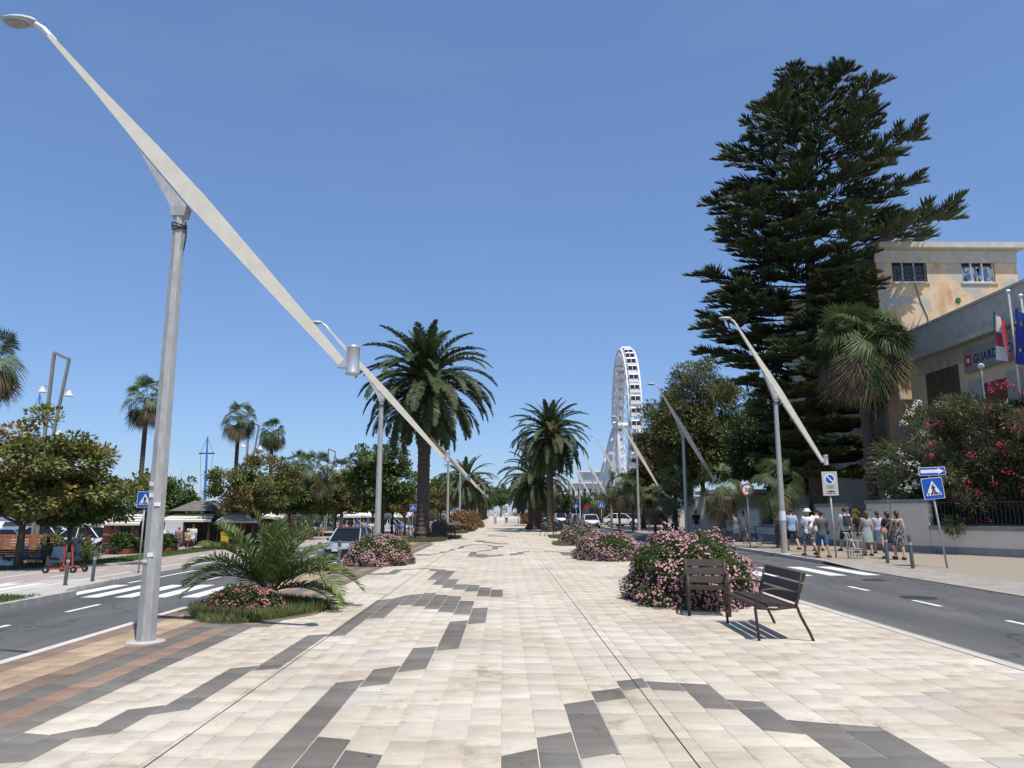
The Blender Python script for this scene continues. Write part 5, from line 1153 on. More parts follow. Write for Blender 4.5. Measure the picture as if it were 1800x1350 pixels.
# ---- kiosks with slatted awnings
woodk = mat('kiosk_wood', (.30, .10, .045), (.38, .15, .07), 3, .6, stretch=(6, 6, .6)); roofm = mat('kiosk_roof', (.11, .10, .095), (.16, .15, .14), 3, .9); canvas = mat('awning_canvas', (.66, .62, .52), (.58, .54, .45), 3, .8); canv2 = mat('awning_gap', (.20, .19, .16), None, rough=.9)
def kiosk(label, x0, x1, y, eave, top, wall=None, roof=True, slats=9):
    t = thing('kiosk', label, 'kiosk', ((x0 + x1) / 2, y, ZP)); w_ = (x1 - x0) / 2; e = eave - ZP; tp = top - ZP
    for i in range(slats):     # sloping awning of canvas strips
        u0 = i / slats; u1 = (i + .72) / slats; sag = .05 * math.sin(i * 2.1)
        f = lambda u: (w_ * (1 - .28 * u), -1.6 + 1.9 * u, e + (tp - e) * u)
        a = f(u0); b = f(u1); MB().add([(-a[0], a[1], a[2]), (a[0], a[1], a[2] + sag), (b[0], b[1], b[2] + sag), (-b[0], b[1], b[2]), (-a[0], a[1], a[2] - .04), (a[0], a[1], a[2] + sag - .04), (b[0], b[1], b[2] + sag - .04), (-b[0], b[1], b[2] - .04)], [(0, 1, 2, 3), (7, 6, 5, 4), (0, 4, 5, 1), (1, 5, 6, 2), (2, 6, 7, 3), (3, 7, 4, 0)]).build('awning_strip', canvas, t)
    MB().box((0, -1.6, e - .07), (2 * w_, .04, .13)).build('valance', canvas, t)
    for x in (-w_ * .9, 0, w_ * .9): MB().box((x, -1.45, e / 2), (.12, .12, e)).build('post', mat('dark_post', (.05, .03, .025), None), t)
    if wall:
        a, b = wall; MB().box(((a + b) / 2 * w_, 0, e / 2), ((b - a) * w_, .12, e)).build('wall', woodk, t)
        n = 5
        for i in range(n): MB().box(((a + (b - a) * (i + .5) / n) * w_, -.075, e / 2), ((b - a) * w_ / n - .05, .03, e - .1)).build('wall_board', woodk, t)
        MB().box(((a + (b - a) * .62) * w_, -.10, e * .45), (.75, .03, e * .85)).build('doorway', BLACKP, t)
    MB().box((0, 2.2, e / 2 + .1), (2 * w_ * .9, .1, e)).build('back_wall', mat('dark_inside', (.06, .045, .035), (.10, .07, .05), 2, .9), t)
    if roof:
        h = tp + .15; MB().add([(-w_ * .85, -.6, h), (w_ * .85, -.6, h), (w_ * .85, 3, h), (-w_ * .85, 3, h), (-w_ * .3, 1.2, h + .7), (w_ * .3, 1.2, h + .7)], [(0, 1, 5, 4), (2, 3, 4, 5), (1, 2, 5), (3, 0, 4), (3, 2, 1, 0)]).build('roof', roofm, t)
KY = 50.0
def kz(py): return aY(200, py, KY).z
kiosk('wooden kiosk with slatted cream awning left of the near lamp pole', aY(172, 900, KY).x, aY(268, 900, KY).x, KY, kz(919), kz(894), (-.72, .55))
kiosk('kiosk with dark hipped roof and white awning right of the near lamp pole', aY(272, 900, KY).x, aY(368, 900, KY).x, KY + 2, kz(914), kz(902), None, True, 4)
kiosk('small kiosk with slatted cream awning behind the yellow bin', aY(366, 900, KY).x, aY(446, 900, KY).x, KY + 3, kz(916), kz(894), (-.2, .6), False)
kiosk('white awning of the cafe behind the yellow-brown tree', aY(455, 900, 66).x, aY(505, 900, 66).x, 66, aY(470, 915, 66).z, aY(470, 902, 66).z, None, False, 3)
kiosk('distant white market awning left of the big date palm', aY(690, 900, 120).x, aY(720, 900, 120).x, 120, aY(700, 908, 120).z, aY(700, 898, 120).z, None, False, 2)
# ---- corten planters with shrubs
corten = mat('corten_steel', (.17, .055, .025), (.24, .085, .04), 5, .8, bump=.2)
(Vp, Fp, Cp), _ = crown(91, (.75, .6, .5), 40, .22, 2600, .17, GRN, .45, None, .15, .3, .9); PLM = np_mesh('shrub', Vp, Fp, LEAF, Cp)
for i, (px, Y, s, lab) in enumerate([(219, 41.5, 1.0, 'rusty planter with green shrub left of the near lamp pole'), (293, 43.5, .95, 'rusty planter with green shrub between lamp pole and walking couple'), (412, 47, .9, 'rusty planter with green shrub below the yellow bin'), (250, 42.2, .7, 'smaller rusty planter hidden behind the sign post')]):
    p = aY(px, 900, Y); t = thing('planter', lab, 'planter', (p.x, Y, ZP), 0, 'rusty steel planters'); t.scale = (s, s, s); MB().box((0, 0, .32), (1.15, .9, .64), None, 1.12).build('box', corten, t); link('shrub', PLM, t, (0, 0, .85))
# ---- wooden fence
fp = thing('wooden_fence', 'red-brown horizontal board fence at the left edge', 'fence', (0, 37.5, ZP))
fx0 = aY(-40, 900, 37.5).x; fx1 = aY(106, 900, 37.5).x; fh = aY(50, 942, 37.5).z - ZP
for i in range(11):
    for j in range(3):
        xa = fx0 + (fx1 - fx0) * j / 3; xb = fx0 + (fx1 - fx0) * (j + 1) / 3 - .02
        MB().box(((xa + xb) / 2, random.uniform(-.008, .008), .08 + fh * (i + .5) / 11), (xb - xa, .03, fh / 11 - .022)).build('board', woodk, fp)
for j in range(4): x = fx0 + (fx1 - fx0) * j / 3; MB().box((x, .06, fh / 2), (.1, .08, fh)).build('post', woodk, fp)
(Vp, Fp, Cp), _ = crown(92, (1.5, .8, .85), 60, .3, 5000, .15, [(.10, .13, .04), (.13, .15, .05), (.08, .10, .03)], .45, None, .15, .3, .9)
p = aY(128, 900, 37.2); t = thing('hedge_shrub', 'yellow-green shrub at the right end of the wooden fence', 'shrub', (p.x, 37.2, ZP + .7)); link('foliage', np_mesh('foliage', Vp, Fp, LEAF, Cp), t)
# ---- slatted street benches with concrete ends
def long_bench(label, px, py, z, L, rz):
    p = g(px, py, z); t = thing('street_bench', label, 'bench', (p.x, p.y, z), rz, 'long street benches')
    for i in range(6): MB().box((0, -.2 + i * .09, .42 - .02 * (i < 1)), (L, .07, .04)).build('slat', woodd, t)
    for i in range(4): MB().box((0, .32 + .02 * i, .50 + i * .09), (L, .04, .07)).build('back_slat', woodd, t)
    for s in (-1, 1): MB().prism([(-.22, 0), (.42, 0), (.34, .62), (.25, .62), (.2, .42), (-.2, .42)], -.04, .04).build('end', conc, t, loc=(s * L * .46, 0, 0), rot=(PI / 2, 0, PI / 2))
long_bench('long dark slatted bench with concrete ends at the left edge', 52, 1000, ZS - .1, 2.3, R(172)); long_bench('dark slatted bench by the cafe chairs behind the young palm', 383, 964, ZP + .1, 2.0, R(170)); long_bench('dark bench hidden behind the sign post by the planter', 246, 976, ZS - .1, 1.4, R(172))
# ---- cafe tables and chairs
def cafe_chair(loc, rz, lab):
    t = thing('cafe_chair', lab, 'chair', loc, rz, 'dark cafe chairs'); MB().box((0, 0, .45), (.44, .44, .04)).build('seat', BLACKP, t); MB().box((0, .21, .68), (.42, .03, .34), Euler((-.15, 0, 0))).build('backrest', BLACKP, t)
    for x in (-.19, .19):
        for y in (-.19, .19): MB().box((x, y, .22), (.03, .03, .44)).build('leg', BLACKP, t)
def cafe_table(loc, lab):
    t = thing('cafe_table', lab, 'table', loc, 0, 'dark cafe tables'); MB().box((0, 0, .73), (.8, .8, .03)).build('table_top', BLACKP, t); MB().tube([(0, 0, 0), (0, 0, .72)], .035, 8).build('pedestal', BLACKP, t); MB().box((0, 0, .02), (.45, .45, .03)).build('foot', BLACKP, t)
rs = random.Random(21)
for i, (px, Y) in enumerate([(150, 43), (172, 43.5), (195, 43), (158, 46), (345, 46), (358, 46.3), (372, 46), (386, 46.4), (398, 46)]):
    p = aY(px, 900, Y); cafe_chair((p.x, Y, ZP), rs.uniform(0, 6), 'dark cafe chair before the %s, %s from the left' % ('wooden kiosk' if i < 4 else 'white awning', ('first', 'third', 'last', 'second', 'first', 'second', 'third', 'fourth', 'last')[i]))
for px, Y, q in ((162, 44.2, 'the seated person in red'), (186, 44.6, 'the wooden kiosk wall'), (365, 47, 'the white awning')): p = aY(px, 900, Y); cafe_table((p.x, Y, ZP), 'dark square cafe table before ' + q)
# ---- yellow bin, folding chairs, bags, board
p = aY(400, 900, 46.6); t = thing('yellow_bin', 'yellow plastic bin between cafe chairs and planter', 'bin', (p.x, 46.6, ZP)); MB().box((0, 0, .95), (.42, .42, .7), None, 1.15).build('body', flat((.62, .42, .02)), t); MB().box((0, 0, 1.33), (.52, .52, .07)).build('lid', flat((.62, .42, .02)), t); MB().box((0, 0, .3), (.1, .1, .6)).build('post', DKMET, t)
alu = flat((.62, .64, .66), .4)
def beach_chair(lab, px, Y, z, s=1.0, rz=0):
    p = aY(px, 900, Y); t = thing('folding_chair', lab, 'folding chair', (p.x, Y, z), rz, 'white folding chairs'); MB().box((0, 0, .36), (.46, .42, .03)).build('seat', flat((.6, .66, .72)), t); MB().box((0, .28, .66), (.46, .03, .62), Euler((-.4, 0, 0))).build('backrest', flat((.55, .62, .72)), t)
    for x in (-.23, .23): MB().tube([(x, -.22, 0), (x, .2, .42)], .015, 6).build('leg', alu, t); MB().tube([(x, .28, 0), (x, -.2, .38)], .015, 6).build('leg', alu, t)
beach_chair('pale blue folding beach chair behind the long bench', 48, 33, ZS - .15, 1, .6); beach_chair('white folding beach chair beside the seated man', 70, 33.4, ZS - .15, 1, -.4); beach_chair('striped folding chair right of the seated man', 105, 32, ZS - .15, 1, .2)
bagm = mat('plastic_bag', (.55, .66, .70), (.70, .74, .75), 5, .35)
for i, (px, s) in enumerate(((16, .34), (30, .30), (40, .28))):
    p = aY(px, 900, 32); bm = MB(); bm.ell((0, 0, s * .6), (s * 1.15, s, s * .75), 12, 7); bm.tube([(0, 0, s * 1.2), (.03, 0, s * 1.5)], [.05, .02], 6)
    tag(bm.build('plastic_bag', bagm, None, True, loc=(p.x, 32, ZS - .15)), 'pale plastic bag behind the long bench, %s from the left' % ('first', 'second', 'third')[i], 'bag', 'plastic bags')
p = aY(136, 900, 34); t = thing('display_board', 'blue and grey display board behind the red scooters', 'board', (p.x, 34, ZS - .15)); MB().box((0, 0, .75), (.62, .05, 1.0)).build('panel', mat('board_print', (.16, .20, .30), (.45, .50, .55), 3, .5, detail=2, mixr=(.48, .52)), t)
for x in (-.25, .25): MB().box((x, .05, .3), (.04, .04, .6)).build('leg', alu, t)
# ---- red scooters
redp = flat((.50, .055, .02), .4)
def scooter(label, px, Y, rz):
    p = aY(px, 900, Y); t = thing('kick_scooter', label, 'scooter', (p.x, Y, ZS), rz, 'red electric scooters')
    MB().box((-.05, 0, .16), (.62, .15, .06)).build('deck', redp, t); MB().tube([(-.1, 0, .22), (-.1, 0, .26)], .07, 8).build('battery', BLACKP, t)
    MB().tube([(.28, 0, .16), (.42, 0, .22), (.40, 0, .5), (.32, 0, 1.12)], [.04, .04, .035, .03], 8).build('stem', redp, t); MB().tube([(.32, -.24, 1.13), (.32, 0, 1.13), (.32, .24, 1.13)], .022, 8).build('handlebar', BLACKP, t)
    MB().box((.33, 0, 1.10), (.07, .10, .12)).build('display', BLACKP, t)
    for x in (-.50, .46):
        W = MB().lathe([(.06, -.035), (.115, -.035), (.125, -.02), (.125, .02), (.115, .035), (.06, .035)], 16, (x, 0, .125), 'Y').build('wheel', TYRE, t, 40); MB().lathe([(.05, -.04), (.05, .04)], 10, (x, 0, .125), 'Y').build('hub', CHROME, W)
    MB().tube([(-.5, 0, .27), (-.38, 0, .27), (-.3, 0, .19)], .035, 6).build('mudguard', BLACKP, t)
scooter('red electric scooter with its wheel to the left on the lawn edge', 116, 28.6, R(8)); scooter('red electric scooter leaning behind the other, wheel to the right', 138, 29.3, R(172))
# ================================================================ SIGNS
signblue = mat('sign_blue', (.012, .085, .42), (.010, .075, .38), 3, .4); signblack = mat('sign_black', (.012, .012, .012), None, rough=.5); signgrey = mat('sign_back_grey', (.40, .40, .37), (.34, .34, .32), 4, .5)
def flatp(parent, name, poly, y, m, th=.003):
    """flat shape in the XZ plane facing -Y"""
    n = len(poly); V = [(x, y - th, z) for x, z in poly] + [(x, y, z) for x, z in poly]
    F = [tuple(range(n)), tuple(reversed(range(n, 2 * n)))] + [(i, i + n, (i + 1) % n + n, (i + 1) % n) for i in range(n)]
    return MB().add(V, F).build(name, m, parent)
def rrect(w_, h, r=.04, n=4):
    P = []
    for cx, cz, a0 in ((w_ / 2 - r, -h / 2 + r, -90), (w_ / 2 - r, h / 2 - r, 0), (-w_ / 2 + r, h / 2 - r, 90), (-w_ / 2 + r, -h / 2 + r, 180)):
        for i in range(n + 1): a = R(a0 + 90 * i / n); P.append((cx + r * math.cos(a), cz + r * math.sin(a)))
    return P
def circ(r, n=28, c=(0, 0)): return [(c[0] + r * math.cos(2 * PI * i / n), c[1] + r * math.sin(2 * PI * i / n)) for i in range(n)]
def crossing_panel(t, z, s=.62, dx=0):
    e = bpy.data.objects.new('crossing_panel', None)
    P = MB().box((dx, 0, z), (s, .02, s)).build('panel', signgrey, t)
    mv = lambda poly: [(x * s / .62 + dx, q * s / .62 + z) for x, q in poly]
    flatp(P, 'white_edge', mv(rrect(.62, .62)), -.012, WHITEP); flatp(P, 'blue_field', mv(rrect(.59, .59)), -.0165, signblue)
    flatp(P, 'white_triangle', mv([(-.235, -.20), (.235, -.20), (0, .225)]), -.021, WHITEP)
    f = -.0255
    for x in (-.155, -.075, .005, .085, .155): flatp(P, 'bar', mv([(x * 1.12 - .022, -.185), (x * 1.12 + .022, -.185), (x * .92 + .014, -.115), (x * .92 - .014, -.115)]), f, signblack)
    f -= .004
    flatp(P, 'walker_head', mv(circ(.024, 12, (-.005, .10))), f, signblack)
    flatp(P, 'walker_body', mv([(-.03, .07), (.03, .07), (.028, -.03), (-.028, -.03)]), f, signblack)
    flatp(P, 'walker_leg', mv([(-.026, -.02), (.008, -.02), (-.04, -.165), (-.075, -.165)]), f - .004, signblack); flatp(P, 'walker_leg', mv([(-.006, -.02), (.026, -.02), (.085, -.165), (.05, -.165)]), f - .004, signblack)
    flatp(P, 'walker_arm', mv([(-.03, .07), (-.018, .06), (-.055, -.015), (-.072, -.008)]), f - .004, signblack); flatp(P, 'walker_arm', mv([(.03, .07), (.018, .06), (.06, .0), (.075, .012)]), f - .004, signblack)
def sign_post(label, loc, h, tilt=0.0, r=.03):
    t = thing('road_sign', label, 'road sign', loc, 0, 'road signs'); t.rotation_euler = (0, tilt, 0); MB().tube([(0, .05, -.1), (0, .05, h)], r, 10).build('post', GALV, t, True); return t
p = g(242, 1008, ZS); D0 = p.y; hh = aY(249, 864, D0).z - ZS
t = sign_post('blue pedestrian crossing sign left of the near lamp pole', (p.x, D0, ZS), hh, .012); crossing_panel(t, hh - .30, .60, .02)
p = g(1667, 999, 0); zz = aY(1650, 838, p.y).z
t = sign_post('leaning blue crossing sign with one-way arrow plate on the right pavement', (p.x, p.y, 0), zz + .26, -.10); crossing_panel(t, zz - .34, .64, 0)
zt = zz + .12 ; P_ = MB().box((-.10, 0, zt + .05), (.82, .02, .25)).build('arrow_plate', signgrey, t); P_.rotation_euler = (0, .06, 0)
mv = lambda q: [(x - .10, z + zt + .05) for x, z in q]
flatp(P_, 'white_edge', mv(rrect(.82, .25, .02)), -.012, WHITEP); flatp(P_, 'blue_field', mv(rrect(.79, .22, .02)), -.0165, signblue); flatp(P_, 'white_arrow', mv([(-.36, -.05), (.17, -.05), (.17, -.095), (.355, 0), (.17, .095), (.17, .05), (-.36, .05)]), -.021, WHITEP)
p = g(1471, 981, .05); zc = aY(1463, 850, p.y).z
t = sign_post('grey no-parking sign board with blue disc on a slim post', (p.x, p.y, .05), zc, -.02); dx = 0
P_ = MB().box((dx, 0, zc - .05), (.56, .02, .86)).build('panel', signgrey, t); mv = lambda q: [(x + dx, z + zc - .05) for x, z in q]
flatp(P_, 'grey_face', mv(rrect(.55, .85, .04)), -.012, mat('sign_face_grey', (.46, .45, .41), None, rough=.5)); c_ = (0, .16)
flatp(P_, 'white_disc', mv(circ(.19, 28, c_)), -.0165, WHITEP); flatp(P_, 'blue_disc', mv(circ(.15, 28, c_)), -.021, signblue); flatp(P_, 'white_bar', mv([(-.125, .255), (-.095, .285), (.125, .065), (.095, .035)]), -.0255, WHITEP)
flatp(P_, 'time_frame', mv([(-.125, -.165), (.125, -.165), (.125, -.06), (-.125, -.06)]), -.0165, signblack); flatp(P_, 'time_plate', mv([(-.115, -.155), (.115, -.155), (.115, -.07), (-.115, -.07)]), -.0205, MATS['sign_face_grey'])
text('0-24', .085, signblack, P_, (0, -.024, zc - .05 - .142), (PI / 2, 0, 0), 'time_lettering', .002, 'CENTER'); text('su ambo i lati', .062, signblack, P_, (0, -.018, zc - .05 - .36), (PI / 2, 0, 0), 'note_lettering', .002, 'CENTER')
flatp(P_, 'tow_pictogram', mv([(-.13, -.27), (-.02, -.27), (-.02, -.235), (.13, -.265), (.13, -.295), (-.13, -.30)]), -.0165, signblack)
p = g(1320, 962, .05); zc = aY(1315, 863, p.y).z
t = sign_post('round thirty speed-limit sign beside the small fan palms', (p.x, p.y, .05), zc + .2, -.01); P_ = MB().lathe([(.30, -.01), (.30, .01)], 28, (0, 0, zc), 'Y').build('panel', signgrey, t); mv = lambda q: [(x, z + zc) for x, z in q]
flatp(P_, 'red_ring', mv(circ(.30, 32)), -.012, mat('sign_red', (.42, .015, .02), None, rough=.4)); flatp(P_, 'white_disc', mv(circ(.225, 32)), -.0165, WHITEP); text('30', .27, signblack, P_, (0, -.021, zc - .095), (PI / 2, 0, 0), 'number', .002, 'CENTER')
for px, py, Y, lab in ((1057, 888, 73, 'blue crossing sign on the distant right pavement'), (726, 892, 72, 'blue crossing sign left of the big date palm trunk'), (796, 896, 108, 'tiny blue crossing sign left of the left palm row'), (926, 899, 112, 'tiny blue crossing sign beside the stout palm')):
    c = aY(px, py, Y); zb = .05 if px > 900 else ZS; t = sign_post(lab, (c.x, Y, zb), c.z - zb + .3); crossing_panel(t, c.z - zb, .62 if Y < 100 else .6)
c = aY(1013, 891, 88); t = sign_post('blue square parking sign by the parked cars', (c.x, 88, .05), c.z + .3); P_ = MB().box((0, 0, c.z), (.6, .02, .6)).build('panel', signblue, t); text('P', .5, WHITEP, P_, (-.14, -.014, c.z - .18), (PI / 2, 0, 0), 'letter', .002)
c = aY(1032, 893, 90); t = sign_post('red and blue round signs on a post right of the parking sign', (c.x, 90, .05), c.z + .3); MB().lathe([(.28, -.01), (.28, .01)], 20, (0, 0, c.z + .1), 'Y').build('red_disc', MATS['sign_red'], t); MB().lathe([(.25, -.01), (.25, .01)], 20, (0, 0, c.z - .5), 'Y').build('blue_disc', signblue, t)
# yellow notices on the railings
yel = mat('notice_yellow', (.62, .40, .02), None, rough=.5)
nv_ = cA + dv * 5.6 + Vector((-.9, -.45)) * .12; t = thing('warning_board', 'yellow warning board on the railings at the right edge', 'sign', (nv_.x, nv_.y, 1.62), math.atan2(dv.y, dv.x)); MB().box((0, 0, 0), (.62, .012, .55)).build('board', yel, t)
text('ATTENZIONE', .085, signblack, t, (-.27, -.008, .08), (PI / 2, 0, 0), 'lettering', .001); text('LIMITE', .07, signblack, t, (-.2, -.008, .19), (PI / 2, 0, 0), 'lettering', .001); text('DIVIETO\nDI ACCESSO', .07, signblack, t, (-.22, -.008, -.05), (PI / 2, 0, 0), 'lettering', .001)
t = thing('warning_board', 'yellow warning board on the gate behind the man with the backpack', 'sign', (16.0, 34.1, 1.55), -PI / 2); MB().box((0, 0, 0), (.5, .012, .5)).build('board', yel, t); text('ATTENZIONE', .07, signblack, t, (-.22, -.008, .06), (PI / 2, 0, 0), 'lettering', .001)
# ================================================================ LITTER BASKET OF BARS, BICYCLE
p = g(1504, 982, .05); t = thing('litter_basket', 'litter basket of flaring steel bars in front of the women on the pavement', 'litter bin', (p.x, p.y, .05))
for i in range(14):
    a = 2 * PI * i / 14; c_, s_ = math.cos(a), math.sin(a); MB().tube([(c_ * .24, s_ * .24, 0), (c_ * .24, s_ * .24, .62), (c_ * .25, s_ * .25, .80), (c_ * .31, s_ * .31, .88), (c_ * .37, s_ * .37, .88)], .014, 6).build('bar', GALV, t, True)
for z in (.05, .35, .62): MB().tube([(math.cos(a) * .25, math.sin(a) * .25, z) for a in [2 * PI * i / 20 for i in range(21)]], .012, 6, cap=False).build('ring', GALV, t, True)
def bicycle(label, loc, rz):
    t = thing('bicycle', label, 'bicycle', loc, rz); t.rotation_euler = (.06, 0, rz)
    for x in (-.52, .52):
        w_ = MB().tube([(x + .33 * math.cos(a), 0, .34 + .33 * math.sin(a)) for a in [2 * PI * i / 24 for i in range(25)]], .018, 6, cap=False).build('wheel', TYRE, t, True)
        mb = MB()
        for i in range(9): a = PI * i / 9; mb.tube([(x + .32 * math.cos(a), 0, .34 + .32 * math.sin(a)), (x - .32 * math.cos(a), 0, .34 - .32 * math.sin(a))], .003, 4)
        mb.build('spokes', CHROME, w_)
    fr = [((-.52, 0, .34), (-.12, 0, .30)), ((-.12, 0, .30), (.38, 0, .78)), ((-.12, 0, .30), (-.22, 0, .84)), ((-.20, 0, .74), (.36, 0, .82)), ((-.52, 0, .34), (-.20, 0, .74)), ((.52, 0, .34), (.35, 0, .92))]
    mb = MB(); [mb.tube([a, b], .018, 6) for a, b in fr]; mb.build('frame', BLACKP, t); MB().box((-.23, 0, .88), (.24, .12, .05)).build('saddle', BLACKP, t); MB().tube([(.30, -.27, 1.02), (.36, 0, 1.0), (.30, .27, 1.02)], .015, 6).build('handlebar', CHROME, t); MB().lathe([(.09, -.01), (.09, .01)], 14, (-.12, 0, .30), 'Y').build('chainring', CHROME, t)
    MB().box((-.12, -.1, .30), (.04, .2, .04)).build('pedals', BLACKP, t)
bicycle('bicycle leaning beside the thirty sign post', (12.35, 37.4, .05), R(112))
# ================================================================ PEOPLE
def remesh(mb, name, m, voxel, smooth=4, extra=None):
    me = mb.mesh(name, m); o = bpy.data.objects.new('tmp', me)
    md = o.modifiers.new('r', 'REMESH'); md.mode = 'VOXEL'; md.voxel_size = voxel
    sm = o.modifiers.new('s', 'SMOOTH'); sm.iterations = smooth; sm.factor = .5
    me2 = evaluated(o); bpy.data.meshes.remove(me)
    if extra is not None:
        bm = bmesh.new(); bm.from_mesh(me2); m3 = extra.mesh('x', m); bm.from_mesh(m3); bm.to_mesh(me2); bm.free(); bpy.data.meshes.remove(m3)
    me2.name = name; me2.materials.clear(); me2.materials.append(m); me2.polygons.foreach_set('use_smooth', [True] * len(me2.polygons)); return me2
SKIN = [mat('skin_light', (.50, .29, .20), (.46, .26, .18), 6, .55), mat('skin_tan', (.36, .19, .12), (.33, .17, .11), 6, .55), mat('skin_dark', (.09, .05, .035), None, rough=.5)]
def ringz(z, rx, ry, cx=0, cy=0, n=14): return [Vector((cx + rx * math.cos(2 * PI * k / n), cy + ry * math.sin(2 * PI * k / n), z)) for k in range(n)]
def person(label, loc, face, H=1.74, skin=0, top=(.7, .7, .7), bottom=(.02, .02, .02), style='shorts', hair=(.02, .015, .01), hairlen=0, step=.35, hat=None, bag=None, fem=False, arms=(.25, -.25), elbow=.35, sit=False, pattern=None, group='people on the pavement', shoes=(.02, .02, .02), armout=0.0, sleeve=.62):
    """local: walks towards +Y, standing on z = 0"""
    k = H / 1.74; t = thing('person', label, 'person', loc, face, group); t.scale = (k, k, k)
    sw_ = .165 if fem else .19; hw = .155 if fem else .15; hz = .92 if not sit else .46
    zo = hz - .92
    J = {}
    for s, ph in ((-1, 1), (1, -1)):
        hip = Vector((s * .088, 0, hz))
        if sit: kn = hip + Vector((s * .03, .42, .02)); an = kn + Vector((0, .03, -.40))
        else:
            a = step * ph; kn = hip + Vector((s * .005, math.sin(a) * .42, -math.cos(a) * .42)); b = a - (.55 * step if ph < 0 else .12 + .25 * step); an = kn + Vector((0, math.sin(b) * .41, -math.cos(b) * .41))
        J[s] = (hip, kn, an)
    dz = -min(J[-1][2].z, J[1][2].z) + .075 if not sit else 0.0
    U = Vector((0, 0, dz))
    for s in J: J[s] = tuple(q + U for q in J[s])
    zo += dz
    AR = {}
    for s, sa in ((-1, arms[0]), (1, arms[1])):
        sh = Vector((s * sw_, 0, 1.42 + zo)); out = .10 + armout
        el = sh + Vector((s * math.sin(out) * .29, math.sin(sa) * .28, -math.cos(sa) * .28)); wa_ = sa + elbow; wr = el + Vector((s * .01, math.sin(wa_) * .25, -math.cos(wa_) * .25)); AR[s] = (sh, el, wr)
    b = MB()
    prof = [(.80, .06, .05), (.86, hw, .105), (.93, hw + .012, .115), (1.02, hw - .01, .10), (1.10, .125 if fem else .14, .092), (1.22, .145 if fem else .16, .108), (1.34, sw_ * .93, .112), (1.42, sw_ * .86, .09), (1.46, .09, .07)]
    b.rings([ringz(z + zo, rx, ry) for z, rx, ry in prof])
    b.cap_((0, -.005, 1.42 + zo), .06, (0, .015, 1.54 + zo), .052)
    hc = Vector((0, .03, 1.635 + zo)); b.ell(hc, (.074, .092, .105), 12, 8); b.ell(hc + Vector((0, .03, -.055)), (.056, .06, .055), 10, 6); b.ell(hc + Vector((0, .098, -.015)), (.012, .016, .022), 8, 5)
    for s in (-1, 1): b.ell(hc + Vector((s * .076, -.005, -.01)), (.010, .018, .03), 8, 5); b.ell(hc + Vector((s * .03, .088, .012)), (.014, .008, .009), 8, 4)
    for s in (-1, 1):
        h_, kn, an = J[s]; b.cap_(h_, .085, kn, .055); b.cap_(kn, .056, kn.lerp(an, .35), .058); b.cap_(kn.lerp(an, .35), .056, an, .036); b.cap_(an + Vector((0, -.03, -.045)), .033, an + Vector((0, .14, -.05)), .028)
        sh, el, wr = AR[s]; b.cap_(sh, .052, el, .038); b.cap_(el, .039, wr, .027)
        d = (wr - el).normalized(); b.ell(wr + d * .05, (.020, .036, .05), 8, 6)
    fx = MB()
    for s in (-1, 1):
        sh, el, wr = AR[s]; d = (wr - el).normalized(); fwd = Vector((0, 1, 0)); sd_ = (fwd - d * fwd.dot(d)).normalized()
        inn = d.cross(sd_) * (1 if s > 0 else -1)
        for i, ln in enumerate((.068, .078, .072, .056)):
            p0 = wr + d * .085 + sd_ * (.026 - .0175 * i); p1 = p0 + d * ln * .5; p2 = p1 + (d * .75 - Vector((s, 0, 0)) * .5).normalized() * ln * .5; fx.tube([p0, p1, p2], [.0088, .008, .0062], 6)
        p0 = wr + d * .035 + sd_ * .03; p1 = p0 + (d * .7 + sd_ * .6).normalized() * .035; fx.tube([p0, p1, p1 + d * .03], [.0105, .0095, .007], 6)
    link('body', remesh(b, 'body', SKIN[skin], .016, 3, fx), t)
    # clothes
    tm = flat(top, .85) if pattern != 'dots' else DOTS; bm_ = flat(bottom, .85) if not isinstance(bottom, bpy.types.Material) else bottom
    c = MB(); e = .017
    if style == 'dress':
        c.rings([ringz(z + zo, rx + e, ry + e) for z, rx, ry in ((.52, .20, .17), (.70, .195, .16), (.88, hw + .02, .13), (1.0, hw, .11), (1.10, .125, .095), (1.22, .145, .115), (1.34, sw_ * .9, .112), (1.41, sw_ * .75, .085))])
        link('dress', remesh(c, 'dress', tm, .018, 3), t)
    else:
        lo = .84 if not fem else .98
        c.rings([ringz(z + zo, rx + e, ry + e) for z, rx, ry in [(lo, hw + .012, .118)] + [q for q in prof if q[0] > lo + .02 and q[0] < 1.44] + [(1.455, .085, .07)]])
        for s in (-1, 1): sh, el, wr = AR[s]; c.cap_(sh + Vector((-s * .02, 0, .0)), .072, sh.lerp(el, sleeve), .064)
        link('shirt', remesh(c, 'shirt', tm, .018, 3), t)
        c = MB(); c.rings([ringz(z + zo, rx + e * .8, ry + e * .8) for z, rx, ry in ((.80, hw, .115), (.88, hw + .01, .118), (.95, hw + .008, .116), (1.0, hw - .005, .104))])
        if style == 'skirt': c.rings([ringz(z + zo, rx, ry) for z, rx, ry in ((.58, .195, .165), (.75, .185, .15), (.92, .165, .13))])
        else:
            q = {'shorts': .88, 'short': .45, 'trousers': 1.0}[style]
            for s in (-1, 1):
                h_, kn, an = J[s]; c.cap_(h_ + Vector((0, 0, -.02)), .098, h_.lerp(kn, q), .086 if q < 1 else .075)
                if style == 'trousers': c.cap_(kn, .076, kn.lerp(an, .92), .058)
        link('skirt' if style == 'skirt' else style, remesh(c, 'shorts', bm_, .018, 3), t)
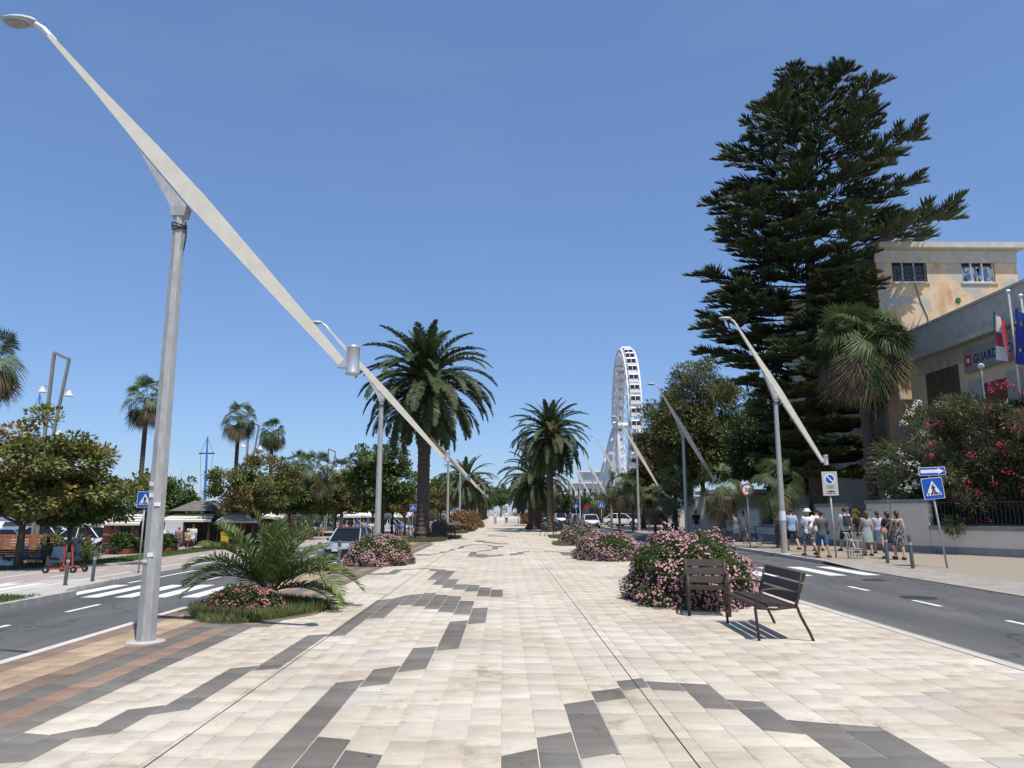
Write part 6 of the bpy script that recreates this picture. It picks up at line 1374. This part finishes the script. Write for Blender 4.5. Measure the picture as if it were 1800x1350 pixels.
    for s in (-1, 1):
        an = J[s][2]; c = MB(); c.rings([[Vector((an.x + x * w_, an.y + y, an.z + z)) for x in (-1, -.5, .5, 1) for z in [0]] + [Vector((an.x + x * w_, an.y + y, an.z - .078)) for x in (1, .5, -.5, -1)] for y, w_, z in ((-.075, .030, -.03), (-.03, .042, -.005), (.06, .046, -.03), (.14, .046, -.045), (.19, .03, -.06))]); c.build('shoe', flat(shoes, .7), t, True)
    hm = mat('hair_%d' % int(hair[0] * 1000), hair, tuple(x * 2 for x in hair), 40, .5, stretch=(1, 1, .2)); c = MB(); c.ell(hc + Vector((0, -.018, .022)), (.083, .094, .098), 12, 8)
    if hairlen > 0: c.cap_(hc + Vector((0, -.07, .0)), .075, hc + Vector((0, -.085, -.12 * hairlen)), .07); c.cap_(hc + Vector((0, -.085, -.12 * hairlen)), .07, hc + Vector((0, -.09, -.26 * hairlen)), .045)
    if hairlen < 0: c.cap_(hc + Vector((0, -.10, .03)), .03, hc + Vector((0, -.13, -.25)), .022)
    if hat is None or hairlen: link('hair', remesh(c, 'hair', hm, .014, 2), t)
    if hat is not None:
        c = MB(); c.lathe([(.155, -.005), (.15, .012), (.105, .035), (.098, .09), (.08, .12), (.02, .125)], 18, hc + Vector((0, -.01, .02))); c.build('hat', flat(hat, .85), t, True)
    if bag == 'backpack':
        q = MB().box((0, -.20, 1.24 + zo), (.28, .14, .40), None, .85).build('backpack', flat((.055, .065, .085), .8), t); MB().box((0, -.29, 1.16 + zo), (.20, .06, .18), None, .9).build('pocket', flat((.04, .05, .065), .8), q)
        for s in (-1, 1): MB().tube([(s * .10, -.14, 1.08 + zo), (s * .12, -.02, 1.02 + zo), (s * .11, .13, 1.25 + zo), (s * .11, .02, 1.47 + zo), (s * .10, -.13, 1.42 + zo)], .016, 6).build('strap', flat((.04, .05, .065), .8), q)
    if bag in ('sack', 'shoulder', 'cross'):
        col_ = {'sack': (.72, .71, .69), 'shoulder': (.42, .20, .18), 'cross': (.02, .02, .025)}[bag]; x, y, z = {'sack': (.07, -.17, 1.08), 'shoulder': (-.20, -.06, 1.0), 'cross': (.19, -.05, .98)}[bag]
        c = MB(); c.ell((x, y, z + zo), (.13, .07, .15) if bag != 'cross' else (.09, .05, .10), 12, 8); q = c.build('bag', flat(col_, .8), t, True); MB().tube([(x, y, z + .12 + zo), (x * .3, -.13, 1.3 + zo), (-x * .4, -.03, 1.47 + zo)], .012, 6).build('strap', flat(col_, .8), q)
    return t, zo
DOTS = bpy.data.materials.new('polka_dots'); DOTS.use_nodes = True
_n = DOTS.node_tree.nodes; _l = DOTS.node_tree.links; _v = _n.new('ShaderNodeTexVoronoi'); _v.inputs['Scale'].default_value = 26; _v.inputs['Randomness'].default_value = .25; _c = _n.new('ShaderNodeTexCoord'); _l.new(_c.outputs['Object'], _v.inputs['Vector']); _r2 = _n.new('ShaderNodeValToRGB'); _r2.color_ramp.interpolation = 'CONSTANT'; _r2.color_ramp.elements[0].color = (.6, .58, .55, 1); _r2.color_ramp.elements[1].position = .33; _r2.color_ramp.elements[1].color = (.02, .02, .025, 1); _l.new(_v.outputs['Distance'], _r2.inputs[0]); _l.new(_r2.outputs[0], _n['Principled BSDF'].inputs['Base Color'])
PATT = mat('patterned_cloth', (.02, .02, .022), (.45, .44, .42), 26, .85, detail=1, mixr=(.52, .56)); SAGE = (.30, .36, .33)
def at_px(px, py, z=.055): p = g(px, py, z); return (p.x, p.y, z)
person('man in light blue tee and black shorts walking beside the lamp pole', at_px(1394, 968), R(8), 1.78, 0, (.30, .42, .60), (.015, .015, .017), step=.38)
t, zo = person('man in white bucket hat and white football shirt with a drawstring bag', at_px(1424, 977), R(4), 1.74, 0, (.72, .72, .74), PATT, step=.34, hat=(.72, .71, .68), bag='sack', shoes=(.03, .03, .03))
text('8', .24, signblack, t, (-.07, -.155, 1.15 + zo), (PI / 2, 0, 0), 'shirt_number', .002)
person('man in white tee half hidden behind the bucket hat man', at_px(1439, 969), R(-5), 1.76, 0, (.68, .68, .68), (.15, .2, .3), step=.3)
person('man in charcoal tee and blue shorts with a crossbody bag', at_px(1448, 981), R(6), 1.66, 1, (.10, .10, .095), (.025, .10, .20), step=.28, bag='cross', arms=(.1, .55), armout=.35, shoes=(.12, .07, .04))
person('man in pale tee and black shorts carrying a dark backpack', at_px(1489, 969), R(2), 1.84, 0, (.55, .62, .68), (.02, .02, .018), step=.45, bag='backpack')
person('woman in black top mostly hidden behind the woman in the green dress', at_px(1514, 972), R(12), 1.66, 0, (.02, .02, .025), (.04, .05, .08), 'short', hairlen=.5, fem=True, step=.15)
person('woman in long sage green dress with loose brown hair', at_px(1527, 977), R(-4), 1.66, 0, SAGE, style='dress', hair=(.05, .025, .015), hairlen=1.0, fem=True, step=.12)
person('woman in lilac top and denim skirt with dark ponytail', at_px(1547, 973), R(-6), 1.66, 0, (.48, .45, .62), (.10, .17, .26), 'skirt', hairlen=-1, fem=True, step=.32, sleeve=.4)
person('woman in black with a pink shoulder bag beside the dotted dress', at_px(1565, 982), R(10), 1.64, 0, (.02, .02, .022), (.018, .018, .02), 'skirt', hairlen=.4, fem=True, step=.2, bag='shoulder')
person('woman in black and white polka dot dress', at_px(1582, 984), R(-5), 1.66, 0, style='dress', hairlen=.5, fem=True, step=.18, pattern='dots')
person('woman in black top and jean shorts by the small fan palm', at_px(1272, 948), R(0), 1.68, 1, (.02, .02, .02), (.10, .16, .25), 'short', hairlen=-1, fem=True)
person('woman in pale blue dress left of her companion near the thirty sign', at_px(1296, 952), R(0), 1.62, 0, (.50, .58, .66), style='dress', hairlen=.5, fem=True); person('woman in white top and shorts near the thirty sign', at_px(1309, 952), R(0), 1.70, 0, (.62, .62, .62), (.4, .45, .5), 'short', hairlen=-1, fem=True)
person('man in black tee with a white print near the second lamp', at_px(1225, 944), R(0), 1.74, 1, (.02, .02, .02), (.5, .5, .5)); person('person with teal backpack in the far group', at_px(1170, 940), R(10), 1.64, 0, (.02, .03, .035), (.03, .03, .035), bag='backpack', fem=True, hairlen=.4); person('man in white shirt with backpack in the far group', at_px(1185, 941), R(0), 1.70, 0, (.70, .70, .70), (.03, .03, .04), bag='backpack'); person('dark haired person at the back of the far group', at_px(1190, 938), R(0), 1.80, 1, (.05, .05, .05), (.03, .03, .03))
G2 = 'people on the harbour side'
def left_p(px, Y, z=ZP): p = aY(px, 900, Y); return (p.x, Y, z)
person('man in mauve tee and grey shorts walking past the planter', left_p(317, 47), R(-5), 1.76, 1, (.30, .13, .17), (.12, .10, .11), group=G2, hair=(.2, .17, .15), step=.3); person('woman in beige top and burgundy shorts walking beside the man in mauve', left_p(333, 46.7), R(0), 1.64, 0, (.42, .34, .20), (.13, .02, .03), 'shorts', group=G2, hair=(.35, .25, .12), hairlen=.3, fem=True, step=.3)
person('tall man in white tee ahead of the strolling couple', left_p(342, 49), R(0), 1.86, 0, (.62, .62, .64), (.1, .1, .12), group=G2); person('waiter in white shirt by the planter right of the lamp pole', left_p(289, 47.5), R(160), 1.74, 0, (.75, .75, .75), (.02, .02, .02), 'trousers', group=G2)
person('seated customer in a red shirt at the cafe table', left_p(163, 44.9), R(120), 1.7, 1, (.45, .02, .03), (.03, .03, .05), 'trousers', sit=True, group=G2); person('man in olive shirt sitting behind the long bench', left_p(90, 32.6, ZS - .15), R(20), 1.74, 2, (.13, .13, .045), (.05, .05, .06), 'trousers', sit=True, group=G2)
G3 = 'walkers far down the promenade'
person('far walker in white top on the left of the promenade', (-1.25, 104.5, 0), PI, 1.7, 1, (.72, .72, .72), (.5, .4, .35), 'short', group=G3, fem=True, hairlen=.3); person('far walker in white top and black trousers in the middle of the promenade', (.35, 108, 0), 0, 1.8, 0, (.72, .72, .72), (.02, .02, .02), 'trousers', group=G3)
rs = random.Random(77)
cols_ = [(.65, .65, .65), (.08, .2, .4), (.5, .1, .08), (.05, .05, .06), (.4, .35, .25), (.2, .35, .25)]
for i, px in enumerate((470, 488, 505, 528, 545, 566, 610, 640, 652, 698, 706, 722)):
    Y = rs.uniform(66, 92); person('distant passer-by among the market stalls, number %d from the left' % (i + 1) if False else 'distant passer-by among the stalls, %s from the left' % ('first', 'second', 'third', 'fourth', 'fifth', 'sixth', 'seventh', 'eighth', 'ninth', 'tenth', 'eleventh', 'last')[i], left_p(px, Y, ZP + .05), rs.uniform(0, 6), rs.uniform(1.6, 1.82), rs.choice((0, 1)), rs.choice(cols_), rs.choice(cols_), rs.choice(('shorts', 'trousers')), group='distant passers-by')
# ================================================================ VEHICLES
def car(label, loc, rz, paint, kind='suv', group=None, near=False):
    t = thing('van' if kind == 'van' else 'car', label, 'van' if kind == 'van' else 'car', loc, rz, group)
    pm = mat('carpaint_%02d%02d%02d' % tuple(int(c * 99) for c in paint), paint, None, rough=.22, spec=.6); L, W, H = (4.3, 1.8, 1.58) if kind == 'suv' else ((4.0, 1.72, 1.46) if kind == 'hatch' else (5.0, 1.95, 2.1))
    # front is -Y ; body sections: y, half width, sill z, shoulder z
    S = [(-.5, .40, .40, .62), (-.485, .45, .26, .70), (-.40, .485, .24, .80), (-.20, .5, .24, .90), (.1, .5, .24, .92), (.38, .495, .26, .95), (.485, .46, .30, .93), (.5, .42, .42, .86)]
    if kind == 'van': S = [(y, w_, a, b + .25) for y, w_, a, b in S]
    RR = []
    for y, w_, a, b in S:
        w_ = w_ * W; RR.append([Vector((x * w_, y * L, z)) for x, z in ((-.86, a), (-.98, a + .12), (-1.0, (a + b) / 2), (-.93, b - .04), (-.8, b), (.8, b), (.93, b - .04), (1.0, (a + b) / 2), (.98, a + .12), (.86, a))])
    MB().rings(RR).build('body', pm, t, 35)
    sh = .90 if kind != 'van' else 1.15; G = [(-.26, .43, .30), (-.10, .40, .0), (.26, .40, .0), (.45, .42, .30)] if kind != 'van' else [(-.40, .44, .3), (-.24, .42, 0), (.48, .42, 0), (.495, .43, .3)]
    y0, y1, y2, y3 = [q[0] * L for q in G]; hb = .455 * W; hr = .36 * W if kind != 'van' else .42 * W
    mb = MB(); V = [(-hb, y0, sh), (hb, y0, sh), (hb, y3, sh), (-hb, y3, sh), (-hr, y1, H - .05), (hr, y1, H - .05), (hr, y2, H - .05), (-hr, y2, H - .05)]
    cab = mb.add(V, [(0, 1, 5, 4), (1, 2, 6, 5), (2, 3, 7, 6), (3, 0, 4, 7), (4, 5, 6, 7)]).build('cabin_glass', mat('car_glass', (.012, .014, .016), None, rough=.12, spec=.35) if kind != 'van' else pm, t)
    rf = MB(); rf.rings([[Vector((-hr * 1.02, y1 - .05, H - .055)), Vector((hr * 1.02, y1 - .05, H - .055)), Vector((hr * 1.04, y2 + .1, H - .055)), Vector((-hr * 1.04, y2 + .1, H - .055))], [Vector((-hr * .8, y1 + .1, H)), Vector((hr * .8, y1 + .1, H)), Vector((hr * .8, y2 - .1, H)), Vector((-hr * .8, y2 - .1, H))]]); rf.build('roof', pm if kind != 'suv' else BLACKP, t, 40)
    for s in (-1, 1):
        for (ya, yb) in ((y0, y1), ((y0 + y3) / 2 + .05, (y1 + y2) / 2 + .1), (y3, y2)): MB().tube([(s * hb * 1.005, ya, sh), (s * hr * 1.01, yb, H - .04)], .035, 6).build('pillar', pm, t)
        if kind == 'van':
            MB().box((s * (hb - .01), y0 + .75, sh + .32), (.06, .8, .45)).build('side_window', GLASS, t)
        M_ = MB(); M_.ell((s * (hb + .10), y0 + .18, sh + .10), (.10, .06, .075), 10, 6); M_.build('mirror', BLACKP, t, True)
        hl = MB(); hl.ell((s * .36 * W, -.488 * L, .70 if kind != 'van' else .9), (.20, .06, .075), 12, 6); h_ = hl.build('headlight', mat('headlight_glass', (.55, .58, .60), None, rough=.1, spec=.8), t, True)
        MB().tube([(s * .29 * W, -.515 * L, .70), (s * .36 * W, -.505 * L, .64), (s * .43 * W, -.487 * L, .68)], .016, 6).build('daytime_light', WHITEP, h_)
        tl = MB(); tl.box((s * .41 * W, .497 * L, .82), (.22, .05, .14)); tl.build('tail_light', mat('tail_light_red', (.35, .01, .012), None, rough=.2), t)
        for y in (-.31, .31):
            W_ = MB().lathe([(.18, -.1), (.30, -.1), (.33, -.07), (.33, .07), (.30, .1), (.18, .1)], 20, (s * (.455 * W), y * L, .33), 'X').build('wheel', TYRE, t, 40); MB().lathe([(.05, -.105), (.19, -.102), (.2, .102), (.05, .105)], 14, (s * .457 * W, y * L, .33), 'X').build('rim', CHROME, W_, 40)
    MB().box((0, -.495 * L, .42), (W * .72, .06, .26)).build('grille', BLACKP, t); MB().box((0, -.512 * L, .50), (.50, .02, .11)).build('number_plate', WHITEP, t); MB().box((0, 0, .25), (W * .9, L * .93, .12)).build('underbody', BLACKP, t)
    if kind == 'suv': MB().box((0, -.31 * L, .875), (W * .5, .3, .03)).build('bonnet_crease', pm, t)
    MB().box((0, .505 * L, .55), (.50, .02, .11)).build('rear_plate', WHITEP, t); return t
p = aY(603, 950, 38.5); car('grey-blue small SUV driving towards the camera on the left road', (p.x, 38.5 + 2.0, ZL), R(-7), (.30, .36, .38), 'suv', 'moving cars')
p = aY(803, 915, 118); car('pale blue-grey car far down the left road behind the lamp poles', (p.x, 120, ZL), R(-3), (.28, .36, .42), 'hatch', 'moving cars')
pk = [(1003, 96, 'hatch', (.55, .55, .56), 'first'), (1009, 91, 'hatch', (.05, .055, .06), 'second'), (1015, 86.5, 'suv', (.62, .62, .62), 'third'), (1021, 82, 'hatch', (.66, .66, .66), 'fourth'), (995, 102, 'hatch', (.04, .04, .05), 'fifth'), (985, 112, 'suv', (.70, .70, .70), 'sixth'), (962, 125, 'suv', (.03, .04, .07), 'seventh')]
for i, (px, Y, kd, c, q) in enumerate(pk): p = aY(px, 915, Y); car('%s car of the row parked along the right road, counted away from the camera' % ('fourth', 'third', 'second', 'first', 'fifth', 'sixth', 'seventh')[i], (9.4 if i < 5 else p.x, Y, -.06), R(2), c, kd, 'cars parked along the right road')
for i, (px, Y, c, rz) in enumerate([(1092, 84, (.68, .68, .68), 80), (1108, 86, (.06, .10, .2), 100)]): p = aY(px, 915, Y); car('%s car in the car park beyond the right pavement' % ('white', 'dark blue')[i], (p.x, Y, .05), R(rz), c, 'hatch', 'cars in the right car park')
p = aY(347, 930, 58); car('white van parked behind the strolling couple', (p.x, 58, ZP), R(65), (.70, .71, .72), 'van')
for i, (px, Y, c) in enumerate([(88, 52, (.68, .68, .68)), (125, 53, (.66, .67, .68)), (160, 52, (.70, .70, .70)), (20, 53, (.12, .2, .35)), (455, 84, (.65, .65, .65)), (480, 88, (.1, .12, .15)), (535, 92, (.66, .66, .66)), (570, 92, (.08, .08, .1)), (620, 96, (.65, .65, .65)), (660, 100, (.08, .2, .35)), (690, 104, (.6, .6, .6))]):
    p = aY(px, 930, Y); car('%s car parked near the quay, %s from the left' % ('white' if c[0] > .5 else 'dark', ('second', 'third', 'fourth', 'first', 'fifth', 'sixth', 'seventh', 'eighth', 'ninth', 'tenth', 'last')[i]), (p.x, Y, ZP), R(90 + 20 * math.sin(i * 3)), c, 'hatch' if i % 2 else 'suv', 'cars parked near the quay')
# ---- market stalls
def stall(label, px, Y, col_, top):
    p = aY(px, 930, Y); t = thing('market_stall', label, 'stall', (p.x, Y, ZP), 0, 'market stalls'); cm = flat(col_, .8)
    MB().add([(-1.5, -1.2, 2.2), (1.5, -1.2, 2.2), (1.5, 1.2, 2.2), (-1.5, 1.2, 2.2), (0, 0, 2.95), (-1.5, -1.2, 1.95), (1.5, -1.2, 1.95), (1.5, 1.2, 1.95), (-1.5, 1.2, 1.95)], [(0, 1, 4), (1, 2, 4), (2, 3, 4), (3, 0, 4), (5, 6, 1, 0), (6, 7, 2, 1), (7, 8, 3, 2), (8, 5, 0, 3)]).build('canopy', cm, t)
    for x in (-1.42, 1.42):
        for y in (-1.12, 1.12): MB().tube([(x, y, 0), (x, y, 2.1)], .03, 6).build('post', alu, t)
    MB().box((0, -.7, .45), (2.6, .8, .9)).build('counter', flat(top, .8), t); rs_ = random.Random(px)
    for i in range(6): MB().box((-1.1 + i * .44, -.7, 1.05), (.34, .5, .28 + .1 * rs_.random()), None, .8).build('goods', flat(rs_.choice([(.5, .12, .05), (.1, .25, .5), (.55, .5, .4), (.05, .05, .05), (.35, .2, .08)]), .8), t)
for i, (px, Y, c, c2) in enumerate([(465, 70, (.66, .65, .62), (.1, .2, .4)), (500, 76, (.08, .08, .09), (.3, .2, .1)), (532, 82, (.66, .65, .62), (.45, .12, .05)), (615, 88, (.7, .7, .68), (.08, .25, .5)), (645, 94, (.66, .65, .62), (.45, .15, .05)), (668, 100, (.1, .1, .12), (.5, .5, .5)), (715, 112, (.7, .7, .68), (.1, .2, .4)), (735, 120, (.7, .7, .68), (.2, .2, .2))]):
    stall('%s market stall behind the harbour-side trees, counted from the left' % ('first', 'second', 'third', 'fourth', 'fifth', 'sixth', 'seventh', 'eighth')[i], px, Y, c, c2)
# ---- background hedges that close the view under the trees
for i, (px, Y, w_, h) in enumerate([(20, 85, 9, 1.3), (210, 80, 9, 1.5), (330, 90, 9, 1.6), (450, 100, 10, 2.0), (550, 110, 10, 2.2), (640, 125, 11, 2.4), (730, 150, 12, 2.8), (790, 190, 12, 3.0)]):
    (V, F, C), _ = crown(300 + i, (w_, 1.6, h), 120, .6, 7000, .35, GRN + [(.05, .07, .03)], .55, None, .15, .3, .8); p = aY(px, 900, Y)
    t = thing('hedge', 'dark green hedge mass along the quay, %s from the left' % ('first', 'second', 'third', 'fourth', 'fifth', 'sixth', 'seventh', 'last')[i], 'hedge', (p.x, Y, ZP + h * .7), 0, 'quayside hedges'); link('foliage', np_mesh('foliage', V, F, LEAF, C), t)
for i, (px, Y, w_, h) in enumerate([(1040, 118, 5, 2.6), (1075, 112, 4, 2.4), (1000, 135, 6, 2.8), (965, 175, 8, 3.2), (1120, 96, 5, 2.6)]):
    (V, F, C), _ = crown(320 + i, (w_, 2.2, h), 110, .6, 8000, .35, [(.05, .065, .028), (.07, .085, .035), (.09, .10, .045)], .5, None, .15, .3, .9); p = aY(px, 900, Y)
    t = thing('hedge', 'olive green shrubbery below the ferris wheel, %s' % ('in front of the white villa', 'right of the crossing sign', 'behind the parked cars', 'at the far left end', 'behind the car park')[i], 'hedge', (p.x, Y, h * .75), 0, 'shrubbery below the wheel'); link('foliage', np_mesh('foliage', V, F, LEAF, C), t)
# ================================================================ FERRIS WHEEL
wm = mat('wheel_white', (.74, .75, .76), (.68, .69, .70), 2, .45); FY = 145.0
hub = aY(1100, 748, FY); RW = 15.0; fw_ = thing('ferris_wheel', 'white ferris wheel seen almost edge-on beyond the right road', 'ferris wheel', (hub.x, FY, 0), R(-2.6)); hz_ = hub.z
NC = 42
def ringp(x, r, n=56): return [(x, r * math.cos(2 * PI * i / n), hz_ + r * math.sin(2 * PI * i / n)) for i in range(n + 1)]
for x in (-1.15, 1.15):
    MB().tube(ringp(x, RW), .17, 6, cap=False).build('rim', wm, fw_, True); MB().tube(ringp(x, RW - 1.3), .10, 6, cap=False).build('inner_rim', wm, fw_, True)
mb = MB()
for i in range(NC * 2):
    a = PI * i / NC; c_, s_ = math.cos(a), math.sin(a); b_ = a + PI / NC
    mb.tube([(-1.15, RW * c_, hz_ + RW * s_), (1.15, RW * c_, hz_ + RW * s_)], .08, 4); mb.tube([(-1.15, (RW - 1.3) * c_, hz_ + (RW - 1.3) * s_), (1.15, (RW - 1.3) * c_, hz_ + (RW - 1.3) * s_)], .06, 4)
    for x in (-1.15, 1.15): mb.tube([(x, RW * c_, hz_ + RW * s_), (x, (RW - 1.3) * math.cos(b_), hz_ + (RW - 1.3) * math.sin(b_))], .05, 4); 
mb.build('rim_truss', wm, fw_)
for i in range(NC):
    a = 2 * PI * i / NC
    for s in (-1, 1): MB().tube([(s * 1.9, 0, hz_), (s * 1.15, (RW - 1.3) * math.cos(a), hz_ + (RW - 1.3) * math.sin(a))], .055, 4).build('spoke', wm, fw_)
MB().lathe([(.5, -2.6), (.9, -2.5), (.9, -1.7), (.6, -1.6), (.6, 1.6), (.9, 1.7), (.9, 2.5), (.5, 2.6)], 16, (0, 0, hz_), 'X').build('hub', wm, fw_, 40)
cabm = MB(); cabm.box((0, 0, -.95), (1.7, 1.3, .62)); cabm = cabm.mesh('cabin', wm); cglass = MB().box((0, 0, -.25), (1.6, 1.2, .80)).mesh('cabin_window', mat('cabin_dark_glass', (.04, .035, .033), None, rough=.15)); croof = MB().box((0, 0, .25), (1.72, 1.32, .25), None, .85).mesh('cabin_roof', wm); cframe = MB()
for x in (-.84, 0, .84):
    for y in (-.72, .72): cframe.box((x, y, -.25), (.1, .08, .75))
cframe = cframe.mesh('cabin_frame', wm)
for i in range(NC):
    a = 2 * PI * (i + .5) / NC; q = link('cabin', cabm, fw_, (0, (RW + .1) * math.cos(a), hz_ + (RW + .1) * math.sin(a))); link('cabin_window', cglass, q); link('cabin_roof', croof, q); link('cabin_frame', cframe, q)
for s in (-1, 1):
    for y in (-8.5, 8.5): MB().tube([(s * 2.4, 0, hz_), (s * 5.2, y, 0)], [.38, .42], 8).build('support_leg', wm, fw_, True)
    MB().tube([(s * 2.4, 0, hz_), (s * 7.5, 0, 0)], [.25, .28], 8).build('side_strut', wm, fw_, True)
MB().bb(-6, 6, -10, 10, .05, .9).build('platform', flat((.35, .35, .36)), fw_)
# ---- white villa and pink house behind the wheel
def house(name, label, px0, px1, top, Y, m, rows, cols, roof=None):
    a = aY(px0, top, Y); b = aY(px1, top, Y); t = thing(name, label, 'building', ((a.x + b.x) / 2, Y, 0)); w_ = (b.x - a.x); h = a.z
    MB().box((0, 4, h / 2), (w_, 8, h)).build('wall', m, t); MB().box((0, 3.8, h + .15), (w_ + .8, 9, .3)).build('roof', roof or WHITEP, t)
    for r_ in range(rows):
        for c_ in range(cols):
            x = -w_ / 2 + w_ * (c_ + .5) / cols; z = h * (r_ + .45) / rows; W_ = MB().box((x, -.02, z), (w_ / cols * .42, .08, h / rows * .52)).build('window', GLASS, t); MB().box((x, -.07, z - h / rows * .29), (w_ / cols * .55, .12, .12)).build('sill', WHITEP, W_)
            for s in (-1, 1): MB().box((x + s * w_ / cols * .26, -.05, z), (w_ / cols * .06, .06, h / rows * .55)).build('frame', WHITEP, W_)
    return t
t = house('white_villa', 'white two storey villa below the ferris wheel', 1003, 1062, 850, 175, flat((.66, .66, .65), .8), 2, 6)
MB().box((1.5, 4, aY(1030, 850, 175).z + 1.5), (5.2, 5, 2.4)).build('penthouse', flat((.6, .62, .62), .8), t); MB().box((1.5, 3.6, aY(1030, 850, 175).z + 2.85), (6.2, 6.5, .25)).build('penthouse_roof', WHITEP, t); MB().box((1.5, 1.45, aY(1030, 850, 175).z + 1.6), (4.6, .1, 1.6)).build('penthouse_window', mat('pale_glass', (.3, .4, .45), None, rough=.1), t)
house('pink_house', 'pale pink house right of the white villa behind the wheel legs', 1055, 1095, 832, 190, flat((.52, .42, .34), .85), 3, 3, flat((.4, .3, .25)))
house('cream_house', 'cream house behind the stout palms', 985, 1003, 868, 200, flat((.6, .56, .42), .85), 2, 2)
house('white_block', 'white building closing the far end between the palms', 882, 892, 889, 290, flat((.62, .61, .58), .85), 1, 4)

bpy.data.scenes.remove(_bench)
